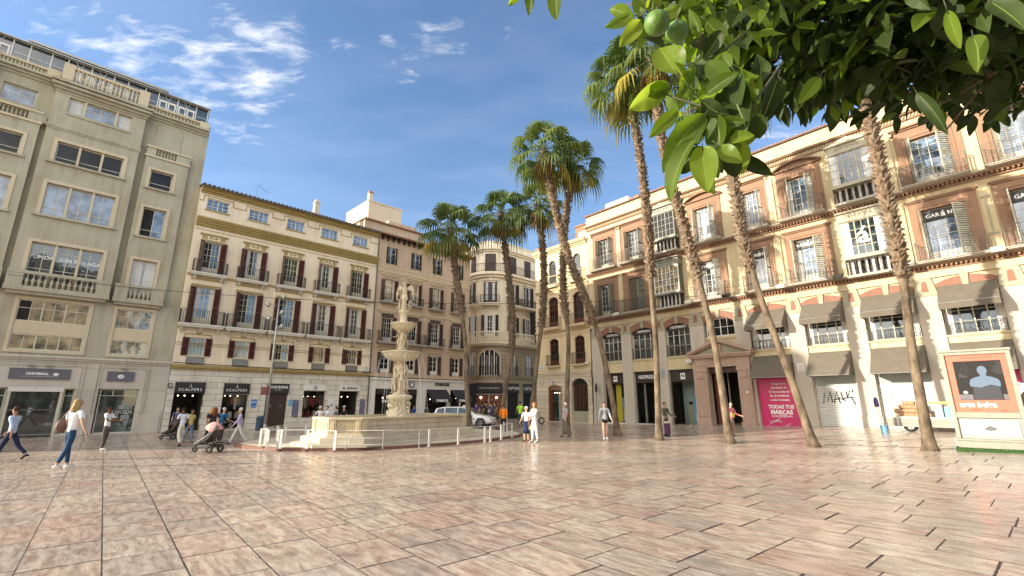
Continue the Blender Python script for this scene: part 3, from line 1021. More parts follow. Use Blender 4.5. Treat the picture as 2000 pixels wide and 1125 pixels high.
    for c in narrow[:1] + narrow[1:]:
        b = MB()
        b.box(c - .86, c - .45, .08, .26, 15.061, 15.5, 'b1wall'); b.box(c + .5, c + 1.15, .08, .26, 15.061, 15.5, 'b1wall')
        baluster_run(b, (c - .42, .17), (c + .47, .17), 15.061, 15.5, 6, 'b1wall', .05)
        b.build('balustrade', root)
    for c in mains:
        b = MB()
        y = -.2
        b.box(c - 1.7, c + 1.75, y, y + .2, 18.38, 18.5, 'b1trim')
        b.box(c - 1.7, c + 1.75, y - .02, y + .22, 17.53, 17.66, 'b1wall')
        b.box(c - 1.75, c - 1.32, y - .03, y + .24, 17.661, 18.56, 'b1trim'); b.box(c + 1.35, c + 1.8, y - .03, y + .24, 17.661, 18.56, 'b1trim')
        baluster_run(b, (c - 1.3, y + .1), (c + 1.33, y + .1), 17.661, 18.379, 15, 'b1trim', .07)
        b.build('balustrade', root)
    for a, e in ((-3.1, -.1), (-9.2, -6.75), (-15.3, -12.9)):
        b = MB()
        y = RY - .25
        b.box(a, e, y, y + .2, 18.0, 18.1, 'b1trim')
        b.box(e - .5, e, y - .02, y + .22, 17.72, 18.14, 'b1trim')
        baluster_run(b, (a + .1, y + .1), (e - .5, y + .1), 17.72, 18.0, 14, 'b1trim', .05)
        b.build('balustrade', root)
    # --- roof pavilion of glass and white metal
    py = .95
    pav = MB()
    pav.box(E0, -.12, py - .12, 12, 19.42, 19.5, 'white'); pav.box(E0, -.1, py - .25, py - .121, 19.4, 19.46, 'metal')
    pav.box(-8.2, -2.3, py - .3, 8, 19.5, 19.62, 'metal')
    n = 0
    x = -.16
    seq = [.62, .95, .95, .62, .8]
    while x > E0 + 1:
        w = seq[n % 5]
        pav.box(x - .05, x, py - .04, py, 18.0, 19.42, 'white')
        if n % 5 in (1, 2):
            pav.box(x - w, x - .05, py - .02, py + .02, 18.98, 19.04, 'white')
            for t in (.33, .66):
                pav.tube([(x - w / 2 - .02, py - .01, 19.06), (x - .05 - (w - .1) * t * 1.1, py - .01, 19.4)], .012, 'white', 4)
            a0, a1 = x - w + .04, x - .09
            am = (a0 + a1) / 2
            for (p, q) in ((a0, am - .02), (am + .02, a1)):
                frame_box(pav, p + .07, q - .07, 18.2, 18.9, .07, py - .035, py - .002, 'white')
                pav.box(p + .07, q - .07, py - .03, py - .012, 18.53, 18.57, 'white')
        else:
            pav.box(x - w, x - .05, py - .015, py + .015, 18.72, 18.77, 'metal')
        x -= w
        n += 1
    pv = pav.build('roof_pavilion', root)
    g = MB()
    g.poly([(E0, py + .01, 18.0), (-.12, py + .01, 18.0), (-.12, py + .01, 19.42), (E0, py + .01, 19.42)], 'glass')
    g.poly([(-.12, py, 18.0), (-.12, 10, 18.0), (-.12, 10, 19.42), (-.12, py, 19.42)], 'glass')
    g.build('pane', pv)
    # --- shop fronts
    s = MB()
    s.box(-5.85, -4.0, -.04, .1, 2.02, 2.24, 'offwhite')
    s.box(-5.85, -5.72, -.02, .1, 0, 2.02, 'cream'); s.box(-4.12, -4.0, -.02, .1, 0, 2.02, 'cream')
    sh = s.build('shop_entrance', root)
    g = MB()
    for k in range(19):
        z = .1 + k * .1
        q = [(-5.72 + 1.6 * i / 32, .04, z + (.03 if i % 2 else -.02)) for i in range(33)]
        g.tube(q, .009, 'iron_grey', 3, cap=False)
    g.box(-5.72, -4.12, .03, .05, .1, .13, 'metal'); g.box(-5.72, -4.12, .025, .03, 1.18, 1.24, 'iron_grey')
    g.build('roller_grille', sh)
    g = MB()
    g.poly([(-5.72, .12, 0), (-4.12, .12, 0), (-4.12, .12, 2.02), (-5.72, .12, 2.02)], 'glass_shop')
    g.build('pane', sh)
    window(root, -6.75, -5.86, .35, 2.2, .1, 1, 1, 'cream', 'glass_shop', zlines=[1.84], name='shop_window')
    window(root, -3.99, -3.6, .08, 2.18, .1, 1, 1, 'cream', 'glass_shop', zlines=[1.84], name='shop_window')
    for c in narrow:
        o = window(root, c - .77, c + .77, .05, 2.2, .1, 1, 1, 'cream', 'glass_shop', zlines=[1.86], name='shop_window')
        if c == narrow[0]:
            mb2 = MB()
            for t in (-.26, .26):
                mb2.box(c + t - .02, c + t + .02, .11, .13, 1.87, 2.15, 'cream')
            mb2.build('glazing_bar', o)
            lettering(o, 'SE\nALQUILA\n609 923', c + .15, 1.05, .125, .24, 'letter_dim')
    for c in (-11.05, -17.15):
        window(root, c - 1.4, c + 1.4, .05, 2.2, .1, 3, 1, 'cream', 'glass_shop', zlines=[1.86], name='shop_window')
    o, w, h = sign(F, -5.93, -3.9, 2.58, 3.04, -.051, 'signgrey', 'long grey signboard with white lettering over the closed roller grille')
    lettering(o, 'UNIVERSAL', -.1, h * .52, -.064, .15, 'letter', bold=.006)
    m2 = MB(); m2.ball((.52, -.06, h * .5), .1, 'letter', 12, (1, .15, .7)); m2.box(-.62, .62, -.066, -.061, h * .25, h * .27, 'letter'); m2.build('emblem', o)
    o, w, h = sign(F, -2.55, -1.48, 2.57, 3.02, -.051, 'signgrey', 'short grey signboard with a white oval emblem over the white-framed shop window')
    m2 = MB(); m2.ball((0, -.06, h * .5), .13, 'letter', 14, (1, .1, .75)); m2.build('emblem', o)
    lettering(o, 'UNI', 0, h * .5, -.078, .08, 'signgrey')
    for u in (-1.95, -4.7, -5.3):
        l = MB(); l.box(-.11, .11, -.16, 0, 0, .06, 'metal')
        lo = F.thing('wall_lamp', {-1.95: 'small flat metal floodlight above the short grey signboard', -4.7: 'right spotlight of the two over the long grey signboard', -5.3: 'left spotlight of the two over the long grey signboard'}[u], 'lamp', u, -.096, 3.2, 'spotlights over the grey signboards')
        l.build('lamp_housing', lo)
    # lettering on the second-floor panes
    fl = window_text_parent = [x for x in root.children if x.name.startswith('window')][3] if root.children else root
    lettering(fl, 'FUNDACION MALAGA', mains[0], 8.32, .172, .25, 'letter', wide=1.0, bold=.004)
    lettering(fl, 'y La Opinion', mains[0] + .2, 8.08, .172, .16, 'letter_dim')
    return root


build_b1()


# ------------------------------------------------------------------ cream house with dark red shutters
def build_b2():
    F = FL
    root = F.thing('town_house', 'cream house with dark red shutters, iron balconies and ochre cornices', 'building')
    U = [1.02, 3.28, 5.55, 7.88, 10.18]
    x0, x1 = .0, 11.58
    mb = MB()
    holes = []
    tops = [(.38, 1.58), (2.66, 3.85), (4.95, 6.11), (7.25, 8.45), (9.58, 10.76)]
    for a, b in tops: holes.append((a, b, 12.66, 13.38))
    for c in U:
        holes.append((c - .42, c + .42, 8.72, 10.72))
        holes.append((c - .46, c + .46, 5.72, 7.98))
        holes.append((c - .38, c + .38, 4.06, 5.06))
    wall(mb, x0, x1, 3.5, 13.85, holes, 'b2wall', 0, .22)
    mb.poly([(x1, 0, 0), (x1, 11, 0), (x1, 11, 14), (x1, 0, 14)], 'b2wall'); mb.poly([(x0, 0, 0), (x0, 0, 14), (x0, 11, 14), (x0, 11, 0)], 'b2wall'); mb.poly([(x0, 11, 0), (x0, 11, 14), (x1, 11, 14), (x1, 11, 0)], 'b2wall')
    mb.build('wall', root)
    g = MB()
    gh = [(.32, 1.72, 0.02, 2.58), (2.63, 3.98, .06, 2.58), (4.93, 6.2, .02, 2.6), (7.15, 8.56, .56, 2.62), (9.5, 10.88, .02, 2.62)]
    wall(g, x0, x1, 0, 3.3, gh, 'b2stone', -.04, .3)
    g.build('ground_floor', root)
    t = MB()
    for k, (a, b, c) in enumerate(((3.301, .16, .09), (3.392, .22, .1), (3.493, .12, .05))):
        t.box(x0, x1, -b, -.001, a, a + c, 'b2trim')
    for z, hs in ((11.55, ((0, .06), (.08, .12), (.2, .2), (.32, .28), (.42, .34))),):
        for i, (dz, pr) in enumerate(hs):
            t.box(x0, x1, -pr, -.001, z + dz, z + dz + (.079, .119, .119, .099, .1)[i], 'b2trim')
    for dz, pr in ((13.62, .08), (13.74, .2), (13.86, .34)):
        t.box(x0, x1, -pr, -.001, dz, dz + .118, 'b2trim')
    for z in (8.60, 5.62):
        t.box(x0, x1, -.05, -.001, z - .02, z + .12, 'b2trim')
    for z in (11.35, 4.74, 4.62):
        t.box(x0, x1, -.018, -.001, z, z + .035, 'b2trim')
    # stepped line linking the attic windows
    for i, (a, b) in enumerate(tops):
        t.box(a - .2, b + .2, -.025, -.001, 13.46, 13.51, 'b2trim')
        t.box(a - .2, a - .16, -.025, -.001, 13.12, 13.459, 'b2trim'); t.box(b + .16, b + .2, -.025, -.001, 13.12, 13.459, 'b2trim')
        n_ = tops[i + 1][0] - .2 if i < 4 else x1
        t.box(b + .2, n_, -.025, -.001, 13.12, 13.17, 'b2trim')
        t.box(a - .06, b + .06, -.06, -.001, 12.58, 12.655, 'b2trim')
    t.box(x0, tops[0][0] - .2, -.025, -.001, 13.12, 13.17, 'b2trim')
    for c in U:
        # crowned lintels
        t.box(c - .62, c + .62, -.05, -.001, 10.76, 10.80, 'b2trim'); t.box(c - .60, c + .60, -.04, -.001, 10.801, 11.08, 'b2wall'); t.box(c - .72, c + .72, -.12, -.001, 11.081, 11.15, 'b2trim')
        for q in (-.46, .46):
            t.box(c + q - .13, c + q + .13, -.055, -.041, 10.84, 11.04, 'b2trim')
        t.box(c - .22, c + .22, -.052, -.041, 10.88, 11.0, 'b2trim')
        t.ball((c, -.05, 10.94), .06, 'b2wall', 8)
        t.box(c - .8, c + .8, -.12, -.001, 8.36, 8.44, 'b2trim'); t.box(c - .72, c + .72, -.07, -.001, 8.1, 8.358, 'b2wall'); t.box(c - .74, c + .74, -.09, -.001, 8.02, 8.098, 'b2trim')
        for q in (-.62, .62):
            t.box(c + q - .06, c + q + .06, -.05, -.001, 5.76, 8.0, 'b2wall')
        t.box(c - .62, c + .62, -.03, -.001, 5.22, 5.26, 'b2trim'); t.box(c - .66, c - .62, -.03, -.001, 5.0, 5.26, 'b2trim'); t.box(c + .62, c + .66, -.03, -.001, 5.0, 5.26, 'b2trim')
        t.ball((c, -.03, 5.32), .14, 'b2trim', 10, (1, .3, .7))
        t.box(c - .45, c + .45, -.05, -.001, 4.0, 4.055, 'cream')
    t.build('cornice', root)
    rf = MB()
    tile_roof(rf, x0 - .05, x1 + .02, 14.02, -.42, 5, 1.15, 'rooftile')
    rf.poly([(x0, 5, 15.15), (x1, 5, 15.15), (x1, 11, 14), (x0, 11, 14)], 'rooftile')
    rf.box(x0, x1, -.36, 0, 13.98, 14.0, 'b2trim')
    ro = rf.build('roof', root)
    pu = MB()
    pu.tube([(x1 - .06, -.42, 13.95), (x0, -.42, 13.95)], .05, 'iron_grey', 6)
    pu.tube([(x1 - .02, -.1, 13.8), (x1 - .02, -.1, 0.3)], .045, 'iron_grey', 6)
    pu.build('rain_pipe', root)
    for (a, b) in tops:
        window(root, a, b, 12.66, 13.38, .1, 4, 3, 'white', 'glass_blue', heavy=(2,), mw=.022)
    opens = {(0, 0): (0, 1), (0, 1): (0, 1), (1, 1): (0, 1), (1, 2): (0,), (0, 4): (0, 1), (2, 2): (0, 1)}
    for i, c in enumerate(U):
        w = window(root, c - .42, c + .42, 8.74, 10.7, .12, 4, 4, 'cream', 'glass', heavy=(2,), panel=.22, name='balcony_door', mw=.022, open_cols=opens.get((0, i), ()), curtain=.2 if i in (1, 3) else 0)
        shutter(w, c - .42, -.03, 8.74, 10.68, .36, 38, 'shutter', -1); shutter(w, c + .42, -.03, 8.74, 10.68, .36, 38 if i != 4 else 12, 'shutter', 1)
        balcony(root, c - .84, c + .84, 8.74, .42, .72, 'offwhite', 'iron', th=.16, brackets=2)
        w = window(root, c - .46, c + .46, 5.76, 7.96, .12, 4, 5, 'cream', 'glass_blue' if i == 0 else 'glass', heavy=(2,), panel=.2, name='balcony_door', mw=.022, open_cols=opens.get((1, i), ()), curtain=.2 if i in (0, 3, 4) else 0)
        shutter(w, c - .46, -.03, 5.76, 7.94, .36, 34, 'shutter', -1); shutter(w, c + .46, -.03, 5.76, 7.94, .36, 34, 'shutter', 1)
        balcony(root, c - 1.05, c + 1.05, 5.78, .46, .78, 'offwhite', 'iron', th=.18, brackets=3)
        w = window(root, c - .38, c + .38, 4.07, 5.05, .08, 4, 2, 'cream', 'glass_warm' if i in (1, 3) else 'glass', heavy=(2,), mw=.022, open_cols=opens.get((2, i), ()))
        shutter(w, c - .39, -.03, 4.05, 5.05, .32, 8, 'shutter', -1, 2); shutter(w, c + .39, -.03, 4.05, 5.05, .32, 8, 'shutter', 1, 2)
        a = MB()
        a.box(c - .4, c + .4, -.12, -.001, 3.62, 3.96, 'iron_grey')
        for k in range(9):
            a.box(c - .37, c + .37, -.128, -.121, 3.65 + k * .034, 3.665 + k * .034, 'metal')
        a.build('air_vent', root)
    # shop interiors
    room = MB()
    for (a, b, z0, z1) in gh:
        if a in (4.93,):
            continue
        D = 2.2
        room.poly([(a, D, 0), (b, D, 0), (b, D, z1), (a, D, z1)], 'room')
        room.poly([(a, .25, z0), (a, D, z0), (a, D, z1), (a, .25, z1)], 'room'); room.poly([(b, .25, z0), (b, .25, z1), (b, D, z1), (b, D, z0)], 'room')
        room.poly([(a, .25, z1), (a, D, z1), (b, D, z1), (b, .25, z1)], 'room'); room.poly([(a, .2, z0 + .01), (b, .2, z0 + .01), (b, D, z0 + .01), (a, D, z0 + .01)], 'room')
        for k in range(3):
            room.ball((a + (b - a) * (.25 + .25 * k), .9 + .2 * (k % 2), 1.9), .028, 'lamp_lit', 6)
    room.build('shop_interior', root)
    # clothes on display
    gd = MB()
    random.seed(3)
    for (a, b) in ((2.7, 3.9), (7.25, 8.5)):
        for k in range(7):
            x = a + (b - a) * (k + .5) / 7
            h = random.uniform(.45, .8)
            mm = random.choice(['goods_red', 'goods_tan', 'blue', 'cream', 'room', 'signgrey'])
            gd.prism([(x - .05, 1.9 - h), (x + .06, 1.88 - h), (x + .09, 1.75), (x + .03, 1.86), (x - .03, 1.86), (x - .08, 1.74)], .55, .62, mm)
        gd.tube([(a, .58, 1.88), (b, .58, 1.88)], .012, 'metal', 5)
        for k in range(3):
            x = a + .2 + .4 * k
            gd.prism([(x - .12, .62), (x + .12, .62), (x + .1, 1.0), (x - .1, 1.0)], .7, .95, random.choice(['goods_tan', 'goods_red', 'cream']))
    gd.build('shop_display', root)
    for (a, b, z0, z1, nm) in ((2.63, 3.98, .08, 2.0, 'shop_window'), (7.15, 8.56, .57, 2.26, 'shop_window')):
        o = window(root, a, b, z0, z1, .06, 1, 1, 'metal', 'clear', fw=.03, name=nm)
    d = MB()
    for s_ in (-1, 1):
        c = 5.565 + s_ * .315
        d.box(c - .31, c + .31, .1, .16, .04, 2.05, 'wood')
        for (z0, z1) in ((.12, .5), (.58, 1.2), (1.28, 1.95)):
            frame_box(d, c - .2, c + .2, z0 + .04, z1 - .04, .03, .085, .0999, 'wood')
    dd = d.build('door', root)
    k = MB()
    for s_ in (-1, 1):
        k.tube([(5.565 + s_ * .3 + .06 * math.cos(a * .8), .08, 1.32 + .06 * math.sin(a * .8)) for a in range(9)], .012, 'metal', 5, cap=False)
    k.build('door_knocker', dd)
    st = MB(); st.box(4.93, 6.2, -.1, .1, 0, .04, 'b2stone'); st.build('doorstep', root)
    # things mounted on the cream house
    for (a, b, lab) in ((.33, 1.72, 'black signboard with a white crest over the open dark shop doorway of the cream house'), (2.63, 3.98, 'black signboard with a white crest over the display window left of the tall lamp post')):
        o, w, h = sign(F, a, b, 2.03, 2.585, -.041, 'signblack', lab)
        lettering(o, 'SCALPERS', 0, h * .32, -.064, .19, 'letter', space=1.35, bold=.002)
        q = MB(); q.tube([(-.05, -.066, h * .55), (0, -.066, h * .85), (.05, -.066, h * .55)], .01, 'letter', 4); q.box(-.05, .05, -.068, -.062, h * .62, h * .65, 'letter'); q.ball((0, -.066, h * .84), .022, 'letter', 6); q.build('emblem', o)
    o, w, h = sign(F, 4.93, 6.21, 2.06, 2.62, -.041, 'signgrey', 'dark grey signboard with white letters over the double wooden door')
    o.children[0].data.materials[0] = M['signblack']
    lettering(o, 'LODGING', 0, h * .66, -.064, .21, 'letter', space=1.25, bold=.008)
    lettering(o, 'MALAGA', 0, h * .38, -.064, .075, 'letter', space=1.3)
    o, w, h = sign(F, 7.12, 8.56, 2.27, 2.63, -.041, 'white', 'white signboard with a round bird emblem over the clothes window')
    q = MB(); q.tube([(.12 * math.cos(a * .628), -.066, h / 2 + .12 * math.sin(a * .628)) for a in range(11)], .012, 'signblack', 5, cap=False)
    q.ball((0, -.062, h / 2 - .03), .055, 'signblack', 8, (1, .2, .7)); q.tube([(.04, -.066, h / 2), (.02, -.066, h / 2 + .06), (-.02, -.066, h / 2 + .07)], .01, 'signblack', 4); q.build('emblem', o)
    o, w, h = sign(F, 9.5, 10.9, 2.27, 2.63, -.041, 'white', 'white signboard with bold black letters over the right-hand shop doorway')
    lettering(o, 'EL GANSO', 0, h * .5, -.064, .23, 'signblack', bold=.006)
    o = F.thing('hostel_plaque', 'small blue square plaque with white letters beside the lamp post', 'plaque', 4.3, -.041, 1.2)
    q = MB(); q.box(-.17, .17, -.02, 0, 0, .52, 'offwhite'); q.box(-.15, .15, -.03, -.0201, .1, .5, 'blue'); q.box(-.15, .15, -.028, -.0201, .02, .07, 'blue'); q.build('plate', o)
    lettering(o, 'AT', 0, .33, -.034, .2, 'letter')
    for u, lab in ((6.72, 'tall dark blue striped poster right of the wooden door'), (11.2, 'tall dark blue striped poster by the rain pipe')):
        o = F.thing('striped_poster', lab, 'poster', u, -.041, .62 if u < 8 else .68, 'striped posters on the stone wall')
        q = MB(); q.box(-.19, .19, -.02, 0, 0, 1.06, 'purple')
        for k in range(9):
            z = -.1 + k * .13
            a, b = max(0.02, z), min(1.04, z + .26)
            q.prism([(-.18, max(.02, z)), (.18, min(1.04, z + .2)), (.18, min(1.05, z + .225)), (-.18, max(.025, z + .025))], -.026, -.0201, 'letter_dim')
        q.build('sheet', o)
    o = F.thing('blue_notice', 'light blue notice with a handle shape left of the striped poster', 'sign', 6.4, -.041, 1.32)
    q = MB(); q.box(-.13, .13, -.02, 0, 0, .36, 'skyblue'); q.tube([(-.07, -.02, .36), (-.04, -.02, .46), (.04, -.02, .46), (.07, -.02, .36)], .014, 'skyblue', 5); q.build('plate', o)
    o = F.thing('white_notice', 'white panel with a blue bird drawing between the two right shop fronts', 'sign', 9.0, -.041, .62)
    q = MB(); q.box(-.2, .2, -.02, 0, 0, 1.15, 'white'); q.ball((0, -.02, .72), .09, 'skyblue', 10, (1, .2, 1)); q.tube([(.05, -.024, .78), (.07, -.024, .92), (.0, -.024, .95)], .014, 'skyblue', 5); q.build('panel', o)
    for k, (u, z) in enumerate(((1.1, 2.82), (3.3, 2.86), (7.45, 2.9), (8.3, 2.84), (9.85, 2.9), (10.6, 2.86))):
        o = F.thing('sign_lamp', ['small grey flood lamp above the doorway sign at the left end', 'small grey flood lamp above the second black signboard', 'first small bracket lamp from the left above the bird emblem sign', 'second, larger bracket lamp above the bird emblem sign', 'left of the two bracket lamps above the bold black letters', 'right of the two bracket lamps above the bold black letters'][k], 'lamp', u, -.041, z, 'lamps over the shop signs of the cream house')
        q = MB(); q.tube([(0, 0, .02), (0, -.22, .05)], .012, 'metal', 5); q.lathe([(.02, .08), (.05, .04), (.085, -.02), (.07, -.02)], (0, -.24, .02), 10, 'metal'); q.build('lamp_head', o, True)
    o = F.thing('wall_lantern', 'small black box lantern left of the first shop doorway', 'lamp', .05 + .03, -.041, 2.3)
    q = MB(); q.box(-.06, .08, -.14, 0, 0, .24, 'iron'); q.box(-.04, .06, -.145, -.1401, .04, .2, 'metal'); q.build('lamp_housing', o)
    o = F.thing('air_conditioner', 'pale air conditioner box under the right-most red-shuttered window', 'air conditioner', 11.2, -.05, 3.62)
    q = MB(); q.box(-.22, .22, -.2, 0, 0, .34, 'offwhite'); q.tube([(.11 * math.cos(a * .628) - .02, -.205, .17 + .11 * math.sin(a * .628)) for a in range(11)], .01, 'iron_grey', 4); q.build('housing', o)
    o = F.thing('roof_antenna', 'tall television antenna in the middle of the cream house roof', 'antenna', 3.76 / 1.0828, 2.2, 14.55)
    q = MB(); q.tube([(0, 0, 0), (0, 0, 1.55)], .016, 'metal', 5); q.tube([(0, 0, 1.45), (.75, 0, 1.1)], .01, 'metal', 4)
    for k in range(6): q.tube([(.12 + .11 * k, -.16, 1.39 - .05 * k), (.12 + .11 * k, .16, 1.39 - .05 * k)], .006, 'metal', 3)
    q.tube([(0, 0, 1.5), (.3, 0, 1.52)], .008, 'metal', 3); q.build('mast', o)
    o = F.thing('roof_antenna', 'smaller television antenna further left on the cream roof', 'antenna', 2.1, 2.6, 14.6)
    q = MB(); q.tube([(0, 0, 0), (0, 0, .7)], .014, 'metal', 5); q.tube([(-.3, 0, .58), (.35, 0, .5)], .009, 'metal', 4)
    for k in range(5): q.tube([(-.2 + .1 * k, -.14, .56 - .015 * k), (-.2 + .1 * k, .14, .56 - .015 * k)], .006, 'metal', 3)
    q.build('mast', o)
    # roof-top block with chimney and vents behind the ridge
    o = F.thing('rooftop_annex', 'low pale rooftop annex with a square chimney and small round vents behind the cream roof', 'rooftop structure', 0, 3.0, 0)
    q = MB(); q.box(6.2, 12.6, 2.6, 8, 14.2, 15.75, 'palebeige'); q.build('wall', o)
    q = MB(); q.box(8.45, 8.8, 2.0, 2.4, 14.2, 17.2, 'palebeige'); q.box(8.4, 8.85, 1.95, 2.45, 17.2, 17.28, 'palebeige'); q.box(8.5, 8.75, 2.05, 2.35, 17.28, 17.5, 'palebeige'); q.build('chimney', o)
    for k in range(4):
        q = MB(); q.tube([(6.6 + k * .85, 2.3, 15.0), (6.6 + k * .85, 2.3, 15.95)], .13, 'metal', 8); q.ball((6.6 + k * .85, 2.3, 15.97), .2, 'metal', 8, (1, 1, .5)); q.build('vent', o)
    return root


build_b2()


# ------------------------------------------------------------------ tan house
def build_b3():
    F = FL
    root = F.thing('town_house', 'tan house with brown shutters, bracketed eaves and a coffee shop on its ground floor', 'building')
    x0, x1 = 11.62, 20.55
    U = [12.74, 14.93, 17.05, 19.25]
    mb = MB()
    holes = []
    for i, c in enumerate(U):
        holes.append((c - .42, c + .42, 11.82, 13.15))
        holes += [(c - .40, c + .40, 8.86, 10.62), (c - .42, c + .42, 5.86, 7.7), (c - .36, c + .36, 3.62, 5.06)]
    wall(mb, x0, x1, 3.32, 13.75, holes, 'b3wall', 0, .24)
    mb.poly([(x1, 0, 0), (x1, 11, 0), (x1, 11, 13.8), (x1, 0, 13.8)], 'b3wall'); mb.poly([(x0, 11, 0), (x0, 11, 13.8), (x1, 11, 13.8), (x1, 11, 0)], 'b3wall')
    mb.box(x0, x1, 0, 11, 13.76, 13.9, 'b3wall')
    mb.build('wall', root)
    g = MB()
    gh = [(12.12, 15.6, .05, 2.48), (16.4, 18.4, .05, 2.5), (18.75, 20.5, .05, 2.5)]
    wall(g, x0, x1, 0, 3.25, gh, 'offwhite', -.06, .2)
    g.box(x0, x1, -.16, -.061, 3.12, 3.25, 'offwhite')
    g.build('ground_floor', root)
    t = MB()
    t.box(x0, x1, -.06, -.001, 11.5, 11.62, 'b3trim'); t.box(x0, x1, -.03, -.001, 11.2, 11.498, 'b3trim'); t.box(x0, x1, -.05, -.001, 11.12, 11.198, 'b3trim')
    for k in range(34):
        t.box(x0 + .1 + k * .26, x0 + .2 + k * .26, -.045, -.031, 11.26, 11.45, 'b3wall')
    for z in (8.2, 5.5):
        t.box(x0, x1, -.05, -.001, z, z + .1, 'b3trim')
    for c in U:
        for q in (-.56, .50):
            t.box(c + q, c + q + .1, -.04, -.001, 11.7, 13.3, 'b3trim')
        t.box(c - .72, c + .72, -.13, -.001, 10.92, 11.0, 'b3trim'); t.box(c - .62, c + .62, -.06, -.001, 10.78, 10.918, 'b3trim')
        t.box(c - .75, c + .75, -.12, -.001, 8.1, 8.17, 'b3trim'); t.box(c - .66, c + .66, -.06, -.001, 7.98, 8.098, 'b3trim')
        t.box(c - .7, c + .7, -.1, -.001, 5.3, 5.36, 'b3trim')
    t.build('cornice', root)
    rf = MB()
    tile_roof(rf, x0 - .05, x1 + .3, 13.98, -.55, 1.6, .42, 'rooftile_red')
    rf.box(x0, x1 + .3, -.5, 0, 13.9, 13.95, 'wood')
    for k in range(19):
        x = x0 + .25 + k * .47
        rf.prism([(-.48, 13.899), (0, 13.899), (0, 13.6), (-.08, 13.6), (-.16, 13.75), (-.46, 13.8)], x - .05, x + .05, 'wood', 'x')
    rf.build('roof', root)
    for i, c in enumerate(U):
        w = window(root, c - .42, c + .42, 11.83, 13.14, .1, 2, 3, 'offwhite', 'glass', heavy=(1,), panel=.0)
        shutter(w, c - .41, .06, 11.83, 13.12, .28, 78, 'shutter_brown', 1); shutter(w, c + .41, .06, 11.83, 13.12, .28, 78, 'shutter_brown', -1)
        b = MB(); railing_mb(b, c - .4, c + .4, 11.84, .06, .55, 'iron', .09, yw=.08); b.build('railing', w)
        w = window(root, c - .40, c + .40, 8.88, 10.6, .12, 4, 4, 'white', 'glass_warm' if i < 2 else 'glass', heavy=(2,), panel=.12, name='balcony_door', mw=.02)
        shutter(w, c - .41, -.02, 8.86, 10.58, .3, 10, 'shutter_brown', -1); shutter(w, c + .41, -.02, 8.86, 10.58, .3, 10 if i != 1 else 60, 'shutter_brown', 1)
        balcony(root, c - .72, c + .72, 8.84, .3, .6, 'slab', 'iron', th=.12)
        big = i < 2
        w = window(root, c - .42, c + .42, 5.88, 7.68, .12, 4, 4, 'white', 'glass_dark', heavy=(2,), panel=.18, name='balcony_door', mw=.02, open_cols=(0,) if i < 2 else ())
        shutter(w, c - .43, -.02, 5.84, 7.72, .32, 55 if i < 2 else 12, 'shutter_brown', -1); shutter(w, c + .43, -.02, 5.84, 7.72, .32, 55 if i < 2 else 12, 'shutter_brown', 1)
        k = MB(); k.box(c - .5, c + .5, -.03, -.001, 7.701, 7.96, 'shutter_brown'); k.build('blind_box', w)
        if i == 0:
            balcony(root, 11.95, 16.0, 5.84, .42, .75, 'slab', 'iron', th=.14, brackets=4)
        elif i > 1:
            balcony(root, c - .78, c + .78, 5.84, .3, .62, 'slab', 'iron', th=.12)
        w = window(root, c - .36, c + .36, 3.64, 5.04, .12, 2, 3, 'white', 'glass_dark', heavy=(1,), panel=.2, mw=.022)
        shutter(w, c - .37, -.02, 3.6, 5.06, .28, 14, 'shutter_brown', -1); shutter(w, c + .37, -.02, 3.6, 5.06, .28, 14, 'shutter_brown', 1)
    # coffee-shop fronts
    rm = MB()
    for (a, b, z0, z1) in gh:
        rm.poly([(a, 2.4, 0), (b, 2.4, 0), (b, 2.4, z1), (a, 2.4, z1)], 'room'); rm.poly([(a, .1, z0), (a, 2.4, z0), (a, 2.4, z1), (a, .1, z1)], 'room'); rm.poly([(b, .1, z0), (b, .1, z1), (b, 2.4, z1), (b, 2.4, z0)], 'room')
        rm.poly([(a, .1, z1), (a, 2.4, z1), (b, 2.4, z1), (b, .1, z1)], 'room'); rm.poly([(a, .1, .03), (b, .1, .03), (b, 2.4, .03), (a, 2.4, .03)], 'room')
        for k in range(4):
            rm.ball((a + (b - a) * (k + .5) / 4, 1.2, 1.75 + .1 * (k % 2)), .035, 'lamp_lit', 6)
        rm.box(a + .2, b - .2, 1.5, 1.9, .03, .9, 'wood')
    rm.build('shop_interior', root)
    for (a, b, z0, z1) in gh:
        window(root, a, b, z0, z1, .02, 3 if b - a > 3 else 2, 1, 'signblack', 'clear', fw=.05, name='shop_window', zlines=[])
    for k, (a, b) in enumerate(((16.45, 18.35), (18.8, 20.45))):
        w = MB()
        w.prism([(-.06, 2.5), (-.06, 2.45), (-.8, 1.72), (-.83, 1.78)], a, b, 'signblack', 'x')
        w.prism([(-.83, 1.79), (-.8, 1.79), (-.8, 1.52), (-.83, 1.52)], a, b, 'signblack', 'x')
        o = w.build('awning', root)
        lettering(o, 'STARBUCKS', (a + b) / 2, 1.64, -.84, .24, 'letter', bold=.012, wide=.86)
    ww = MB(); ww.box(12.2, 15.5, -.1, -.061, 2.1, 2.44, 'signblack'); o = ww.build('awning', root)
    lettering(o, 'STARBUCKS', 13.25, 1.6, -.02, .24, 'letter', bold=.012, wide=.86)
    o = F.thing('shop_sign', 'row of dark raised letters on the pale stone band of the tan house', 'sign', 17.9, -.062, 2.72)
    lettering(o, 'STARBUCKS', 0, .17, -.02, .28, 'signblack', bold=.014, wide=.9, depth=.02)
    q = MB(); q.box(-1.0, 1.0, -.012, 0, .02, .04, 'metal'); q.build('rail', o)
    o = F.thing('round_sign', 'round black and white emblem sign on the pale stone band of the tan house', 'sign', 15.05, -.062, 2.6)
    q = MB(); q.prism([(.27 * math.cos(a * .393), .28 + .27 * math.sin(a * .393)) for a in range(16)], -.08, 0, 'signblack')
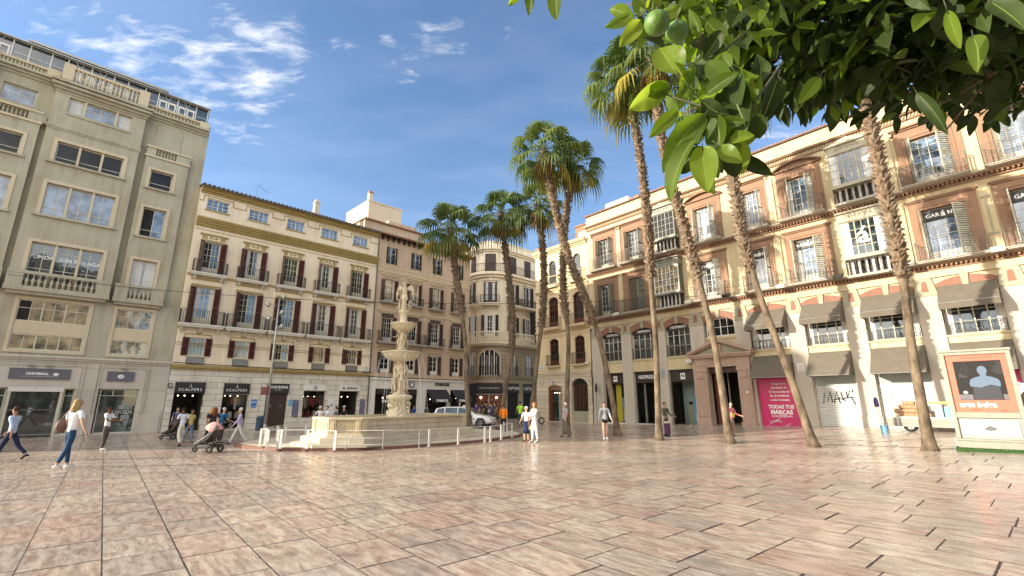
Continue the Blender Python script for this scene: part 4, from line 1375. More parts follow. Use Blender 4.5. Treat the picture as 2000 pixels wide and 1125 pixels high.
    q.tube([(.2 * math.cos(a * .393), -.082, .28 + .2 * math.sin(a * .393)) for a in range(17)], .018, 'letter', 5, cap=False)
    q.ball((0, -.08, .32), .06, 'letter', 8, (.8, .2, 1)); q.prism([(-.09, .12), (.09, .12), (.05, .26), (-.05, .26)], -.09, -.081, 'letter')
    for s_ in (-1, 1): q.tube([(s_ * .05, -.085, .24), (s_ * .13, -.085, .3), (s_ * .11, -.085, .4)], .014, 'letter', 4)
    q.build('disc', o)
    # penthouse and rooftop block
    o = F.thing('rooftop_annex', 'tan rooftop storey with a tiled edge set back above the tan house', 'rooftop structure')
    q = MB(); q.box(11.72, 17.6, 2.8, 8, 13.9, 16.1, 'b3wall')
    q.box(12.1, 13.2, 2.76, 2.799, 15.1, 15.4, 'b3trim'); q.box(14.3, 15.4, 2.76, 2.799, 14.5, 14.8, 'b3trim'); q.build('wall', o)
    q = MB(); q.box(11.85, 13.0, 2.75, 2.759, 14.95, 15.12, 'glass_dark') if False else q.box(12.15, 13.15, 2.75, 2.7599, 15.13, 15.37, 'glass_dark'); q.build('window', o)
    q = MB(); tile_roof(q, 11.62, 17.7, 16.13, 2.6, 8, .15, 'rooftile_red'); q.build('roof', o)
    q = MB(); q.box(14.3, 17.1, 3.6, 7, 16.1, 16.9, 'b3wall'); q.build('parapet', o)
    o = F.thing('rooftop_tower', 'pale square rooftop block with a small chimney at its corner, above the tan house', 'rooftop structure')
    q = MB(); q.box(13.75, 17.2, 6.5, 11.0, 15.5, 19.5, 'palebeige'); q.box(13.7, 17.28, 6.44, 11.05, 19.5, 19.62, 'palebeige'); q.build('wall', o)
    q = MB(); q.box(13.76, 14.12, 6.52, 6.9, 19.62, 20.35, 'palebeige'); q.box(13.7, 14.18, 6.46, 6.96, 20.35, 20.43, 'rooftile_red'); q.tube([(13.94, 6.7, 20.4), (13.94, 6.7, 20.62)], .13, 'rooftile_red', 8); q.build('chimney', o)
    return root


build_b3()
# ------------------------------------------------------------------ cream corner house with a rounded corner
def build_b4():
    cx, cy, r = -2.2, 49.8, 2.3
    root = thing('corner_house', 'pale corner house with a rounded corner, brown shutters and arched first-floor windows', 'building', (0, 0, 0))

    def plan(off):
        """outline: short flat to the left, the round corner, then a flat receding to the right"""
        rr = r + off
        P = []
        a0, a1 = 180 + 20, 315
        P.append((cx + rr * math.cos(R(a0)) - 4 * math.cos(R(a0 + 90)) * -1 * 0 - 3.5 * .34 * -1 * 0 + 0, cy + rr * math.sin(R(a0)) + 0))
        P = []
        d0 = (math.cos(R(a0 - 90)), math.sin(R(a0 - 90)))
        P.append((cx + rr * math.cos(R(a0)) + d0[0] * 7, cy + rr * math.sin(R(a0)) + d0[1] * 7))
        for i in range(25):
            a = R(a0 + (a1 - a0) * i / 24)
            P.append((cx + rr * math.cos(a), cy + rr * math.sin(a)))
        e = P[-1]
        P.append((e[0] + .707 * 12, e[1] + .707 * 12))
        return P

    def band(mb, o0, o1, z0, z1, m):
        A, B = plan(o0), plan(o1)
        for (p, q, s, t) in zip(A, A[1:], B[1:], B):
            mb.faces([(*p, z0), (*q, z0), (*s, z0), (*t, z0), (*p, z1), (*q, z1), (*s, z1), (*t, z1)], [(0, 1, 2, 3), (4, 5, 6, 7), (3, 2, 6, 7), (0, 4, 5, 1)], m)
    mb = MB()
    A = plan(0)
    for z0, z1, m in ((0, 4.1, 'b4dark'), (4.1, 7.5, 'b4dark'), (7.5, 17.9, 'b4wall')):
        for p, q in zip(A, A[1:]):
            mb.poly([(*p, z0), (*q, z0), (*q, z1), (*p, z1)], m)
    mb.poly([(*p, 17.9) for p in A], 'b4wall')
    o = mb.build('wall', root)
    t = MB()
    band(t, .0, .12, 4.0, 4.2, 'b4dark'); band(t, 0, .2, 4.2, 4.3, 'b4dark')
    band(t, 0, .62, 7.42, 7.62, 'b4wall'); band(t, 0, .4, 7.25, 7.42, 'b4wall'); band(t, .58, .66, 8.55, 8.68, 'b4wall')
    band(t, 0, .55, 14.72, 14.98, 'b4wall'); band(t, 0, .3, 14.45, 14.72, 'b4wall')
    band(t, 0, .2, 17.3, 17.5, 'b4wall'); band(t, 0, .4, 17.5, 17.75, 'b4wall'); band(t, 0, .1, 17.75, 18.35, 'b4wall'); band(t, -.1, .16, 18.35, 18.45, 'b4wall')
    for z in [4.6 + .42 * k for k in range(6)]:
        band(t, 0, .02, z, z + .03, 'iron_grey')
    o = t.build('cornice', root)
    rl = MB()
    P = plan(.5)
    for z, th in ((15.88, .05), (15.1, .03), (15.7, .02)):
        rl.tube([(x, y, z) for x, y in P], th * .6, 'iron', 4, cap=False)
    dist = 0
    for p, q in zip(P[1:], P[2:]):
        L_ = math.dist(p, q); n = max(1, int(L_ / .14))
        for i in range(n):
            x, y = p[0] + (q[0] - p[0]) * i / n, p[1] + (q[1] - p[1]) * i / n
            rl.box(x - .01, x + .01, y - .01, y + .01, 14.98, 15.88, 'iron')
    rl.build('railing', root)
    bl = MB()
    P = plan(.62)
    prof = [(.06, 0), (.035, .12), (.075, .4), (.035, .75), (.06, .9)]
    for p, q in zip(P[1:], P[2:]):
        L_ = math.dist(p, q); n = max(1, int(L_ / .24))
        for i in range(n):
            t_ = (i + .5) / n
            bl.lathe([(a, b * 1.0) for a, b in prof], (p[0] + (q[0] - p[0]) * t_, p[1] + (q[1] - p[1]) * t_, 7.62), 6, 'b4wall')
    bl.build('balustrade', root)

    def spot(a=None, s=None):
        """frame on the curve at angle a, or on the flat at s metres past it"""
        if a is not None:
            x, y = cx + r * math.cos(R(a)), cy + r * math.sin(R(a))
            return Matrix.Translation((x, y, 0)) @ Matrix.Rotation(R(a + 90), 4, 'Z')
        e = plan(0)[-2]
        return Matrix.Translation((e[0] + .707 * s, e[1] + .707 * s, 0)) @ Matrix.Rotation(R(45), 4, 'Z')

    def place(o, T):
        o.matrix_local = T
    for T, kind in ((spot(a=268), 'main'), (spot(s=.9), 'flat'), (spot(s=3.2), 'flat'), (spot(s=5.6), 'flat'), (spot(a=215), 'side')):
        hw = .58 if kind == 'main' else .5
        for z0, z1, nm in ((15.0, 17.05, 'top'), (11.62, 13.95, 'mid'), (8.2, 10.4, 'low')):
            w_ = window(root, -hw + .02, hw - .02, z0, z1, -.06, 2, 3, 'wood' if nm != 'low' else 'white', 'glass_dark' if nm != 'low' else 'glass', heavy=(1,), panel=.15, curtain=.28 if nm != 'top' else 0)
            place(w_, T)
            if nm == 'top':
                k = MB(); k.box(-hw, hw, -.09, -.062, z0, z1, 'shutter_brown')
                for q in range(22): k.box(-hw + .04, hw - .04, -.10, -.0901, z0 + .06 + q * .09, z0 + .10 + q * .09, 'shutter_brown')
                k.box(-.015, .015, -.105, -.0902, z0, z1, 'iron')
                k.build('shutter', w_)
            else:
                shutter(w_, -hw, -.07, z0, z1, .34, 16 if nm == 'low' else 70, 'shutter_brown', -1); shutter(w_, hw, -.07, z0, z1, .34, 16 if nm == 'low' else 70, 'shutter_brown', 1)
            sr = MB(); frame_box(sr, -hw, hw, z0, z1, .16, -.05, .05, 'b4wall', bottom=False)
            if nm == 'mid':
                sr.box(-hw - .3, hw + .3, -.16, 0, z1 + .18, z1 + .3, 'b4wall'); sr.ball((0, -.06, z1 + .38), .2, 'b4wall', 8, (1.4, .5, .8))
            ob = sr.build('surround', root); place(ob, T)
            if nm == 'mid':
                bb = balcony(root, -1.0, 1.0, z0, .62, .82, 'b4wall', 'iron', th=.25, brackets=2); place(bb, T)
        # arched first-floor openings
        aw = 1.0 if kind == 'main' else .62
        g = MB()
        pts = [(-aw, 4.25), (aw, 4.25)] + [(aw * math.cos(R(x)), 6.05 + aw * .75 * math.sin(R(x))) for x in range(0, 181, 15)]
        g.prism(pts, -.08, -.07, 'glass_dark')
        n = 4 if aw > .8 else 3
        for i in range(n + 1):
            x = -aw + 2 * aw * i / n
            zt = 6.05 + aw * .75 * math.sqrt(max(0, 1 - (x / aw) ** 2))
            g.box(x - .05, x + .05, -.12, -.081, 4.25, max(zt, 5.0), 'white' if 0 < i < n else 'iron')
            if i < n:
                g.box(x + aw / n - .02, x + aw / n + .02, -.11, -.081, 4.25, 6.3, 'white')
        ob = g.build('arched_window', root); place(ob, T)
        ab = MB(); arch_band(ab, -aw - .02, aw + .02, 6.05, 6.05 + aw * .75, .2, -.13, .05, 'b4dark')
        ab.box(-aw - .2, -aw, -.13, .05, 4.3, 6.1, 'b4dark'); ab.box(aw, aw + .2, -.13, .05, 4.3, 6.1, 'b4dark')
        q = ab.build('surround', root); place(q, T)
        rb = MB(); railing_mb(rb, -aw, aw, 4.3, .14, .9, 'iron', .16, yw=-.1); q = rb.build('railing', ob)
        # shop openings
        sw = 1.35 if kind == 'main' else .75
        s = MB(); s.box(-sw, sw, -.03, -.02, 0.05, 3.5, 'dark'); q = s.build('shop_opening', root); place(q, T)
        if kind == 'main':
            s = MB()
            s.box(-sw + .1, sw - .1, -.045, -.031, .3, 2.4, 'wood_red'); s.box(-.04, .04, -.07, -.046, .05, 2.4, 'b3trim'); s.box(-sw, sw, -.07, -.046, 2.4, 2.46, 'metal')
            for k in range(26):
                random.seed(k)
                s.box(-1.1 + .09 * k, -1.04 + .09 * k, -.055, -.046, .6 + .4 * (k % 4), .75 + .4 * (k % 4), random.choice(['goods_tan', 'yellow', 'goods_red', 'letter_dim']))
            s.ball((-.8, -.1, 2.1), .09, 'lamp_lit', 8); s.ball((.75, -.1, 2.1), .08, 'lamp_lit', 8)
            q = s.build('shop_window', root); place(q, T)
    for T, txt, hw, lab in ((spot(a=268), 'CAPTAIN CANDY SHOP', 1.38, 'long black signboard on the rounded corner above the lit sweet display'), (spot(s=.9), 'CAPTAIN', .8, 'black sign with white letters partly behind a palm trunk, right of the rounded corner'), (spot(s=3.2), 'CAPTAIN', .8, 'right-most black sign of the corner house, only its first letters in view')):
        o = thing('shop_sign', lab, 'sign'); o.matrix_world = T @ Matrix.Translation((0, -.08, 2.58))
        q = MB(); q.box(-hw, hw, -.06, 0, 0, .95, 'signblack'); q.build('board', o)
        lettering(o, txt, 0, .42, -.07, .2 if hw > 1 else .42, 'letter_dim' if hw > 1 else 'letter', bold=.005, wide=.95)
    # closed glazed balcony on the side street and flower pots
    mb = MB(); mb.box(-.8, .8, -.75, 0, 7.9, 11.2, 'iron')
    for k in range(6): mb.box(-.72, .72, -.77, -.751, 8.2 + k * .5, 8.55 + k * .5, 'letter_dim')
    q = mb.build('glazed_balcony', root); place(q, spot(s=4.4))


build_b4()

# ------------------------------------------------------------------ narrow beige house
def arch_window(root, u0, u1, z0, zs, z1, y, cols, rows, fm, gm, wallm, name='window', ztop=None, panel=0.0, curtain=0, open_cols=()):
    w = window(root, u0, u1, z0, z1, y, cols, rows, fm, gm, heavy=(cols // 2,), panel=panel, name=name, curtain=curtain, mw=.024, open_cols=open_cols)
    return w


def build_b5a():
    F = FR
    root = F.thing('town_house', 'narrow beige house with arched windows, a roof terrace and a rusticated ground floor', 'building')
    x0, x1 = -17.42, -10.96
    U = [-15.15, -12.15]
    mb = MB()
    holes = []
    for c in U:
        holes += [(c - .45, c + .45, 12.0, 14.4), (c - .6, c + .6, 8.1, 10.95), (c - .56, c + .56, 4.75, 7.15)]
    wall(mb, x0, x1, 4.2, 15.45, holes, 'b5aWall', 0, .25)
    for c in U:
        for hw, zs, z1 in ((.45, 14.1, 14.4), (.6, 10.65, 10.95), (.56, 6.9, 7.15)):
            arch_fill(mb, c - hw, c + hw, zs, z1 - .004, z1, 0.001, .24, 'b5aWall', 8)
    mb.poly([(x0, 0, 0), (x0, 0, 15.4), (x0, 11, 15.4), (x0, 11, 0)], 'b5aWall'); mb.poly([(x0, 11, 0), (x0, 11, 15.4), (x1, 11, 15.4), (x1, 11, 0)], 'b5aWall')
    mb.box(x0, x1, 0.01, 11, 15.3, 15.44, 'b5aWall')
    mb.box(x0 - .04, x0 + .6, -.06, .5, 15.45, 16.1, 'b5brick')
    mb.build('wall', root)
    g = MB()
    gh = [(-15.95, -14.3, .06, 3.1), (-13.2, -11.4, .06, 3.6)]
    wall(g, x0, x1, 0, 4.0, gh, 'b5aStone', -.03, .35)
    arch_fill(g, -13.2, -11.4, 3.1, 3.595, 3.6, -.028, .3, 'b5aStone')
    for c, hw, zs, z1 in ((-12.3, .9, 3.1, 3.6), (-15.1, .82, 2.9, 3.1)):
        arch_band(g, c - hw, c + hw, zs, z1, .12, -.06, -.031, 'b5aStone')
    for c in (-12.3, -15.1):
        for k in range(-3, 4):
            a = k * .2
            g.prism([(c + math.sin(a) * 1.15 - .015, 3.05 + .65 * math.cos(a)), (c + math.sin(a) * 1.15 + .015, 3.05 + .65 * math.cos(a)), (c + math.sin(a) * 1.7 + .015, 3.1 + .85 * math.cos(a)), (c + math.sin(a) * 1.7 - .015, 3.1 + .85 * math.cos(a))], -.036, -.0301, 'iron_grey')
    for c in (-16.7, -13.75, -11.0):
        g.tube([(c + .22 * math.cos(a * .524), -.035, 3.45 + .38 * math.sin(a * .524)) for a in range(13)], .016, 'iron_grey', 4, cap=False)
    for a, b in ((x0, -15.96), (-14.29, -13.21), (-11.39, x1)):
        g.box(a, b, -.09, -.031, 0, .95, 'b5aStone')
    g.box(x0, x1, -.1, -.031, 3.98, 4.2, 'b5aStone')
    g.build('ground_floor', root)
    t = MB()
    for z, pr in ((11.55, .1), (7.72, .12)):
        t.box(x0, x1, -pr, -.001, z, z + .09, 'b5aWall'); t.box(x0, x1, -pr - .08, -.001, z + .091, z + .17, 'b5aWall')
    for dz, pr in ((15.1, .08), (15.22, .2), (15.36, .34), (15.5, .42)):
        t.box(x0 - .1, x1, -pr, -.001, dz, dz + (.119 if dz < 15.5 else .1), 'b5aWall')
    t.box(x0, x1, -.03, -.001, 12.9, 12.97, 'b5aWall'); t.box(x0, x1, -.03, -.001, 14.0, 14.05, 'b5aWall') if False else None
    t.box(x0, x1, -.05, -.001, 7.3, 7.6, 'b5aWall')
    for k in range(30):
        t.ball((x0 + .12 + k * .214, -.05, 7.45), .07, 'b5aWall', 6, (1, .5, 1))
    for c in U:
        for q in (-.95, .79):
            t.box(c + q, c + q + .16, -.035, -.001, 5.0, 7.15, 'b5aWall')
            t.box(c + q, c + q + .16, -.035, -.001, 8.3, 10.9, 'b5aWall')
        for k in range(-2, 3):
            t.ball((c + k * .16, -.02, 14.75 + (.05 if k == 0 else 0)), .07, 'b5aWall', 6, (1, .6, .7))
            t.ball((c + k * .18, -.02, 11.25 + (.05 if k == 0 else 0)), .08, 'b5aWall', 6, (1, .6, .7))
        arch_band(t, c - .45, c + .45, 14.1, 14.4, .1, -.04, -.001, 'b5aWall'); arch_band(t, c - .6, c + .6, 10.65, 10.95, .12, -.04, -.001, 'b5aWall'); arch_band(t, c - .56, c + .56, 6.9, 7.15, .1, -.04, -.001, 'b5aWall')
    t.build('cornice', root)
    for i, c in enumerate(U):
        arch_window(root, c - .45, c + .45, 12.02, 14.1, 14.38, .1, 4, 4, 'wood', 'glass', 'b5aWall', panel=.15, name='balcony_door')
        b = balcony(root, c - .75, c + .75, 12.0, .45, .95, 'b5aWall', 'iron', th=.22)
        arch_window(root, c - .6, c + .6, 8.12, 10.6, 10.93, .12, 4, 4, 'wood_red', 'glass_dark', 'b5aWall', panel=.2, name='balcony_door', open_cols=(1, 2) if i else ())
        balcony(root, c - 1.0, c + 1.0, 8.1, .5, .95, 'b5aWall', 'iron', th=.2)
        arch_window(root, c - .56, c + .56, 4.77, 6.9, 7.13, .12, 4, 4, 'wood_red', 'glass_dark', 'b5aWall', panel=.2, name='balcony_door')
        balcony(root, c - .7, c + .7, 4.75, .3, .95, 'b5aWall', 'iron', th=.14)
    # roof terrace railing and a low penthouse
    b = MB()
    for z in (16.4, 15.7): b.box(x0 + .7, x1 - 1.2, .3, .33, z, z + .04, 'iron')
    for k in range(38): b.box(x0 + .7 + k * .12, x0 + .715 + k * .12, .305, .325, 15.45, 16.4, 'iron')
    b.build('railing', root)
    p = MB(); p.box(-13.6, x1, 1.6, 9, 15.4, 17.6, 'b5brick'); p.box(-13.7, x1, 1.5, 9, 17.6, 17.7, 'rooftile_red'); p.box(-13.2, -12.0, 1.55, 1.599, 15.9, 17.0, 'shutter_cream'); p.build('penthouse', root)
    d = MB()
    for k in range(4):
        d.box(-13.1 + .41 * k, -12.72 + .41 * k, .2, .26, .95, 3.1, 'wood'); frame_box(d, -13.05 + .41 * k, -12.77 + .41 * k, 1.1, 1.9, .03, .18, .1999, 'wood', True); frame_box(d, -13.05 + .41 * k, -12.77 + .41 * k, 2.1, 2.9, .03, .18, .1999, 'wood', True)
    d.prism([(-13.2, 3.1), (-11.4, 3.1)] + [(-12.3 + .9 * math.cos(R(a)), 3.1 + .48 * math.sin(R(a))) for a in range(15, 180, 15)], .22, .25, 'dark')
    d.box(-13.2, -11.4, .19, .24, .06, .94, 'b5cap'); d.box(-13.2, -11.4, .18, .27, 3.06, 3.13, 'wood')
    d.build('door', root)
    s = MB()
    s.box(-15.95, -15.7, .02, .3, .06, 3.1, 'wood_red'); s.box(-14.5, -14.3, .02, .3, .06, 3.1, 'b5brick'); s.box(-15.7, -14.5, .02, .3, 2.7, 3.1, 'b5arch')
    s.build('door_frame', root)
    s = MB(); s.poly([(-15.7, .28, .06), (-14.5, .28, .06), (-14.5, .28, 2.7), (-15.7, .28, 2.7)], 'glass_shop'); s.box(-14.95, -14.52, .25, .279, .06, 2.4, 'b5cap')
    for k in range(3): s.ball((-15.4 + .3 * k, .2, 2.45), .03, 'lamp_lit', 6)
    s.build('shop_window', root)
    o = F.thing('street_sign', 'small white street name plate on the beige house, left of the lowest balcony', 'sign', -16.72, -.031, 4.45)
    q = MB(); q.box(-.3, .3, -.02, 0, 0, .42, 'white'); q.build('plate', o); lettering(o, 'Plaza de la\nConstitucion', 0, .23, -.024, .1, 'signgrey')
    o = F.thing('pole_sign', 'tall thin sign with a black oval disc at the corner pier', 'sign', -10.2, -.45, 0)
    q = MB(); q.tube([(0, 0, 0), (0, 0, 2.4)], .02, 'iron', 6); q.build('pole', o)
    q = MB(); q.ball((0, 0, 2.75), .2, 'signblack', 14, (.7, .2, 1.9)); q.build('disc', o)
    o = F.thing('wall_lamp', 'small lantern above the wood-framed shop door of the beige house', 'lamp', -15.2, -.05, 3.25)
    q = MB(); q.tube([(0, 0, .1), (0, -.3, .18)], .018, 'iron', 5); q.lathe([(.02, .2), (.1, .12), (.13, -.05), (.05, -.08)], (0, -.3, 0), 8, 'metal'); q.build('lamp_head', o)
    o = F.thing('security_camera', 'white box camera with a cable at the top of the corner pier', 'camera', -11.3, -.1, 4.7)
    q = MB(); q.box(-.2, .2, -.14, 0, 0, .16, 'offwhite'); q.tube([(.2, -.05, .1), (.38, -.03, .1), (.42, -.02, -.5), (.42, -.02, -3)], .018, 'iron', 4); q.build('housing', o)


build_b5a()


# ------------------------------------------------------------------ large yellow and brick-red house, right
def build_b5():
    F = FR
    root = F.thing('arcade_building', 'long yellow and brick-red building with stone piers, balconies and two-storey glazed oriels', 'building')
    x0, x1 = -10.92, 22.0
    piers = [(-10.85, -9.8), (-7.9, -7.0), (-4.9, -4.1), (-2.2, -1.2), (.85, 1.75), (3.95, 4.78), (6.8, 7.62), (9.82, 10.65), (12.75, 13.6), (15.75, 16.6), (18.7, 19.5), (21.2, 22.0)]
    bays = [(a[1], b[0]) for a, b in zip(piers, piers[1:])]
    cols = [(-9.0, .70, 1.28), (-6.15, .68, 1.2), (-3.3, 0, 0), (-.35, .72, 1.2), (2.87, .56, .92), (5.6, .74, 1.2), (8.35, 0, 0), (11.5, .82, 1.25), (14.55, .82, 1.25), (17.6, .8, 1.2), (20.4, .8, 1.2)]
    mb = MB()
    holes = []
    for c, w, ow in cols:
        if w:
            holes += [(c - w, c + w, 12.35, 14.85), (c - w, c + w, 8.4, 10.98)]
    wall(mb, x0, x1, 7.95, 17.35, holes, 'b5wall', 0, .26, 'b5brick')
    mb.poly([(x0, 0, 0), (x0, 0, 17.3), (x0, 12, 17.3), (x0, 12, 0)], 'b5wall'); mb.poly([(x1, 0, 0), (x1, 12, 0), (x1, 12, 17.3), (x1, 0, 17.3)], 'b5wall'); mb.poly([(x0, 12, 0), (x0, 12, 17.3), (x1, 12, 17.3), (x1, 12, 0)], 'b5wall')
    mb.build('wall', root)
    rf = MB(); tile_roof(rf, x0 - .1, x1, 17.4, -.16, 5, .9, 'rooftile_red'); rf.box(x0 - .05, x1, -.14, 0, 17.34, 17.37, 'b5brick'); rf.poly([(x0, 5, 18.25), (x1, 5, 18.25), (x1, 12, 17.3), (x0, 12, 17.3)], 'rooftile_red')
    rf.build('roof', root)
    # brick-red panels with mouldings round each opening
    for c, w, ow in cols:
        if not w:
            continue
        br = MB()
        for z0, z1, hz0, hz1 in ((12.3, 15.45, 12.35, 14.85), (8.35, 11.42, 8.4, 10.98)):
            wall(br, c - ow, c + ow, z0, z1, [(c - w, c + w, hz0, hz1)], 'b5brick', -.055, .06)
            br.poly([(c - ow, -.055, z0), (c - ow, -.055, z1), (c - ow, 0, z1), (c - ow, 0, z0)], 'b5brick'); br.poly([(c + ow, -.055, z0), (c + ow, 0, z0), (c + ow, 0, z1), (c + ow, -.055, z1)], 'b5brick')
            frame_box(br, c - w - .13, c + w + .13, hz0, hz1 + .13, .04, -.085, -.056, 'b5brick', False)
            frame_box(br, c - w, c + w, hz0, hz1, .045, -.075, -.056, 'b5brick', False)
        br.box(c - ow - .04, c + ow + .04, -.12, -.001, 11.43, 11.5, 'b5brick'); br.box(c - ow - .1, c + ow + .1, -.17, -.001, 11.501, 11.56, 'b5brick')
        # hoods of the top floor: flat, or a shallow arch
        if c in (-.35, 5.6):
            arch_fill(br, c - ow, c + ow, 15.46, 15.75, 15.76, -.03, -.001, 'b5brick') if False else None
            arch_band(br, c - ow - .12, c + ow + .12, 15.46, 15.86, .09, -.28, -.001, 'b5brick', 12)
            n = 10
            for i in range(n):
                a = c - ow + 2 * ow * i / n; b_ = a + 2 * ow / n
                z = 15.46 + .38 * (1 - ((a + b_) / 2 - c) ** 2 / (ow + .1) ** 2)
                br.box(a, b_ - .001, -.06, -.001, 15.451, z, 'b5brick')
            br.box(c - ow - .12, c + ow + .12, -.16, -.06, 15.43, 15.5, 'b5brick')
        else:
            br.box(c - ow - .05, c + ow + .05, -.14, -.001, 15.451, 15.53, 'b5brick'); br.box(c - ow - .14, c + ow + .14, -.24, -.001, 15.531, 15.62, 'b5brick')
            br.box(c - ow - .14, c - ow - .02, -.2, -.001, 15.3, 15.45, 'b5wall'); br.box(c + ow + .02, c + ow + .14, -.2, -.001, 15.3, 15.45, 'b5wall')
        br.build('brick_surround', root)
    t = MB()
    # string courses with dentils
    for z in (11.86, 7.92):
        t.box(x0 - .04, x1, -.10, -.001, z - .02, z + .07, 'b5brick'); t.box(x0 - .06, x1, -.3, -.001, z + .17, z + .25, 'b5brick'); t.box(x0 - .08, x1, -.36, -.001, z + .251, z + .32, 'slab')
        k = x0
        while k < x1:
            t.box(k, k + .085, -.24, -.001, z + .071, z + .169, 'b5brick'); k += .17
    t.box(x0 - .04, x1, -.08, -.001, 16.0, 16.06, 'b5brick'); t.box(x0 - .04, x1, -.05, -.001, 16.061, 16.3, 'b5brick'); t.box(x0 - .06, x1, -.2, -.001, 16.301, 16.38, 'b5brick'); t.box(x0 - .06, x1, -.27, -.001, 16.381, 16.45, 'b5wall')
    k = x0 + .1
    while k < x1:
        t.prism([(k, 16.08), (k + .06, 16.08), (k + .15, 16.28), (k + .09, 16.28)], -.085, -.051, 'b5wall'); k += .14
    t.box(x0 - .02, x1, -.04, -.001, 7.55, 7.9, 'b5wall')
    t.build('cornice', root)
    # pilaster strips between the bays
    for c in (-7.6, -4.85, -1.75, 4.0, 7.08, 9.9, 13.05, 16.1, 19.0):
        for z0, z1 in ((12.22, 15.28), (8.28, 11.4)):
            pl = MB()
            pl.box(c - .19, c + .19, -.09, -.001, z0, z1, 'b5wall'); pl.box(c - .13, c + .13, -.08, -.001, z1, z1 + .1, 'b5wall')
            pl.build('pilaster', root)
    pl = MB()
    for c in (13.0,):
        pl.box(c - .035, c + .035, -.13, -.091, 9.2, 10.9, 'b5cap'); pl.box(c - .16, c + .16, -.125, -.091, 9.12, 9.2, 'b5cap'); pl.box(c - .16, c + .16, -.125, -.091, 10.9, 10.98, 'b5cap')
    pl.build('wall_anchor', root)
    # --- stone arcade of two storeys
    for a, b in piers:
        st = MB()
        st.box(a, b, 0, .5, .95, 6.68, 'b5pier')
        st.box(a - .03, b + .03, -.05, .5, 0, .86, 'b5pier'); st.box(a - .05, b + .05, -.07, .5, .861, .949, 'b5pier')
        w = (b - a)
        for k in range(3):
            x = a + w * (.34 + .16 * k)
            st.box(x - .008, x + .008, -.004, -.0005, 1.5, 6.2, 'iron_grey') if False else st.box(x - .012, x + .012, -.012, -.0005, 1.5, 6.3, 'b5pier')
        t0 = .05
        st.prism([(a - .04, 6.681), (b + .04, 6.681), (b - .12, 7.545), (a + .12, 7.545)], -.03, .3, 'b5cap')
        st.prism([(a + .34 * w, 6.9), (a + .66 * w, 6.9), (a + .6 * w, 7.4), (a + .4 * w, 7.4)], -.045, -.031, 'b5arch')
        st.build('pier', root)
    ar = MB()
    for i, (a, b) in enumerate(bays):
        arch_band(ar, a, b, 6.72, 7.05, .44, .02, .3, 'b5arch', 12)
        arch_fill(ar, a - .2, b + .2, 6.9, 7.44, 7.56, .05, .3, 'b5wall')
        c = (a + b) / 2
        ar.prism([(c - .1, 7.02), (c + .1, 7.02), (c + .15, 7.54), (c - .15, 7.54)], -.03, .3, 'b5cap')
        ar.box(a, b, .08, .4, 3.9, 4.72, 'b5wall'); ar.box(a, b, .02, .1, 4.66, 4.74, 'b5wall'); ar.box(a, b, .05, .42, 3.86, 3.899, 'b5wall')
    ar.box(x0, x1, .31, .34, 6.7, 7.9, 'b5wall')
    ar.build('arch', root)
    # back of shops
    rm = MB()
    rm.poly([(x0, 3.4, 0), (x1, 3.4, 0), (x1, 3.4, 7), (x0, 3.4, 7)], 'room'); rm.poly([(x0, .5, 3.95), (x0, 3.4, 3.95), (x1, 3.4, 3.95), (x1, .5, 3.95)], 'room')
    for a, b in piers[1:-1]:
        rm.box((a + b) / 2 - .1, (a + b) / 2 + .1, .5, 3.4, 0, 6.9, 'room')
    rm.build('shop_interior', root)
    # --- upper arcade windows
    for i, (a, b) in enumerate(bays):
        if i == 3:
            w = window(root, a + .12, b - .05, 5.85, 7.02, .2, 4, 2, 'white', 'glass_dark', heavy=(2,), name='arcade_window')
            k = MB(); k.box(a, b, .18, .4, 5.68, 5.84, 'b5wall'); k.box(a, b, .25, .4, 4.7, 5.68, 'b5wall'); k.build('sill', w)
            continue
        gm = 'glass' if i < 3 else 'glass_warm'
        w = window(root, a + .02, b - .02, 4.75, 7.0, .26, 4, 3 if i < 3 else 4, 'cream', gm if i < 3 else 'glass', heavy=(1, 2, 3), name='arcade_window', fw=.07, curtain=0 if i < 3 else .12)
        rb = MB()
        if i < 3:
            railing_mb(rb, a + .04, b - .04, 4.76, .1, .8, 'iron_grey', .1, yw=.2)
        else:
            railing_mb(rb, a + .04, b - .04, 4.76, .1, .55, 'iron', .2, style='scroll', yw=.16)
        rb.build('railing', w)
    # --- awnings
    for i, (a, b) in enumerate(bays):
        if i < 4:
            continue
        for z1, z0, p in ((7.08, 5.85, .85), (4.36, 3.02, .95)):
            if i == 7 and z0 < 4: pass
            q = MB()
            zf = z0 + .3 if z0 > 5 else z0 + .04
            A, B = a + .03, b - .03
            q.faces([(A, .02, z1), (B, .02, z1), (B, -p, zf), (A, -p, zf)], [(0, 3, 2, 1)], 'awning')
            q.faces([(A, .04, z1 - .02), (B, .04, z1 - .02), (B, -p + .02, zf - .02), (A, -p + .02, zf - .02)], [(0, 1, 2, 3)], 'awning')
            if z0 > 5:
                q.box(A, B, -p - .006, -p + .006, z0, zf, 'awning')
            q.poly([(A, .02, z1), (A, -p, zf), (A, -p, zf - .28), (A, .02, zf - .3)], 'awning') if z0 > 5 else q.poly([(A, .02, z1), (A, -p, zf), (A, .02, z0 - .02)], 'awning')
            q.poly([(B, .02, z1), (B, .02, zf - .3), (B, -p, zf - .28), (B, -p, zf)], 'awning') if z0 > 5 else q.poly([(B, .02, z1), (B, .02, z0 - .02), (B, -p, zf)], 'awning')
            q.tube([(A, -p, zf - .01), (B, -p, zf - .01)], .018, 'metal', 5)
            q.build('awning', root)
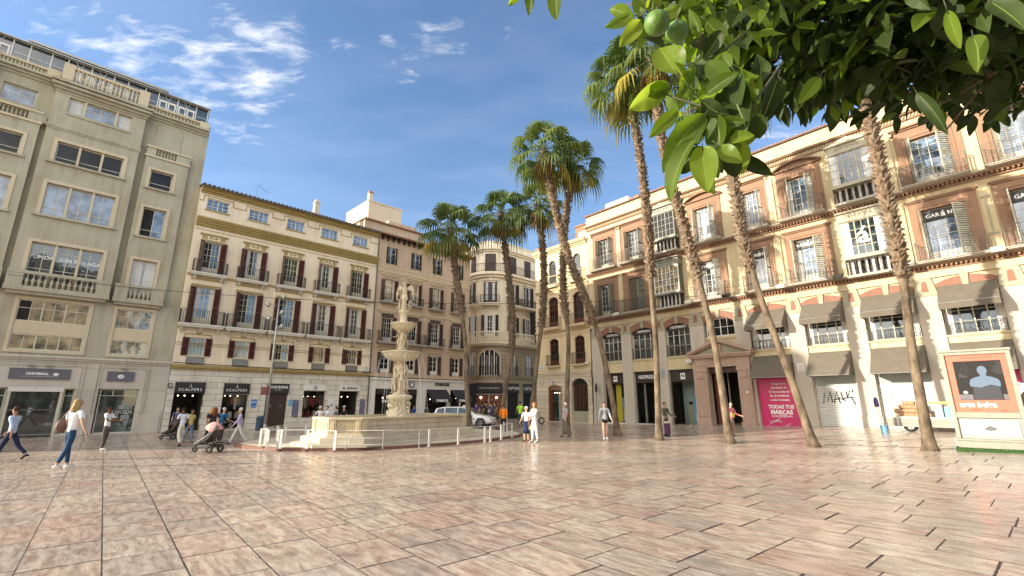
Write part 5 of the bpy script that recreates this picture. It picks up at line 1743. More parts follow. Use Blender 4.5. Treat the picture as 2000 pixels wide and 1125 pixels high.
    # --- balconies and their doors
    for j, (c, w, ow) in enumerate(cols):
        if not w:
            continue
        cream = j >= 3
        sm = 'shutter_cream' if cream else 'shutter_green'
        for z0, z1, top in ((12.37, 14.83, 1), (8.42, 10.96, 0)):
            wd = window(root, c - w + .01, c + w - .01, z0, z1, .14, 4, 5, 'offwhite' if cream else 'shutter_cream', 'glass' if not cream else 'glass_blue', heavy=(2,), panel=.16, name='balcony_door', mw=.022, fw=.07, curtain=.16 if j in (3, 4, 5) else 0, open_cols=(1,) if (j, top) in ((0, 1), (3, 0)) else ())
            a_ = 72 if w < .7 else 60
            if (j, top) in ((1, 0),):
                shutter(wd, c - w + .02, .1, z0, z1 - .02, w - .02, 0, sm, 1, 3); shutter(wd, c + w - .02, .1, z0, z1 - .02, w - .02, 0, sm, -1, 3)
            else:
                shutter(wd, c - w + .02, .03, z0, z1 - .02, w * .72, a_ + (18 if top else 30), sm, 1, 2); shutter(wd, c + w - .02, .03, z0, z1 - .02, w * .72, a_ if cream else a_ + 15, sm, -1, 2)
            balcony(root, c - ow + .02, c + ow - .02, z0 - .12, .58, 1.0 if top else .98, 'slab', 'iron_grey' if cream else 'iron', th=.1, style='scroll', step=.17, brackets=0)
            if j in (3, 4, 5, 7, 8, 9) and not top:
                q = MB(); q.prism([(c - w + .05, z1 - .55), (c + w - .05, z1 - .55), (c + w - .05, z1 - .05), (c - w + .05, z1 - .05)], .09, .1, 'signblack'); o = q.build('banner', wd)
                lettering(o, 'GAR', c - w * .5, z1 - .32, .085, .27, 'letter', bold=.006, wide=.95); lettering(o, 'á', c - .02, z1 - .29, .085, .42, 'letter', bold=.008); lettering(o, 'NTIA', c + w * .5, z1 - .32, .085, .27, 'letter', bold=.006, wide=.85)
    # --- oriels
    for c in (-3.3, 8.35):
        hw = 1.0
        white = 'oriel' if c > 0 else 'shutter_green'
        ori = []
        for zb, zt in ((13.3, 15.15), (9.2, 11.15)):
            q = MB()
            q.box(c - hw, c + hw, -.62, 0, zb - .14, zb, white); q.box(c - hw - .03, c + hw + .03, -.66, 0, zt, zt + .12, white); q.box(c - hw, c + hw, -.58, 0, zt + .121, zt + .5, white); q.box(c - hw - .08, c + hw + .08, -.7, 0, zt + .5, zt + .58, white)
            for k in range(5):
                q.ball((c - .5 + .25 * k, -.6, zt + .32), .06, white, 6, (1.4, .5, .8))
            q.box(c - hw, c + hw, -.62, 0, zb - 1.12, zb - 1.0, 'slab')
            if zb > 12: q.prism([(c - hw - .08, 15.731), (c + hw + .08, 15.731), (c, 16.0)], -.7, 0, white)
            ori.append(q.build('oriel', root))
        for (zb, zt), o in zip(((13.3, 15.15), (9.2, 11.15)), ori):
            gm = 'glass_dark' if c < 0 and zb > 12 else ('glass_warm' if c < 0 else 'glass_blue')
            window(o, c - hw + .02, c + hw - .02, zb, zt, -.6, 6, 4, white if not (c < 0 and zb < 12) else 'white', 'glass' if gm == 'glass_blue' else gm, heavy=(2, 4), mw=.03, name='window', curtain=.2 if c > 0 else 0)
            for s_ in (-1, 1):
                x = c + s_ * (hw - .03)
                e = MB(); e.box(x - .03, x + .03, -.54, 0, zb, zb + .07, white); e.box(x - .03, x + .03, -.54, 0, zt - .07, zt, white)
                for k in range(3): e.box(x - .025, x + .025, -.54 + .24 * k, -.49 + .24 * k, zb + .07, zt - .07, white)
                for k in range(1, 4): e.box(x - .02, x + .02, -.54, 0, zb + (zt - zb) * k / 4 - .015, zb + (zt - zb) * k / 4 + .015, white)
                e.box(x - .008, x + .008, -.53, 0, zb + .07, zt - .07, 'glass')
                e.build('side_window', o)
            e = MB(); railing_mb(e, c - hw + .02, c + hw - .02, zb - 1.0, .58, .84, 'iron', .2, style='net' if c > 0 else 'bars')
            for k in range(6): e.box(c - .8 + k * .3, c - .68 + k * .3, -.3, -.28, zb - 1.0, zb - .15, 'offwhite')
            e.box(c - hw + .04, c + hw - .04, -.1, -.05, zb - 1.0, zb - .14, 'room')
            e.build('railing', o)
            if c < 0 and zb < 12:
                lettering(o, '2G', c + .3, 10.5, -.61, .5, 'letter_dim'); lettering(o, 'DG', c, 9.9, -.61, .5, 'letter_dim')
            if c > 0 and zb < 12:
                lettering(o, 'á', c, 10.25, -.605, 1.3, 'letter_dim', bold=.02)
    # --- shop fronts
    def front(a, b, z1, glassm, head, zh, nm='shop_window'):
        q = MB()
        q.box(a + .02, b - .02, .3, .36, zh, z1, head)
        q.box(a + .02, a + .1, .28, .37, .16, zh, 'signbrown'); q.box(b - .1, b - .02, .28, .37, .16, zh, 'signbrown'); q.box(a, b, .1, .5, 0, .16, 'offwhite')
        o = q.build(nm, root)
        g = MB(); g.poly([(a + .1, .34, .16), (b - .1, .34, .16), (b - .1, .34, zh), (a + .1, .34, zh)], glassm); g.build('pane', o)
        return o
    b0, b1, b2 = bays[0], bays[1], bays[2]
    for k, (a, b) in enumerate((b0, b1, b2)):
        o = front(a, b, 3.86, 'clear', 'signbrown', 3.05)
        c = (a + b) / 2
        if k != 1:
            q = MB(); q.box(c - .17, c + .17, .27, .2999, 3.2, 3.62, 'letter'); q.build('emblem', o)
            lettering(o, 'N', c, 3.41, .265, .3, 'signbrown', bold=.01)
        else:
            lettering(o, 'NESPRESSO', c, 3.45, .29, .36, 'letter', bold=.006, wide=.86)
        q = MB(); q.box(a + .05, b - .05, .2, .25, 6.58, 7.0, 'signbrown'); arch_fill(q, a + .05, b - .05, 6.8, 7.0, 7.01, .2, .25, 'signbrown'); q.prism([(a + .05, 6.9), (b - .05, 6.9), (b - .3, 7.03), (a + .3, 7.03)], .2, .25, 'signbrown')
        sg = q.build('sign_panel', root)
        lettering(sg, 'NESPRESSO', c, 6.8, .19, .25, 'letter', bold=.004, wide=.95)
        d = MB()
        if k == 2:
            d.box(a + .1, b - .1, 1.6, 1.65, .16, 3.6, 'display'); d.box(a + .15, b, .5, .52, .17, .2, 'display'); d.box(c - .05, c + .35, .8, 1.1, .16, 1.5, 'b5cap'); d.box(c + .35, b - .15, .7, .75, .16, 1.95, 'skyblue'); d.box(c + .0, c + .25, .8, 1.0, 1.5, 1.7, 'dark'); frame_box(d, c + .1, b - .4, 1.0, 2.4, .02, 1.58, 1.599, 'offwhite')
            d.box(a + .1, b - .1, .4, 1.6, 3.5, 3.55, 'display'); d.prism([(c + .42, .2), (b - .2, .2), (b - .2, 1.5)], .68, .699, 'blue')
        elif k == 0:
            d.box(a + .5, a + 1.0, .9, .95, .16, 3.0, 'yellow'); d.box(b - .6, b - .15, .5, .53, .3, 2.0, 'display'); d.prism([(b - .55, .8), (b - .3, .7), (b - .25, 1.2), (b - .5, 1.25)], .47, .499, 'goods_tan')
        else:
            d.box(a + .4, a + .55, .7, .8, .16, 3.0, 'metal'); d.box(a + .8, b - .2, 1.5, 1.6, .16, 1.0, 'wood'); d.box(a + .75, b - .4, 1.45, 1.5, 1.6, 2.0, 'letter_dim')
        d.build('shop_display', root)
    # portal
    P = MB()
    a, b = -2.2, 1.72
    for (u, v) in ((-1.98, -1.12), (.85, 1.62)):
        P.box(u - .06, v + .06, -.36, .1, .0, .5, 'pinkstone'); P.box(u, v, -.3, .1, .5, 3.6, 'pinkstone'); P.box(u + .12, v - .12, -.33, -.301, .8, 3.1, 'pinkstone')
        P.box(u - .04, v + .04, -.35, .1, 3.6, 3.78, 'pinkstone'); P.box(u + .2, v - .2, -.36, -.301, 3.15, 3.55, 'pinkstone')
        P.box(u, v, -.3, .1, 3.78, 4.45, 'pinkstone'); P.box(u + .14, v - .14, -.33, -.301, 3.95, 4.3, 'pinkstone')
    P.box(-1.119, .849, -.26, .1, 3.86, 4.45, 'pinkstone')
    for k in range(4): P.box(-1.0 + .47 * k, -.66 + .47 * k, -.28, -.261, 4.0, 4.3, 'pinkstone')
    P.box(-2.16, 1.8, -.48, .1, 4.45, 4.58, 'pinkstone'); P.box(-2.24, 1.88, -.55, .1, 4.581, 4.68, 'pinkstone')
    P.prism([(-2.0, 4.681), (1.64, 4.681), (-.18, 5.35)], -.2, .1, 'b5cap')
    for (p, q_) in (((-2.28, 4.68), (-.18, 5.48)), ((-.18, 5.48), (1.92, 4.68))):
        P.prism([(p[0], p[1]), (q_[0], q_[1]), (q_[0], q_[1] + .17), (p[0], p[1] + .17)], -.55, .1, 'pinkstone')
        P.prism([(p[0], p[1] - .08), (q_[0], q_[1] - .1), (q_[0], q_[1] - .001), (p[0], p[1] - .001)], -.42, .1, 'pinkstone')
    P.box(-.32, -.04, -.3, -.201, 4.69, 5.3, 'pinkstone')
    P.build('portal', root)
    d = MB(); d.box(-1.1, -.75, .6, .68, .2, 3.8, 'wood_red'); d.box(.5, .84, .6, .68, .2, 3.8, 'wood_red'); d.box(-.7, -.64, 1.6, 1.7, .2, 3.8, 'b5aWall'); d.box(-.2, .1, 2.4, 2.5, .2, 2.9, 'b5aWall')
    d.box(-1.12, .86, -.1, 1.2, .0, .2, 'offwhite'); d.box(-1.12, .86, .1, .5, 3.5, 3.86, 'wood'); d.build('door', root)
    q = MB(); q.box(-1.2, .85, .1, .15, 3.9, 4.7, 'b5wall'); q.build('portal_back', root)
    # number plate, meters, plaques
    for u, z, w_, h_, lab, mm, nm in ((-4.48, 3.3, .16, .66, 'pale blue information panel on the pier left of the emblem-less window', 'display', 'wall_plaque'), (4.3, 3.35, .17, .46, 'marble plaque on the pier right of the magenta shop front', 'offwhite', 'wall_plaque'), (1.35, 2.2, .07, .12, 'tiny white house number plate by the portal', 'white', 'house_number')):
        o = F.thing(nm, lab, 'plaque', u, -.012 if u != 1.35 else -.36, z)
        q = MB(); q.box(-w_, w_, -.02, 0, 0, h_, mm)
        if h_ > .3:
            for k in range(6): q.box(-w_ * .7, w_ * .7, -.024, -.0201, h_ * (.12 + .13 * k), h_ * (.15 + .13 * k), 'signgrey')
        q.build('plate', o)
    o = F.thing('camera_box', 'black four-part box and bracket at the left edge of the portal', 'fixture', -1.75, -.03, 4.25)
    q = MB()
    for a_ in (0, .2):
        for b_ in (0, .19): q.box(-.22 + a_, -.06 + a_, -.14, 0, b_, b_ + .16, 'iron')
    q.box(-.75, -.32, -.3, -.02, -.02, .2, 'offwhite'); q.box(-.42, -.3, -.2, 0, .05, .3, 'iron'); q.build('housing', o)
    # magenta hoarding
    a, b = bays[4]
    q = MB(); q.box(a + .02, b - .02, .22, .26, .15, 3.6, 'magenta'); o = q.build('shop_hoarding', root)
    c = (a + b) / 2 - .05
    for z, s_, tx, bo in ((2.72, .15, 'Te seguiremos', .002), (2.5, .16, 'atendiendo en', .005), (2.26, .165, 'El Corte Inglés de', .005), (2.04, .165, 'Av. de Andalucía,', .005), (1.8, .165, 'a solo 3 minutos.', .005), (1.4, .28, 'TODAS TUS', .012), (1.1, .33, 'MARCAS', .016), (.88, .11, 'EN UN ESPACIO ÚNICO', .003)):
        lettering(o, tx, c + .1, z, .215, s_, 'letter', bold=bo, wide=.92)
    random.seed(11)
    q = MB()
    for k in range(9):
        x, z = a + .35 + random.random() * 1.3, .3 + random.random() * .5
        pts = [(x, .212, z)]
        for m_ in range(6):
            pts.append((pts[-1][0] + random.uniform(-.18, .22), .212, min(.95, max(.22, pts[-1][2] + random.uniform(-.16, .16)))))
        q.tube(pts, .012, 'letter' if k % 3 else 'display', 4)
    q.build('graffiti', o)
    # white roller shutters
    for k in (5, 6, 7, 8, 9):
        a, b = bays[k]
        q = MB()
        z = .2
        while z < 2.45:
            q.prism([(.25, z), (.215, z + .03), (.22, z + .09), (.25, z + .105)], a + .05, b - .05, 'rollwhite' if k != 7 else 'magenta', 'x'); z += .107
        q.box(a + .02, b - .02, .2, .3, 2.44, 2.52, 'rollwhite'); q.box(a + .0, a + .05, .1, .32, .1, 3.9, 'b5pier'); q.box(b - .05, b, .1, .32, .1, 3.9, 'b5pier'); q.box(a, b, .0, .4, 0, .2, 'b5pier')
        q.box(a + .04, b - .04, .22, .28, 2.52, 3.9, 'display' if k != 7 else 'magenta')
        o = q.build('roller_shutter', root)
        if k == 5:
            g = MB()
            Y = .205
            X = a + .42
            S = lambda pts: g.tube([(X + p * 1.02 - .1, Y, 1.62 + r_ * .92) for p, r_ in pts], .026, 'dark', 5)
            S([(0, 0), (.1, .6), (.22, .12), (.36, .66), (.42, .05)]); S([(.5, .02), (.66, .66), (.76, .0)]); S([(.5, .2), (.8, .28)]); S([(.86, .64), (.9, .2), (1.04, .12)]); S([(1.1, .66), (1.12, .3)]); S([(1.26, .7), (1.12, .34), (1.3, .3), (1.42, -.08)]); S([(.84, .22), (1.2, .34), (1.38, .32)]); S([(1.4, .76), (1.36, .6)])
            g.build('graffiti', o)
    # long low box on the roof
    o = F.thing('rooftop_annex', 'low white rooftop box behind the tiles at the far end of the yellow building', 'rooftop structure')
    q = MB(); q.box(-10.6, -8.1, 2.4, 6, 17.3, 19.2, 'offwhite'); q.box(-8.1, -7.0, 3.2, 6, 17.3, 18.7, 'offwhite'); q.build('wall', o)
    o = F.thing('chimney', 'small square brick chimney right of the white rooftop box', 'chimney', -7.0, 2.2, 17.4)
    q = MB(); q.box(-.22, .22, -.2, .2, 0, 1.25, 'palebeige'); q.box(-.28, .28, -.26, .26, 1.0, 1.08, 'b5brick'); q.box(-.27, .27, -.25, .25, 1.25, 1.33, 'b5brick'); q.build('stack', o)
    # floodlights along the lower cornice
    for k, (u, mm) in enumerate(((-7.75, 'offwhite'), (-1.75, 'offwhite'), (.85, 'iron'), (4.1, 'offwhite'), (6.95, 'iron'), (9.95, 'metal'), (13.0, 'offwhite'))):
        lab = ['white floodlight on the lower cornice between the first two balconies', 'white floodlight right of the lower glazed oriel at the far end', 'black floodlight on the cornice above the portal window', 'pale floodlight above the pier beside the first banner balcony', 'black floodlight at the foot of the near glazed oriel', 'grey floodlight right of the near glazed oriel', 'pale floodlight under the iron anchor bar on the wall'][k]
        o = F.thing('floodlight', lab, 'floodlight', u, -.37, 8.22, 'floodlights along the cornice')
        q = MB(); T = Matrix.Rotation(R(25), 4, 'X'); q.box(-.22, .22, -.42, -.1, .08, .26, mm, T); q.box(-.03, .03, -.2, .02, 0, .12, 'iron'); q.build('lamp_housing', o, bevel=.02)


build_b5()


# ------------------------------------------------------------------ the side of the square behind the viewer
def build_rear():
    root = thing('apartment_building', 'plain cream apartment house closing the square behind the viewer', 'building', (30, -17, 0), R(180))
    mb = MB()
    holes = []
    for i in range(17):
        for k in range(5):
            holes.append((1.2 + i * 2.8, 2.4 + i * 2.8, 4.9 + k * 3.2, 7.0 + k * 3.2))
        holes.append((.9 + i * 2.8, 2.9 + i * 2.8, .3, 3.2))
    wall(mb, 0, 49, 0, 21, holes, 'b2wall', 0, .3)
    mb.poly([(0, 0, 0), (0, 10, 0), (0, 10, 21), (0, 0, 21)], 'b2wall'); mb.poly([(49, 0, 0), (49, 0, 21), (49, 10, 21), (49, 10, 0)], 'b2wall'); mb.poly([(0, 10, 0), (49, 10, 0), (49, 10, 21), (0, 10, 21)], 'b2wall'); mb.poly([(0, 0, 21), (49, 0, 21), (49, 10, 21), (0, 10, 21)], 'rooftile')
    for z in (3.8, 20.6): mb.box(0, 49, -.3, -.001, z, z + .3, 'b2trim')
    mb.build('wall', root)
    for k, z0 in enumerate((.3, 4.9, 8.1, 11.3, 14.5, 17.7)):
        g = MB()
        for i in range(17):
            a, b, c, d = (.9 + i * 2.8, 2.9 + i * 2.8, .3, 3.2) if k == 0 else (1.2 + i * 2.8, 2.4 + i * 2.8, z0, z0 + 2.1)
            g.poly([(a, .2, c), (b, .2, c), (b, .2, d), (a, .2, d)], 'glass_dark'); g.box((a + b) / 2 - .03, (a + b) / 2 + .03, .14, .199, c, d, 'cream'); g.box(a, b, .15, .198, (c + d) / 2, (c + d) / 2 + .05, 'cream')
        g.build('window_row', root)


build_rear()
# ------------------------------------------------------------------ people
def limb(mb, pts, rs, m, n=8):
    mb.tube(pts, rs, m, n)


def skin_mesh(verts, edges, radii, root, mats, subd=1):
    """one continuous surface grown round a skeleton of joints"""
    me = bpy.data.meshes.new('s')
    me.from_pydata([tuple(v) for v in verts], edges, [])
    o = bpy.data.objects.new('s', me)
    col.objects.link(o)
    md = o.modifiers.new('k', 'SKIN')
    sv = me.skin_vertices[0].data
    for i, r in enumerate(radii):
        sv[i].radius = r if isinstance(r, tuple) else (r, r)
        sv[i].use_root = (i == root)
    md.use_smooth_shade = True
    md.branch_smoothing = .6
    s = o.modifiers.new('d', 'SUBSURF'); s.levels = subd; s.render_levels = subd
    bpy.context.view_layer.update()
    out = bpy.data.meshes.new_from_object(o.evaluated_get(bpy.context.evaluated_depsgraph_get()))
    bpy.data.objects.remove(o)
    bpy.data.meshes.remove(me)
    out.materials.clear()
    for m in mats:
        out.materials.append(M[m])
    return out


def tone(c):
    n = 'cloth_%d_%d_%d' % tuple(int(x * 100) for x in c)
    if n not in M:
        plain(n, c, .85, vary=.12, scale=9, spec=.2)
    return n


def add_bm(me, fn):
    """append extra small pieces to an existing mesh"""
    mb = MB()
    fn(mb)
    bm = bmesh.new(); bm.from_mesh(me)
    k = len(me.materials)
    names = [m.name for m in me.materials]
    idx = {}
    for m in mb.mats:
        if m in names: idx[m] = names.index(m)
        else:
            me.materials.append(M[m]); idx[m] = len(me.materials) - 1
    vs = [bm.verts.new(v) for v in mb.v]
    for f, mi in zip(mb.f, mb.mi):
        try:
            q = bm.faces.new([vs[i] for i in f]); q.material_index = idx[mb.mats[mi]]; q.smooth = True
        except ValueError:
            pass
    bm.to_mesh(me); bm.free()


def joints(P):
    """pose -> joint positions for a 1 m tall figure, facing -y"""
    g = lambda k, d=0: P.get(k, d)
    lean = R(g('lean', 2)); twist = R(g('twist', 0))
    J = {}
    sit = g('sit', 0)
    ph = .53 - g('drop', 0)
    J['pel'] = Vector((0, 0, ph))
    Rl = Matrix.Rotation(lean, 3, 'X')
    up = lambda z, y=0, x=0: J['pel'] + Rl @ Vector((x, y, z))
    J['sp'] = up(.09); J['ch'] = up(.19); J['nk0'] = up(.275); J['nk'] = up(.315, -.006)
    hl = R(g('head', 0)); ht = R(g('turn', 0))
    Rh = Matrix.Rotation(ht, 3, 'Z') @ Matrix.Rotation(lean * .4 + hl, 3, 'X')
    J['hd0'] = J['nk'] + Rh @ Vector((0, -.012, .035)); J['hd1'] = J['nk'] + Rh @ Vector((0, -.014, .085)); J['hd2'] = J['nk'] + Rh @ Vector((0, -.006, .13))
    J['Rh'] = Rh
    for s, n in ((-1, 'l'), (1, 'r')):
        J['sh' + n] = up(.272, 0, s * .098)
        sw, ab, el, ein = g('arm' + n, (4, 8, 15))[:3] + ((g('arm' + n, (4, 8, 15)) + (0,))[3],) if len(g('arm' + n, (4, 8, 15))) > 3 else (*g('arm' + n, (4, 8, 15)), 0)
        A = Matrix.Rotation(R(-sw), 3, 'X') @ Matrix.Rotation(R(-s * ab), 3, 'Y')
        J['el' + n] = J['sh' + n] + Rl @ (A @ Vector((0, 0, -.172)))
        B = Matrix.Rotation(R(-(sw + el)), 3, 'X') @ Matrix.Rotation(R(-s * (ab - ein)), 3, 'Y')
        J['wr' + n] = J['el' + n] + B @ Vector((0, 0, -.145))
        J['hn' + n] = J['wr' + n] + B @ Vector((0, 0, -.05))
        J['hb' + n] = B
        hf, hk = g('leg' + n, (0, 3))[:2]
        J['hp' + n] = J['pel'] + Vector((s * .045, 0, -.03))
        L1 = Matrix.Rotation(R(-hf), 3, 'X') @ Matrix.Rotation(R(-s * g('spread', 1.5)), 3, 'Y')
        J['kn' + n] = J['hp' + n] + L1 @ Vector((0, 0, -.235))
        L2 = Matrix.Rotation(R(-(hf - hk)), 3, 'X')
        J['an' + n] = J['kn' + n] + L2 @ Vector((0, 0, -.22))
        L3 = Matrix.Rotation(R(-(hf - hk) * .6), 3, 'X')
        J['he' + n] = J['an' + n] + L3 @ Vector((0, .015, -.03)); J['to' + n] = J['an' + n] + L3 @ Vector((0, -.09, -.033))
    zmin = min(J['tol'].z, J['tor'].z, J['hel'].z, J['her'].z) - .012
    if not g('free', False):
        for k, v in J.items():
            if isinstance(v, Vector): v.z -= zmin
    return J


def person(label, px, py, h, face, P, top, bottom, hair, name='person', skin=(.55, .33, .22), hairlen=0, shoe=(.05, .05, .05), kind='trousers', sleeves=.5, extra=None, group=None, pos=None, fat=1.0, bald=False, cap=None):
    """face: compass direction the figure looks to (0 = away from the camera, 180 = towards it)"""
    J = joints(P)
    loc = gnd(px, py) if pos is None else Vector(pos)
    root = thing(name, label, 'person', loc, R(180 - face), group, h)
    sk, tp, bt, hr, so = tone(skin), tone(top), tone(bottom), tone(hair), tone(shoe)
    V, E, Rr = [], [], []

    def add(p, r, to=None):
        V.append(p); Rr.append(r)
        if to is not None: E.append((to, len(V) - 1))
        return len(V) - 1
    pel = add(J['pel'], (.058 * fat, .045 * fat)); sp = add(J['sp'], (.054 * fat, .042 * fat), pel); ch = add(J['ch'], (.066 * fat, .046), sp); n0 = add(J['nk0'], (.045, .032), ch)
    nk = add(J['nk'], .026, n0); h0 = add(J['hd0'], (.036, .040), nk); h1 = add(J['hd1'], (.040, .047), h0); h2 = add(J['hd2'], (.030, .035), h1)
    for n in 'lr':
        s = add(J['sh' + n], .029, n0); e = add(J['el' + n], .021, s); w = add(J['wr' + n], (.014, .012), e); add(J['hn' + n], (.018, .011), w)
        q = add(J['hp' + n], .046, pel); k = add(J['kn' + n], .030, q); c = add(J['kn' + n].lerp(J['an' + n], .35), .030, k); a = add(J['an' + n], .019, c); add(J['to' + n], (.018, .013), a)
    me = skin_mesh(V, E, Rr, 0, [sk], 1)
    Rh = J['Rh']
    hc = J['hd1']

    def bits(mb):
        F_ = lambda x, y, z: hc + Rh @ Vector((x, y, z))
        mb.tube([F_(0, -.044, .012), F_(0, -.058, -.010), F_(0, -.048, -.014)], [.005, .009, .005], sk, 5)
        for s in (-1, 1):
            mb.ball(F_(s * .017, -.044, .010), .0055, 'dark', 6); mb.ball(F_(s * .043, .0, .0), .011, sk, 6, (.5, 1, 1.5))
        mb.tube([F_(-.013, -.045, -.028), F_(0, -.048, -.029), F_(.013, -.045, -.028)], .0025, 'goods_red', 4)
        for n, s in (('l', -1), ('r', 1)):
            B = J['hb' + n]; wv = J['hn' + n]
            for f in range(4):
                x = (f - 1.5) * .0085
                L_ = (.036, .042, .040, .031)[f]
                mb.tube([wv + B @ Vector((0, x, -.006)), wv + B @ Vector((-s * .004, x * 1.1, -.006 - L_ * .5)), wv + B @ Vector((-s * .014, x * 1.1, -.006 - L_))], [.0052, .0048, .0035], sk, 5)
            mb.tube([wv + B @ Vector((0, -.012, .016)), wv + B @ Vector((-s * .006, -.026, .0)), wv + B @ Vector((-s * .008, -.028, -.014))], [.006, .0055, .004], sk, 5)
    add_bm(me, bits)
    body = bpy.data.objects.new('body', me); col.objects.link(body); body.parent = root
    # top
    V, E, Rr = [], [], []
    f = fat
    if top:
        hem = add(J['pel'] + Vector((0, 0, -.045)), (.068 * f, .056 * f)); pel = add(J['pel'] + Vector((0, 0, .012)), (.068 * f, .055 * f), hem); sp = add(J['sp'], (.066 * f, .053 * f), pel); ch = add(J['ch'], (.080 * f, .056), sp); n0 = add(J['nk0'] + Vector((0, 0, -.006)), (.060, .042), ch)
        for n in 'lr':
            s = add(J['sh' + n], .038, n0)
            if sleeves > 0:
                m_ = min(1, sleeves * 2) if sleeves <= .5 else 1
                e = add(J['sh' + n].lerp(J['el' + n], .55 if sleeves < .5 else (.72 if sleeves == .5 else 1.0)), .032, s)
                if sleeves > .5:
                    add(J['el' + n].lerp(J['wr' + n], .5 if sleeves < .9 else .93), .023, e)
        me = skin_mesh(V, E, Rr, 0, [tp], 1)
        o = bpy.data.objects.new('shirt', me); col.objects.link(o); o.parent = root
    # bottom
    V, E, Rr = [], [], []
    pel = add(J['pel'] + Vector((0, 0, -.005)), (.064 * f, .052 * f)); add(J['sp'], (.058 * f, .046 * f), pel)
    if kind == 'skirt' or kind == 'dress':
        mb = MB()
        zb = .235 if kind == 'skirt' else .30
        mb.lathe([(.062 * f, J['pel'].z + .05), (.078 * f, J['pel'].z - .03), (.084 * f, J['pel'].z - .16), (.088 * f, zb), (.08, zb + .001)], (0, 0, 0), 16, bt, wav=lambda t, z: .06 * math.sin(t * 7) * (1 if z < .4 else .2))
        o = mb.build('skirt', root, True); o.scale = (1, .8, 1)
    else:
        wide = 1.35 if kind == 'wide' else 1.0
        for n in 'lr':
            q = add(J['hp' + n], .054, pel)
            if kind == 'shorts':
                add(J['hp' + n].lerp(J['kn' + n], .42), .050, q)
            else:
                k = add(J['kn' + n], .036 * wide, q); add(J['kn' + n].lerp(J['an' + n], .93), .028 * wide, k)
        me = skin_mesh(V, E, Rr, 0, [bt], 1)
        o = bpy.data.objects.new('shorts' if kind == 'shorts' else 'trousers', me); col.objects.link(o); o.parent = root
    for n in 'lr':
        mb = MB()
        mb.tube([J['he' + n] + Vector((0, .012, 0)), J['an' + n].lerp(J['to' + n], .25), J['to' + n] + Vector((0, -.004, 0)), J['to' + n] + Vector((0, -.022, .0))], [.02, .027, .022, .012], so, 8, flat=.75)
        mb.build('shoe', root, True)
    # hair or cap
    mb = MB()
    C = J['hd1'].lerp(J['hd2'], .35) + Rh @ Vector((0, .006, 0))
    if cap:
        cp = tone(cap)
        mb.ball(C + Rh @ Vector((0, .0, .02)), .052, cp, 12, (.92, 1.08, .78)); mb.tube([C + Rh @ Vector((0, -.04, .018)), C + Rh @ Vector((0, -.085, .008))], [.034, .026], cp, 8, flat=.16)
        mb.build('cap', root, True); mb = MB()
    if not bald:
        random.seed(int(px * 7 + py))
        n = 12
        k0 = len(mb.v)
        mb.ball(C + Rh @ Vector((0, .008, .004)), .0515, hr, n, (.93, 1.04, .95))
        for i in range(k0, len(mb.v)):
            v = Rh.transposed() @ (Vector(mb.v[i]) - C)
            if v.y < -.018 and v.z < .028: v.y = -.018; v.x *= .93
            v += Vector([random.uniform(-.002, .002) for _ in range(3)])
            mb.v[i] = tuple(C + Rh @ v)
        if hairlen:
            for i in range(26):
                a = math.pi * (.04 + .92 * i / 25)
                x, y = math.cos(a) * .040, math.sin(a) * .040
                w = random.uniform(-.01, .01)
                pts = [C + Rh @ Vector((x, y, .01)), C + Rh @ Vector((x * 1.25 + w * .4, y * 1.3 + .004, -hairlen * .4)), C + Rh @ Vector((x * 1.35 - w, y * 1.35 + .012, -hairlen * .75)), C + Rh @ Vector((x * 1.15 + w, y * 1.2 + .016, -hairlen * random.uniform(.9, 1.08)))]
                mb.tube(pts, [.012, .014, .012, .003], hr, 5)
        mb.build('hair', root, True)
    if extra:
        extra(root, J, h)
    return root, J


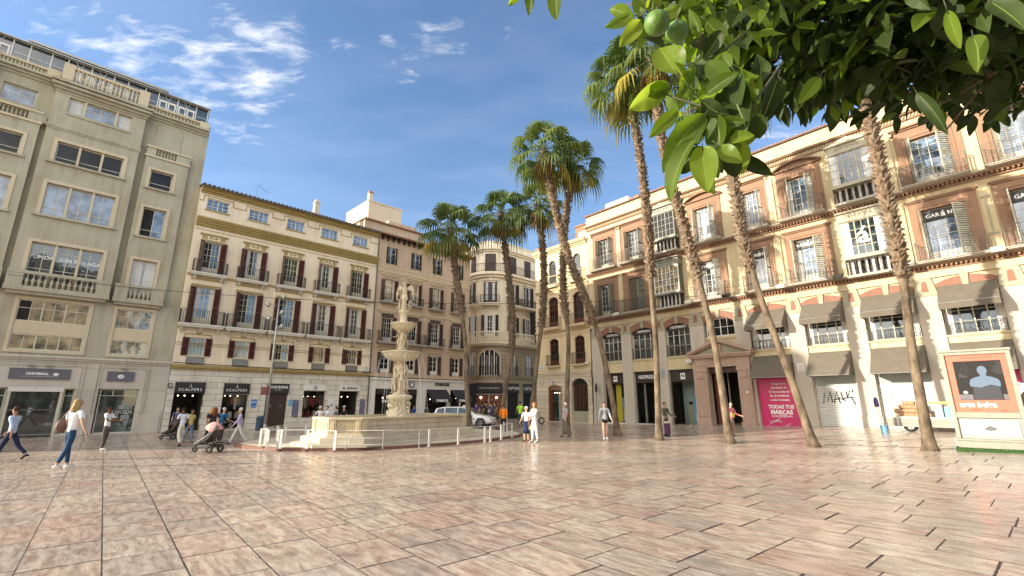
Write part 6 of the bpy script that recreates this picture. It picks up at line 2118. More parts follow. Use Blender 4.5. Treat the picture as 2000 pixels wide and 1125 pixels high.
# ------------------------------------------------------------------ fountain
def build_fountain():
    K = 1.7 / 1.57
    C = Vector((-5.12, 21.7, 0))
    # platform with a curved kerb
    arc = [(-9.9, 18.35), (-8.2, 17.45), (-6.23, 17.23), (-5.47, 17.45), (-3.8, 18.55), (-2.18, 20.0), (-1.0, 21.5), (-.17, 23.0), (.42, 24.2), (.55, 25.6), (.1, 27.2), (-1.1, 28.6), (-3, 29.4), (-6, 28.6), (-9, 26), (-10.8, 23), (-11.2, 20.4), (-10.8, 19)]
    t = MB()
    t.prism(arc[::1], .003, .10, 'redkerb', 'z')
    cx, cy = -5.2, 23.2
    inner = [(cx + (x - cx) * .975, cy + (y - cy) * .975) for x, y in arc]
    t.prism(inner, .101, .112, 'fblock', 'z')
    t.build('fountain_platform')['kind'] = 'structure'
    root = thing('fountain', 'carved stone fountain with an octagonal basin, two bowls, figures and an eagle on top', 'fountain', (0, 0, 0))
    poly = [(-7.75, 18.95), (-6.75, 17.98), (-5.62, 18.15), (-2.25, 23.3), (-2.45, 24.75), (-3.55, 25.45), (-4.7, 25.3), (-8.1, 20.2)]
    ctr = Vector((sum(p[0] for p in poly) / 8, sum(p[1] for p in poly) / 8))

    def ring(mb, o, z0, z1, m, inner=None):
        pts = []
        n = len(poly)
        P = [Vector(p) for p in poly]

        def off(d):
            out = []
            for i in range(n):
                a, b, c = P[i - 1], P[i], P[(i + 1) % n]
                e1, e2 = (b - a).normalized(), (c - b).normalized()
                n1, n2 = Vector((e1.y, -e1.x)), Vector((e2.y, -e2.x))
                q = (n1 + n2).normalized()
                out.append(b + q * d / max(.5, q.dot(n1)))
            return out
        A = off(o)
        if inner is None:
            mb.prism([tuple(a) for a in A], z0, z1, m, 'z')
        else:
            B = off(inner)
            for i in range(n):
                j = (i + 1) % n
                mb.faces([(*A[i], z0), (*A[j], z0), (*B[j], z0), (*B[i], z0), (*A[i], z1), (*A[j], z1), (*B[j], z1), (*B[i], z1)], [(0, 3, 2, 1), (4, 5, 6, 7), (0, 1, 5, 4), (3, 7, 6, 2)], m)
        return A
    s = MB()
    ring(s, .75, .113, .20, 'fblock'); ring(s, .42, .201, .42, 'fblock'); ring(s, .16, .421, .5, 'fblock')
    s.build('steps', root)
    b = MB()
    A = ring(b, 0.0, .501, 1.04, 'fblock', -.28); ring(b, .07, 1.041, 1.12, 'fstone', -.34); ring(b, .05, .501, .56, 'fstone', .001)
    # carved panels on each side
    for i in range(8):
        p, q = Vector(poly[i]), Vector(poly[(i + 1) % 8])
        d = (q - p); L_ = d.length; d.normalize(); nrm = Vector((d.y, -d.x))
        T = Matrix.Translation((p.x, p.y, 0)) @ Matrix(((d.x, nrm.x, 0, 0), (d.y, nrm.y, 0, 0), (0, 0, 1, 0), (0, 0, 0, 1)))
        def bx(u0, u1, y0, y1, z0, z1, m='fstone'):
            b.box(u0, u1, y0, y1, z0, z1, m, T)
        for u in (.0, L_ - .24):
            bx(u + .01, u + .23, .004, .045, .57, 1.035); bx(u + .07, u + .17, .046, .07, .62, .98, 'fstone')
        if L_ < 2:
            k = .3
            while k < L_ - .3:
                bx(k, k + .035, .002, .03, .62, .98); k += .06
        else:
            n = int(L_ / 1.5)
            for j in range(n):
                u0, u1 = .3 + (L_ - .6) * j / n, .3 + (L_ - .6) * (j + 1) / n
                for (a0, a1, z0, z1) in ((u0 + .06, u0 + .1, .62, 1.0), (u1 - .1, u1 - .06, .62, 1.0), (u0 + .1, u1 - .1, .62, .655), (u0 + .1, u1 - .1, .965, 1.0)):
                    bx(a0, a1, .002, .022, z0, z1)
    b.build('basin', root)
    w = MB()
    P = [Vector(p) for p in poly]
    w.poly([(*(ctr + (p - ctr) * .88), .92) for p in P], 'water')
    w.build('basin_water', root)
    # pedestal
    c = Vector((C.x, C.y, 0))
    m = MB()
    m.lathe([(.52, .5), (.56, .9), (.50, 1.0), (.47, 1.3), (.43, 1.72), (.52, 1.80), (.60, 1.86), (.60, 1.95), (.50, 2.0), (.34, 2.03), (.30, 2.1)], c, 8, 'marble', wav=lambda t, z: .05 * math.sin(5 * t + z * 7) * (1 if .9 < z < 1.75 else .2))
    random.seed(5)
    for k in range(70):
        a = random.uniform(0, 6.28); z = random.uniform(1.0, 1.7)
        m.ball((c.x + .47 * math.cos(a), c.y + .47 * math.sin(a), z), random.uniform(.04, .09), 'marble', 6, (1, 1, random.uniform(.6, 1.8)))
    m.build('pedestal', root, True)
    # stem and lower bowl
    m = MB()
    m.lathe([(.30, 2.03), (.20, 2.15), (.15, 2.5), (.17, 2.9), (.2, 3.1), (.27, 3.25), (.2, 3.35), (.16, 3.45), (.2, 3.52)], c, 14, 'marble', wav=lambda t, z: .06 * math.sin(6 * t))
    for k in range(4):
        a = k * 1.57 + .4
        m.ball((c.x + .24 * math.cos(a), c.y + .24 * math.sin(a), 3.22), .09, 'marble', 8, (1, 1, 1.2)); m.ball((c.x + .22 * math.cos(a), c.y + .22 * math.sin(a), 3.36), .06, 'fstone', 8)
    m.build('stem', root, True)
    m = MB()
    flut = lambda t, z: .018 * math.sin(22 * t)
    m.lathe([(.18, 3.5), (.42, 3.54), (.68, 3.64), (.80, 3.78), (.83, 3.86)], c, 88, 'marble', wav=flut)
    m.lathe([(.83, 3.86), (.89, 3.88), (.89, 3.93), (.84, 3.935), (.80, 3.89), (.3, 3.86), (.1, 3.87)], c, 40, 'marble')
    m.build('large_bowl', root, True)
    m = MB(); m.lathe([(.22, 3.87), (.2, 4.0), (.28, 4.05), (.16, 4.12), (.12, 4.5), (.12, 4.8), (.2, 4.9), (.1, 4.92)], c, 12, 'marble'); m.build('stem', root, True)
    m = MB()
    m.lathe([(.12, 4.86), (.3, 4.92), (.48, 5.06), (.55, 5.2)], c, 66, 'marble', wav=lambda t, z: .02 * math.sin(18 * t))
    m.lathe([(.55, 5.2), (.60, 5.22), (.60, 5.27), (.55, 5.275), (.5, 5.23), (.1, 5.22)], c, 32, 'marble'); m.build('small_bowl', root, True)
    m = MB(); m.lathe([(.24, 5.23), (.22, 5.3), (.17, 5.36), (.19, 5.75), (.24, 5.8), (.24, 5.86), (.13, 5.92), (.10, 6.3), (.13, 6.42), (.19, 6.5), (.13, 6.55), (.15, 6.64), (.06, 6.66)], c, 12, 'marble'); m.build('stem', root, True)
    # figures
    spec = []
    for k in range(4):
        spec.append((2.06, .27, 1.12, 25 + 90 * k, dict(arml=(-20, 30, 60) if k % 2 else (165, 12, 40), armr=(150, 14, 60) if k % 2 else (10, 18, 50), legl=(18, 30), legr=(-4, 4), lean=-3, turn=20)))
    for k in range(3):
        spec.append((4.08, .17, .84, 40 + 120 * k, dict(arml=(150, 18, 40), armr=(20, 25, 70), legl=(30, 45), legr=(-6, 6), lean=4, turn=-20)))
    for k in range(4):
        spec.append((5.84, .21, .60, 10 + 90 * k, dict(arml=(40, 20, 60), armr=(120, 30, 70), legl=(50, 70), legr=(0, 8), lean=8)))
    for z, rad, h, a, P in spec:
        J = joints(P)
        V, E, Rr = [], [], []

        def add(p, r, to=None):
            V.append(p); Rr.append(r)
            if to is not None: E.append((to, len(V) - 1))
            return len(V) - 1
        pel = add(J['pel'], (.068, .055)); sp = add(J['sp'], (.060, .05), pel); ch = add(J['ch'], (.074, .056), sp); n0 = add(J['nk0'], (.048, .038), ch)
        nk = add(J['nk'], .028, n0); h1 = add(J['hd1'], (.046, .052), nk); add(J['hd2'], (.038, .044), h1)
        for n in 'lr':
            s_ = add(J['sh' + n], .034, n0); e = add(J['el' + n], .026, s_); w_ = add(J['wr' + n], .019, e); add(J['hn' + n], .02, w_)
            q = add(J['hp' + n], .056, pel); k_ = add(J['kn' + n], .038, q); a_ = add(J['an' + n], .024, k_); add(J['to' + n], .018, a_)
        me = skin_mesh(V, E, Rr, 0, ['marble'], 1)
        o = bpy.data.objects.new('statue', me); col.objects.link(o); o.parent = root
        o.location = (c.x + rad * math.cos(R(a)), c.y + rad * math.sin(R(a)), z); o.rotation_euler = (0, 0, R(a + 90)); o.scale = (h * 1.1, h * 1.1, h)
        dr = MB()
        pts = [J['hpl'] + Vector((-.05, -.03, .02)), J['pel'] + Vector((0, -.07, -.02)), J['hpr'] + Vector((.06, -.03, -.02)), J['hpr'] + Vector((.07, .02, -.2)), J['hpr'] + Vector((.08, .02, -.42))]
        dr.tube(pts, [.03, .035, .04, .045, .05], 'marble', 6)
        dr.build('drapery', o, True)
    # eagle with raised wings
    e = MB()
    e.tube([c + Vector((0, .02, 6.62)), c + Vector((0, 0, 6.8)), c + Vector((0, -.04, 6.98)), c + Vector((-.02, -.07, 7.12)), c + Vector((-.05, -.12, 7.2)), c + Vector((-.1, -.13, 7.17))], [.07, .115, .12, .07, .06, .015], 'marble', 8)
    for s_ in (-1, 1):
        for k in range(7):
            a = R(100 - 11 * k)
            b0 = c + Vector((s_ * (.09 + .012 * k), .03, 6.98 - .02 * k))
            e.tube([b0, b0 + Vector((s_ * .13, .02, .08)), b0 + Vector((s_ * (.20 + .03 * math.cos(a)), .03, .20 - .05 * k)), b0 + Vector((s_ * (.21 + .03 * math.cos(a)), .04, .02 - .08 * k))], [.04, .045, .04, .015], 'marble', 5)
        e.tube([c + Vector((s_ * .06, 0, 6.8)), c + Vector((s_ * .08, -.05, 6.62))], [.05, .03], 'marble', 6)
    e.build('eagle', root, True)
    # water jets
    j = MB()
    for k in range(9):
        a = R(12 + 40 * k)
        pts = []
        for q in range(9):
            t_ = q / 8 * .62
            pts.append((c.x + math.cos(a) * (.84 + .75 * t_), c.y + math.sin(a) * (.84 + .75 * t_), 3.84 + .35 * t_ - 4.905 * t_ * t_ * 1.55))
        j.tube(pts, [.005, .006, .007, .007, .007, .006, .006, .005, .004], 'water', 4)
    j.build('water_jet', root, True)


build_fountain()


def build_rail():
    root = thing('barrier_railing', 'low white barrier of flat posts and a thin handrail curving round the fountain', 'railing')
    def wp(px, py, z=.112):
        r = ray(px, py); t = (z - H) / r.z
        return Vector((r.x * t, r.y * t, z))
    posts = [(507, 872, 1), (521, 876, 1), (541, 875, 1), (547, 876, 1), (599, 876, 1), (653, 879, 1), (675, 878, 0), (747, 877.5, 0), (818, 875, 0), (838, 873, 1), (895, 869, 1), (947, 865, 1), (958, 864, 1), (979, 859, 1), (1000, 855, 1), (990, 852, 1), (984, 850, 1)]
    tops = []
    hh = .62
    P3 = []
    for px, py, flat in posts:
        p = wp(px, py)
        mb = MB()
        T = Matrix.Translation(p) @ Matrix.Rotation(R(40 if px > 700 else -10), 4, 'Z')
        if flat:
            mb.box(-.042, .042, -.014, .014, 0, hh, 'postwhite', T)
            mb.box(-.075, .075, -.035, .035, 0, .012, 'metal', T)
        else:
            mb.box(-.012, .012, -.012, .012, 0, hh, 'metal', T)
        mb.build('post', root)
        P3.append(p)
    order = [P3[i] + Vector((0, 0, hh)) for i in (0, 1, 2, 3, 4, 5, 6, 7, 8, 9, 10, 11, 12, 13, 14, 15)]
    back = [wp(*q) for q in ((517, 868), (540, 862), (556, 861), (596, 857))]
    for p in back:
        mb = MB(); mb.box(p.x - .05, p.x + .05, p.y - .02, p.y + .02, .1, .112 + hh, 'postwhite'); mb.build('post', root)
    mb = MB()
    mb.tube(order, .013, 'postwhite', 6)
    mb.tube([order[0]] + [p + Vector((0, 0, hh)) for p in back] + [Vector((-7.9, 24.5, .112 + hh))], .012, 'postwhite', 6)
    q = [wp(922, 838) + Vector((0, 0, hh)), wp(947, 836) + Vector((0, 0, hh)), wp(968, 836) + Vector((0, 0, hh))]
    mb.tube(q, .018, 'postwhite', 6)
    mb.build('handrail', root)
    for p in q[:1]:
        mb = MB(); mb.box(p.x - .05, p.x + .05, p.y - .02, p.y + .02, .1, p.z, 'postwhite'); mb.build('post', root)
    m2 = MB()
    lo = [P3[i] for i in (5, 6, 7, 8, 9)]
    for f in (.36, .14):
        m2.tube([p + Vector((0, 0, f)) for p in lo], .010, 'metal', 5)
    m2.build('lower_rail', root)


build_rail()
# ------------------------------------------------------------------ palms
leaf_mat('palm_green', (.10, .135, .05), trans=.25, rough=.4, scale=1.2)
leaf_mat('palm_dark', (.045, .075, .022), trans=.2, rough=.4, scale=1.2)
leaf_mat('palm_yellow', (.30, .25, .05), trans=.3, rough=.6, scale=1.2, tcol=(.6, .5, .12))
leaf_mat('palm_dead', (.26, .18, .085), trans=.15, rough=.9, scale=2, tcol=(.4, .28, .12))
plain('trunk_smooth', (.155, .118, .08), .95, vary=.6, scale=3.5, bump=.8, stretch=(1, 1, .45), spec=.1)
plain('trunk_boot', (.20, .152, .105), .95, vary=.5, scale=6, bump=.6, spec=.1)
plain('trunk_boot_dark', (.15, .10, .065), .95, vary=.4, scale=6, spec=.1)


def frond(mb, C, az, el, L, rad, mat, droop, rng, T=None):
    """a fan leaf: stalk from the crown centre, then pleated segments whose tips hang"""
    d = Vector((math.cos(az) * math.cos(el), math.sin(az) * math.cos(el), math.sin(el)))
    side = Vector((-math.sin(az), math.cos(az), 0))
    up = side.cross(d) * -1
    if up.z < 0 and el < 1.4: up = -up
    base = C + d * .12
    mid = C + d * (L * .6) + Vector((0, 0, -.03 * L))
    tip = C + d * L + Vector((0, 0, -.12 * L * math.cos(el)))
    mb.tube([base, mid, tip], [.028, .018, .014], 'palm_green' if 'dead' not in mat else 'palm_dead', 4)
    dd = (tip - mid).normalized()
    upn = side.cross(dd); upn = upn if upn.z > 0 else -upn
    n = 17
    spread = R(118)
    i_ = mb.mat(mat)
    for k in range(n):
        a = -spread + 2 * spread * (k + .5) / n
        w = spread / n * 1.0
        rr = rad * (.72 + .28 * math.cos(a * .8)) * rng.uniform(.9, 1.08)
        dr = droop * rng.uniform(.75, 1.25)
        fold = .28
        def pt(an, r_, lift):
            v = dd * math.cos(an) + side * math.sin(an)
            p = tip + v * r_ - upn * (abs(math.sin(an)) * r_ * fold) + upn * lift
            q = max(0, r_ / rad - .42)
            p = p - v * (q * q * rad * .55 * droop)
            return p + Vector((0, 0, -q * q * rad * 1.5 * dr - .10 * r_))
        a0, a1 = a - w * .98, a + w * .98
        P = [tip, pt(a0, rr * .40, 0), pt(a, rr * .42, .035 * rad), pt(a1, rr * .40, 0), pt(a - w * .42, rr * .72, 0), pt(a + w * .42, rr * .72, 0), pt(a, rr * 1.0, 0)]
        k0 = len(mb.v)
        mb.v += [tuple(p) for p in P]
        for f in ((0, 1, 2), (0, 2, 3), (1, 4, 5, 2), (2, 5, 3), (4, 6, 5)):
            mb.f.append(tuple(k0 + x for x in f)); mb.mi.append(i_)


def palm(label, base, path, R0, rcrown, boots, seed, n=27, skirt=10, top=True):
    """path: points (x, y, z) up the trunk in metres from the base"""
    rng = random.Random(seed)
    rcrown *= .92
    root = thing('palm_tree', label, 'palm tree', base, 0, 'tall fan palms on the plaza')
    # smooth the trunk path
    P = [Vector(p) for p in path]
    pts = []
    m = len(P)
    for i in range(m - 1):
        p0, p1, p2, p3 = P[max(0, i - 1)], P[i], P[i + 1], P[min(m - 1, i + 2)]
        for j in range(6):
            t = j / 6
            pts.append(.5 * ((2 * p1) + (p2 - p0) * t + (2 * p0 - 5 * p1 + 4 * p2 - p3) * t * t + (3 * p1 - p0 - 3 * p2 + p3) * t ** 3))
    pts.append(P[-1])
    ht = pts[-1].z
    rs = []
    for p in pts:
        f = p.z / ht
        r = R0 * (.84 + .5 * math.exp(-p.z / .2) + .2 * math.exp(-p.z / 1.5) - .2 * f)
        if p.z > boots: r *= 1.16
        rs.append(r * rng.uniform(.97, 1.03))
    t = MB()
    t.tube(pts, rs, 'trunk_smooth', 14)
    k = len(pts) * 14
    z = boots
    L_ = 0
    # leaf bases left on the upper trunk
    cum = [0]
    for a, b in zip(pts, pts[1:]): cum.append(cum[-1] + (b - a).length)
    def along(s):
        for i in range(len(cum) - 1):
            if s <= cum[i + 1]:
                f = (s - cum[i]) / (cum[i + 1] - cum[i]); return pts[i].lerp(pts[i + 1], f), (pts[i + 1] - pts[i]).normalized(), rs[i]
        return pts[-1], (pts[-1] - pts[-2]).normalized(), rs[-1]
    s0 = next((cum[i] for i, p in enumerate(pts) if p.z >= boots), cum[-1])
    s = s0
    j = 0
    while s < cum[-1]:
        c, d, r = along(s)
        a = j * 2.399 + rng.uniform(-.3, .3)
        e1 = d.cross(Vector((0, 1, 0))).normalized(); e2 = d.cross(e1)
        o = e1 * math.cos(a) + e2 * math.sin(a)
        tn = e1 * -math.sin(a) + e2 * math.cos(a)
        w = rng.uniform(.04, .09); ln = rng.uniform(.10, .24); out = rng.uniform(.06, .2)
        b = c + o * r * .92
        tip = b + o * out + d * ln * rng.uniform(.5, 1) * (1 if rng.random() > .2 else -.4)
        mm = 'trunk_boot' if rng.random() > .4 else 'trunk_boot_dark'
        t.faces([b - tn * w - d * .04, b + tn * w - d * .04, b + tn * w * .5 + d * ln * .6, b - tn * w * .5 + d * ln * .6, tip - tn * w * .45, tip + tn * w * .45, tip + tn * w * .3 + d * .03], [(0, 1, 5, 4), (1, 2, 6, 5), (2, 3, 4, 6), (3, 0, 4), (4, 5, 6)], mm)
        s += .0125 if rng.random() > .1 else .02
        j += 1
    t.build('trunk', root, True)
    C = pts[-1]
    cr = MB()
    for i in range(n):
        f = i / (n - 1)
        el = R(84 - 128 * f ** .9 + rng.uniform(-7, 7))
        az = i * 2.39996 + rng.uniform(-.25, .25)
        mat = 'palm_green' if rng.random() > .35 else 'palm_dark'
        if f > .9 and rng.random() > .5: mat = 'palm_yellow'
        L = rcrown * (.46 + .2 * min(1, f * 2)) * rng.uniform(.9, 1.1)
        frond(cr, C + Vector((0, 0, .1)), az, el, L, rcrown * .58, mat, .8 + .8 * f, rng)
    cr.build('crown', root)
    if skirt:
        sk = MB()
        for i in range(skirt):
            frond(sk, C - Vector((0, 0, .1)), i * 2.39996, R(rng.uniform(-72, -50)), rcrown * .32, rcrown * .40, 'palm_dead' if rng.random() > .35 else 'palm_yellow', 1.4, rng)
        sk.build('dead_skirt', root)
    sp = MB()
    for i in range(2):
        a = rng.uniform(0, 6.28)
        sp.tube([C, C + Vector((.05 * math.cos(a), .05 * math.sin(a), rcrown * .6)), C + Vector((.12 * math.cos(a), .12 * math.sin(a), rcrown * 1.0))], [.02, .013, .004], 'palm_green', 4)
    sp.build('spear_leaf', root)
    return root


def palm_px(label, basepx, pix, R0, rcrown, boots_px, seed, **kw):
    b = gnd(*basepx)
    path = [(0, 0, -.05)]
    for (x, y) in pix:
        p = at(x, y, b.y)
        path.append(tuple(p - b))
    bz = (at(boots_px[0], boots_px[1], b.y) - b).z
    return palm(label, b, path, R0, rcrown, bz, seed, **kw)


PALMS = [
    ('left-most and lowest fan palm, its trunk rising behind the right end of the fountain basin', (918, 843), [(912, 760), (908, 660), (895, 570), (886, 500), (880, 447)], .17, 2.35, (905, 625), 1, {}),
    ('second fan palm from the left, leaning right in front of the rounded corner house', (976, 839), [(987, 760), (1000, 680), (999, 600), (991, 520), (984, 462), (978, 418)], .17, 2.35, (998, 690), 2, {}),
    ('third fan palm from the left, a curved trunk in front of the beige house corner', (1033, 841), [(1043, 760), (1052, 680), (1061, 600), (1062, 520), (1058, 460), (1050, 400)], .17, 2.15, (1058, 650), 3, {}),
    ('fan palm whose trunk leans sharply left as it climbs, crossing the straighter one', (1207, 851), [(1192, 760), (1170, 660), (1142, 580), (1110, 500), (1085, 410), (1072, 350), (1062, 296)], .165, 2.35, (1165, 640), 4, {}),
    ('straight slim fan palm behind the walker in the white cap, right of the crossing pair', (1108, 848), [(1108, 760), (1110, 660), (1101, 580), (1100, 500), (1106, 420), (1112, 365), (1115, 322)], .15, 2.2, (1102, 620), 5, {}),
    ('tall upright fan palm left of the orange leaves, before the emblem shop windows', (1287, 860), [(1284, 760), (1280, 660), (1272, 560), (1267, 460), (1256, 350), (1242, 252), (1218, 158)], .155, 2.5, (1275, 545), 6, dict(n=28)),
    ('tall fan palm leaning left in front of the pink stone portal', (1426, 866), [(1410, 760), (1393, 660), (1368, 560), (1341, 460), (1313, 360), (1293, 270), (1282, 190), (1274, 118)], .165, 2.5, (1362, 545), 7, dict(n=28)),
    ('leaning fan palm in front of the magenta shop hoarding, its crown behind the orange leaves', (1590, 873), [(1552, 760), (1515, 660), (1478, 560), (1452, 470), (1440, 400), (1428, 320), (1424, 240), (1420, 160)], .15, 2.1, (1470, 540), 8, dict(n=40, skirt=14)),
    ('nearest fan palm, beside the poster stand, its shaggy trunk running up into the orange leaves', (1817, 880), [(1795, 760), (1778, 660), (1766, 560), (1750, 470), (1727, 370), (1706, 270), (1688, 190), (1668, 60), (1655, -60)], .155, 2.1, (1760, 545), 9, {}),
]
for a in PALMS:
    palm_px(*a[:7], **a[7])

# ------------------------------------------------------------------ orange tree over the camera
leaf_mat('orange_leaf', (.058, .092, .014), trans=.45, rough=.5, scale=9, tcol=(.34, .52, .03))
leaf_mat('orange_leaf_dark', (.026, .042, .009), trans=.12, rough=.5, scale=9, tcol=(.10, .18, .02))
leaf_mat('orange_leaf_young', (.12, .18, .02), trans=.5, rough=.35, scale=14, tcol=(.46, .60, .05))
leaf_mat('leaf_rib', (.17, .22, .05), trans=.4, rough=.5, tcol=(.6, .7, .15))
plain('twig_green', (.05, .06, .02), .6, vary=.2)
plain('unripe_orange', (.10, .19, .03), .45, vary=.25, scale=40, bump=.25)


def leaf_into(mb, p, d, nrm, L, W, m, curl, rng):
    """one broad pointed leaf, creased along the midrib and curled"""
    d = d.normalized(); s = d.cross(nrm).normalized(); n = s.cross(d).normalized()
    prof = [(0, .02), (.1, .5), (.28, .92), (.48, 1.0), (.68, .84), (.86, .46), (1, .02)]
    k0 = len(mb.v); i_ = mb.mat(m)
    wv = rng.uniform(0, 6)
    for t, w in prof:
        c = p + d * (L * t) - n * (curl * L * t * t)
        rip = math.sin(wv + t * 7) * .05 * W
        mb.v += [tuple(c - s * (W * w) + n * (W * w * .38 + rip)), tuple(c), tuple(c + s * (W * w) + n * (W * w * .38 - rip))]
    for i in range(len(prof) - 1):
        a = k0 + i * 3
        mb.f += [(a, a + 1, a + 4, a + 3), (a + 1, a + 2, a + 5, a + 4)]; mb.mi += [i_, i_]


def veined_leaf(mb, p, d, nrm, L, W, m, curl, rng):
    d = d.normalized(); s = d.cross(nrm).normalized(); n = s.cross(d).normalized()
    K = 15
    C = (-1, -.72, -.4, -.035, .035, .4, .72, 1)
    k0 = len(mb.v); i_ = mb.mat(m); r_ = mb.mat('leaf_rib')
    ph = rng.uniform(0, 6); tw = rng.uniform(-.5, .5); sw = rng.uniform(-.12, .12)
    for i in range(K + 1):
        t = i / K
        w = W * (math.sin(math.pi * min(1, t ** .78)) ** .72 if 0 < t < 1 else .01)
        c = p + d * (L * t) - n * (curl * L * t * t) + s * (sw * L * math.sin(t * 3.1))
        sn = s * math.cos(tw * t) + n * math.sin(tw * t); nn = n * math.cos(tw * t) - s * math.sin(tw * t)
        for x in C:
            a = abs(x)
            h = w * .42 * a ** 1.4 + W * .05 * math.sin(22 * (t - a * .16)) * a * (1.1 - a) * 2 + W * .10 * math.sin(ph + 7 * t + (2 if x > 0 else 0)) * a * a
            mb.v.append(tuple(c + sn * (w * x) + nn * h))
    nC = len(C)
    for i in range(K):
        for j in range(nC - 1):
            a = k0 + i * nC + j
            mb.f.append((a, a + 1, a + nC + 1, a + nC)); mb.mi.append(r_ if j == 3 else i_)


def build_orange_tree():
    rng = random.Random(21)
    root = thing('orange_tree', 'orange tree overhanging from the upper right, with glossy leaves and unripe green fruit', 'tree', (3.6, .2, 0))
    off = Vector((3.6, .2, 0))
    tr = MB()
    tr.tube([(0, 0, 0), (.03, .02, .8), (-.02, 0, 1.7), (-.1, .1, 2.3)], [.16, .12, .11, .10], 'bark_orange', 10)
    tr.build('trunk', root, True)
    br = MB(); lf = MB(); hl = MB()
    fork = Vector((-.1, .1, 2.2))
    # crown volume in world axes: flattened lobes
    lobes = [((1.9, 1.55, 3.40), (1.30, .62, .52), 2900), ((3.0, 1.6, 3.62), (1.3, .9, .7), 1500), ((1.18, 1.5, 3.10), (.40, .40, .28), 460), ((1.45, 1.25, 2.93), (.55, .28, .2), 520), ((2.05, 1.3, 2.98), (.85, .3, .2), 800), ((.9, 1.4, 3.08), (.26, .28, .14), 110)]
    Cn = [Vector(l[0]) for l in lobes]
    for c in Cn:
        e = c - off
        mid = fork.lerp(e, .5) + Vector((0, 0, .25))
        br.tube([fork, mid, e], [.03, .008, .004], 'bark_orange', 7)
        for k in range(9):
            q = e + Vector([rng.uniform(-.5, .5), rng.uniform(-.35, .35), rng.uniform(-.25, .25)])
            br.tube([mid.lerp(e, rng.uniform(.5, 1)), q], [.006, .003], 'bark_orange', 5)
    for (c, r, n) in lobes:
        c = Vector(c)
        for k in range(n):
            v = Vector([rng.gauss(0, 1) for _ in range(3)]).normalized() * rng.uniform(.25, 1) ** .4
            p = c + Vector((v.x * r[0], v.y * r[1], v.z * r[2]))
            d = Vector((v.x * .7 + rng.uniform(-.8, .8), v.y * .7 + rng.uniform(-.8, .8), rng.uniform(-1.3, .25)))
            nn = Vector((rng.uniform(-.6, .6), rng.uniform(-.9, .3), 1)).normalized()
            L = rng.uniform(.07, .125)
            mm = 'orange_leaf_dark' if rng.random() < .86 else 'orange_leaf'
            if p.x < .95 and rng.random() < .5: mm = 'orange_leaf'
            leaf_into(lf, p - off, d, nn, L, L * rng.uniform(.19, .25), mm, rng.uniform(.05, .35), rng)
    # hanging spray at the tree's left edge: sunlit leaves along drooping twigs
    def W(px, py, dist):
        r = ray(px, py); return Vector((0, 0, H)) + r / math.sqrt(r.x ** 2 + r.y ** 2) * dist
    tw = [([(1530, 120), (1480, 190), (1440, 250), (1410, 285), (1378, 300)], 1.02), ([(1440, 250), (1380, 210), (1330, 195), (1275, 175)], 1.0), ([(1460, 60), (1400, 110), (1330, 130), (1290, 110)], 1.12), ([(1330, 20), (1270, 30), (1225, 25)], 1.15), ([(1120, -60), (1070, -20), (1040, -5)], 1.15)]
    for pts, dd in tw:
        P = [W(x, y, dd) - off for x, y in pts]
        br.tube(P, [.0028] * (len(P) - 1) + [.001], 'twig_green', 5)
    # (leaf base px, leaf tip px, distance, half width factor, material)
    S = 'orange_leaf'; Y = 'orange_leaf_young'; D = 'orange_leaf_dark'
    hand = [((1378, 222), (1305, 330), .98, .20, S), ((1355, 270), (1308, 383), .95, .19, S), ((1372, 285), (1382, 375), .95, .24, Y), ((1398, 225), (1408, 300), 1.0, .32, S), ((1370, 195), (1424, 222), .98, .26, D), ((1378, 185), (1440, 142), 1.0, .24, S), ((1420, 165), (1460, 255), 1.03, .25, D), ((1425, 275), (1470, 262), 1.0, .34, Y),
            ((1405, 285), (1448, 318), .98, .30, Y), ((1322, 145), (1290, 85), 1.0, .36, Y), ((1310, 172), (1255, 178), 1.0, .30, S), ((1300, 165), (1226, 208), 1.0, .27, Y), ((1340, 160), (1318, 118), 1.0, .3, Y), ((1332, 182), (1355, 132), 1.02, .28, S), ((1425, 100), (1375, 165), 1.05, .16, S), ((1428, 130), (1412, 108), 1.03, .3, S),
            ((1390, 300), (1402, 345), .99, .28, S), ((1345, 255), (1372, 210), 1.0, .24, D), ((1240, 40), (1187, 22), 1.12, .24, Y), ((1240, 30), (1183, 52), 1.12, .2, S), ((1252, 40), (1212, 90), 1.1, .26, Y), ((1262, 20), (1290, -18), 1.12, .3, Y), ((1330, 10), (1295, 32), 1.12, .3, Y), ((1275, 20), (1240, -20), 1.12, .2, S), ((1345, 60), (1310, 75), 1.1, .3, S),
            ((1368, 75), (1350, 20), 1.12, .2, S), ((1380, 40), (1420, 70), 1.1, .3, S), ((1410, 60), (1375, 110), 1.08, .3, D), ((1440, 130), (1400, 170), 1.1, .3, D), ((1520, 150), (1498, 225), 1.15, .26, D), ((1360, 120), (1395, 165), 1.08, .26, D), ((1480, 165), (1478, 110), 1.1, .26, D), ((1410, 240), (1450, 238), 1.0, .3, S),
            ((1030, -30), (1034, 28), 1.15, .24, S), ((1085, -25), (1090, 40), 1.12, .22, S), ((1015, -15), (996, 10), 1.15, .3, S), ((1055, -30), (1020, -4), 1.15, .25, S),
            ((1790, 180), (1840, 258), 1.5, .13, D), ((1600, 150), (1560, 200), 1.3, .24, S), ((1850, 20), (1875, 92), 1.1, .15, Y), ((1930, 0), (2000, 62), 1.0, .2, D), ((1900, 70), (1912, 125), 1.2, .18, S)]
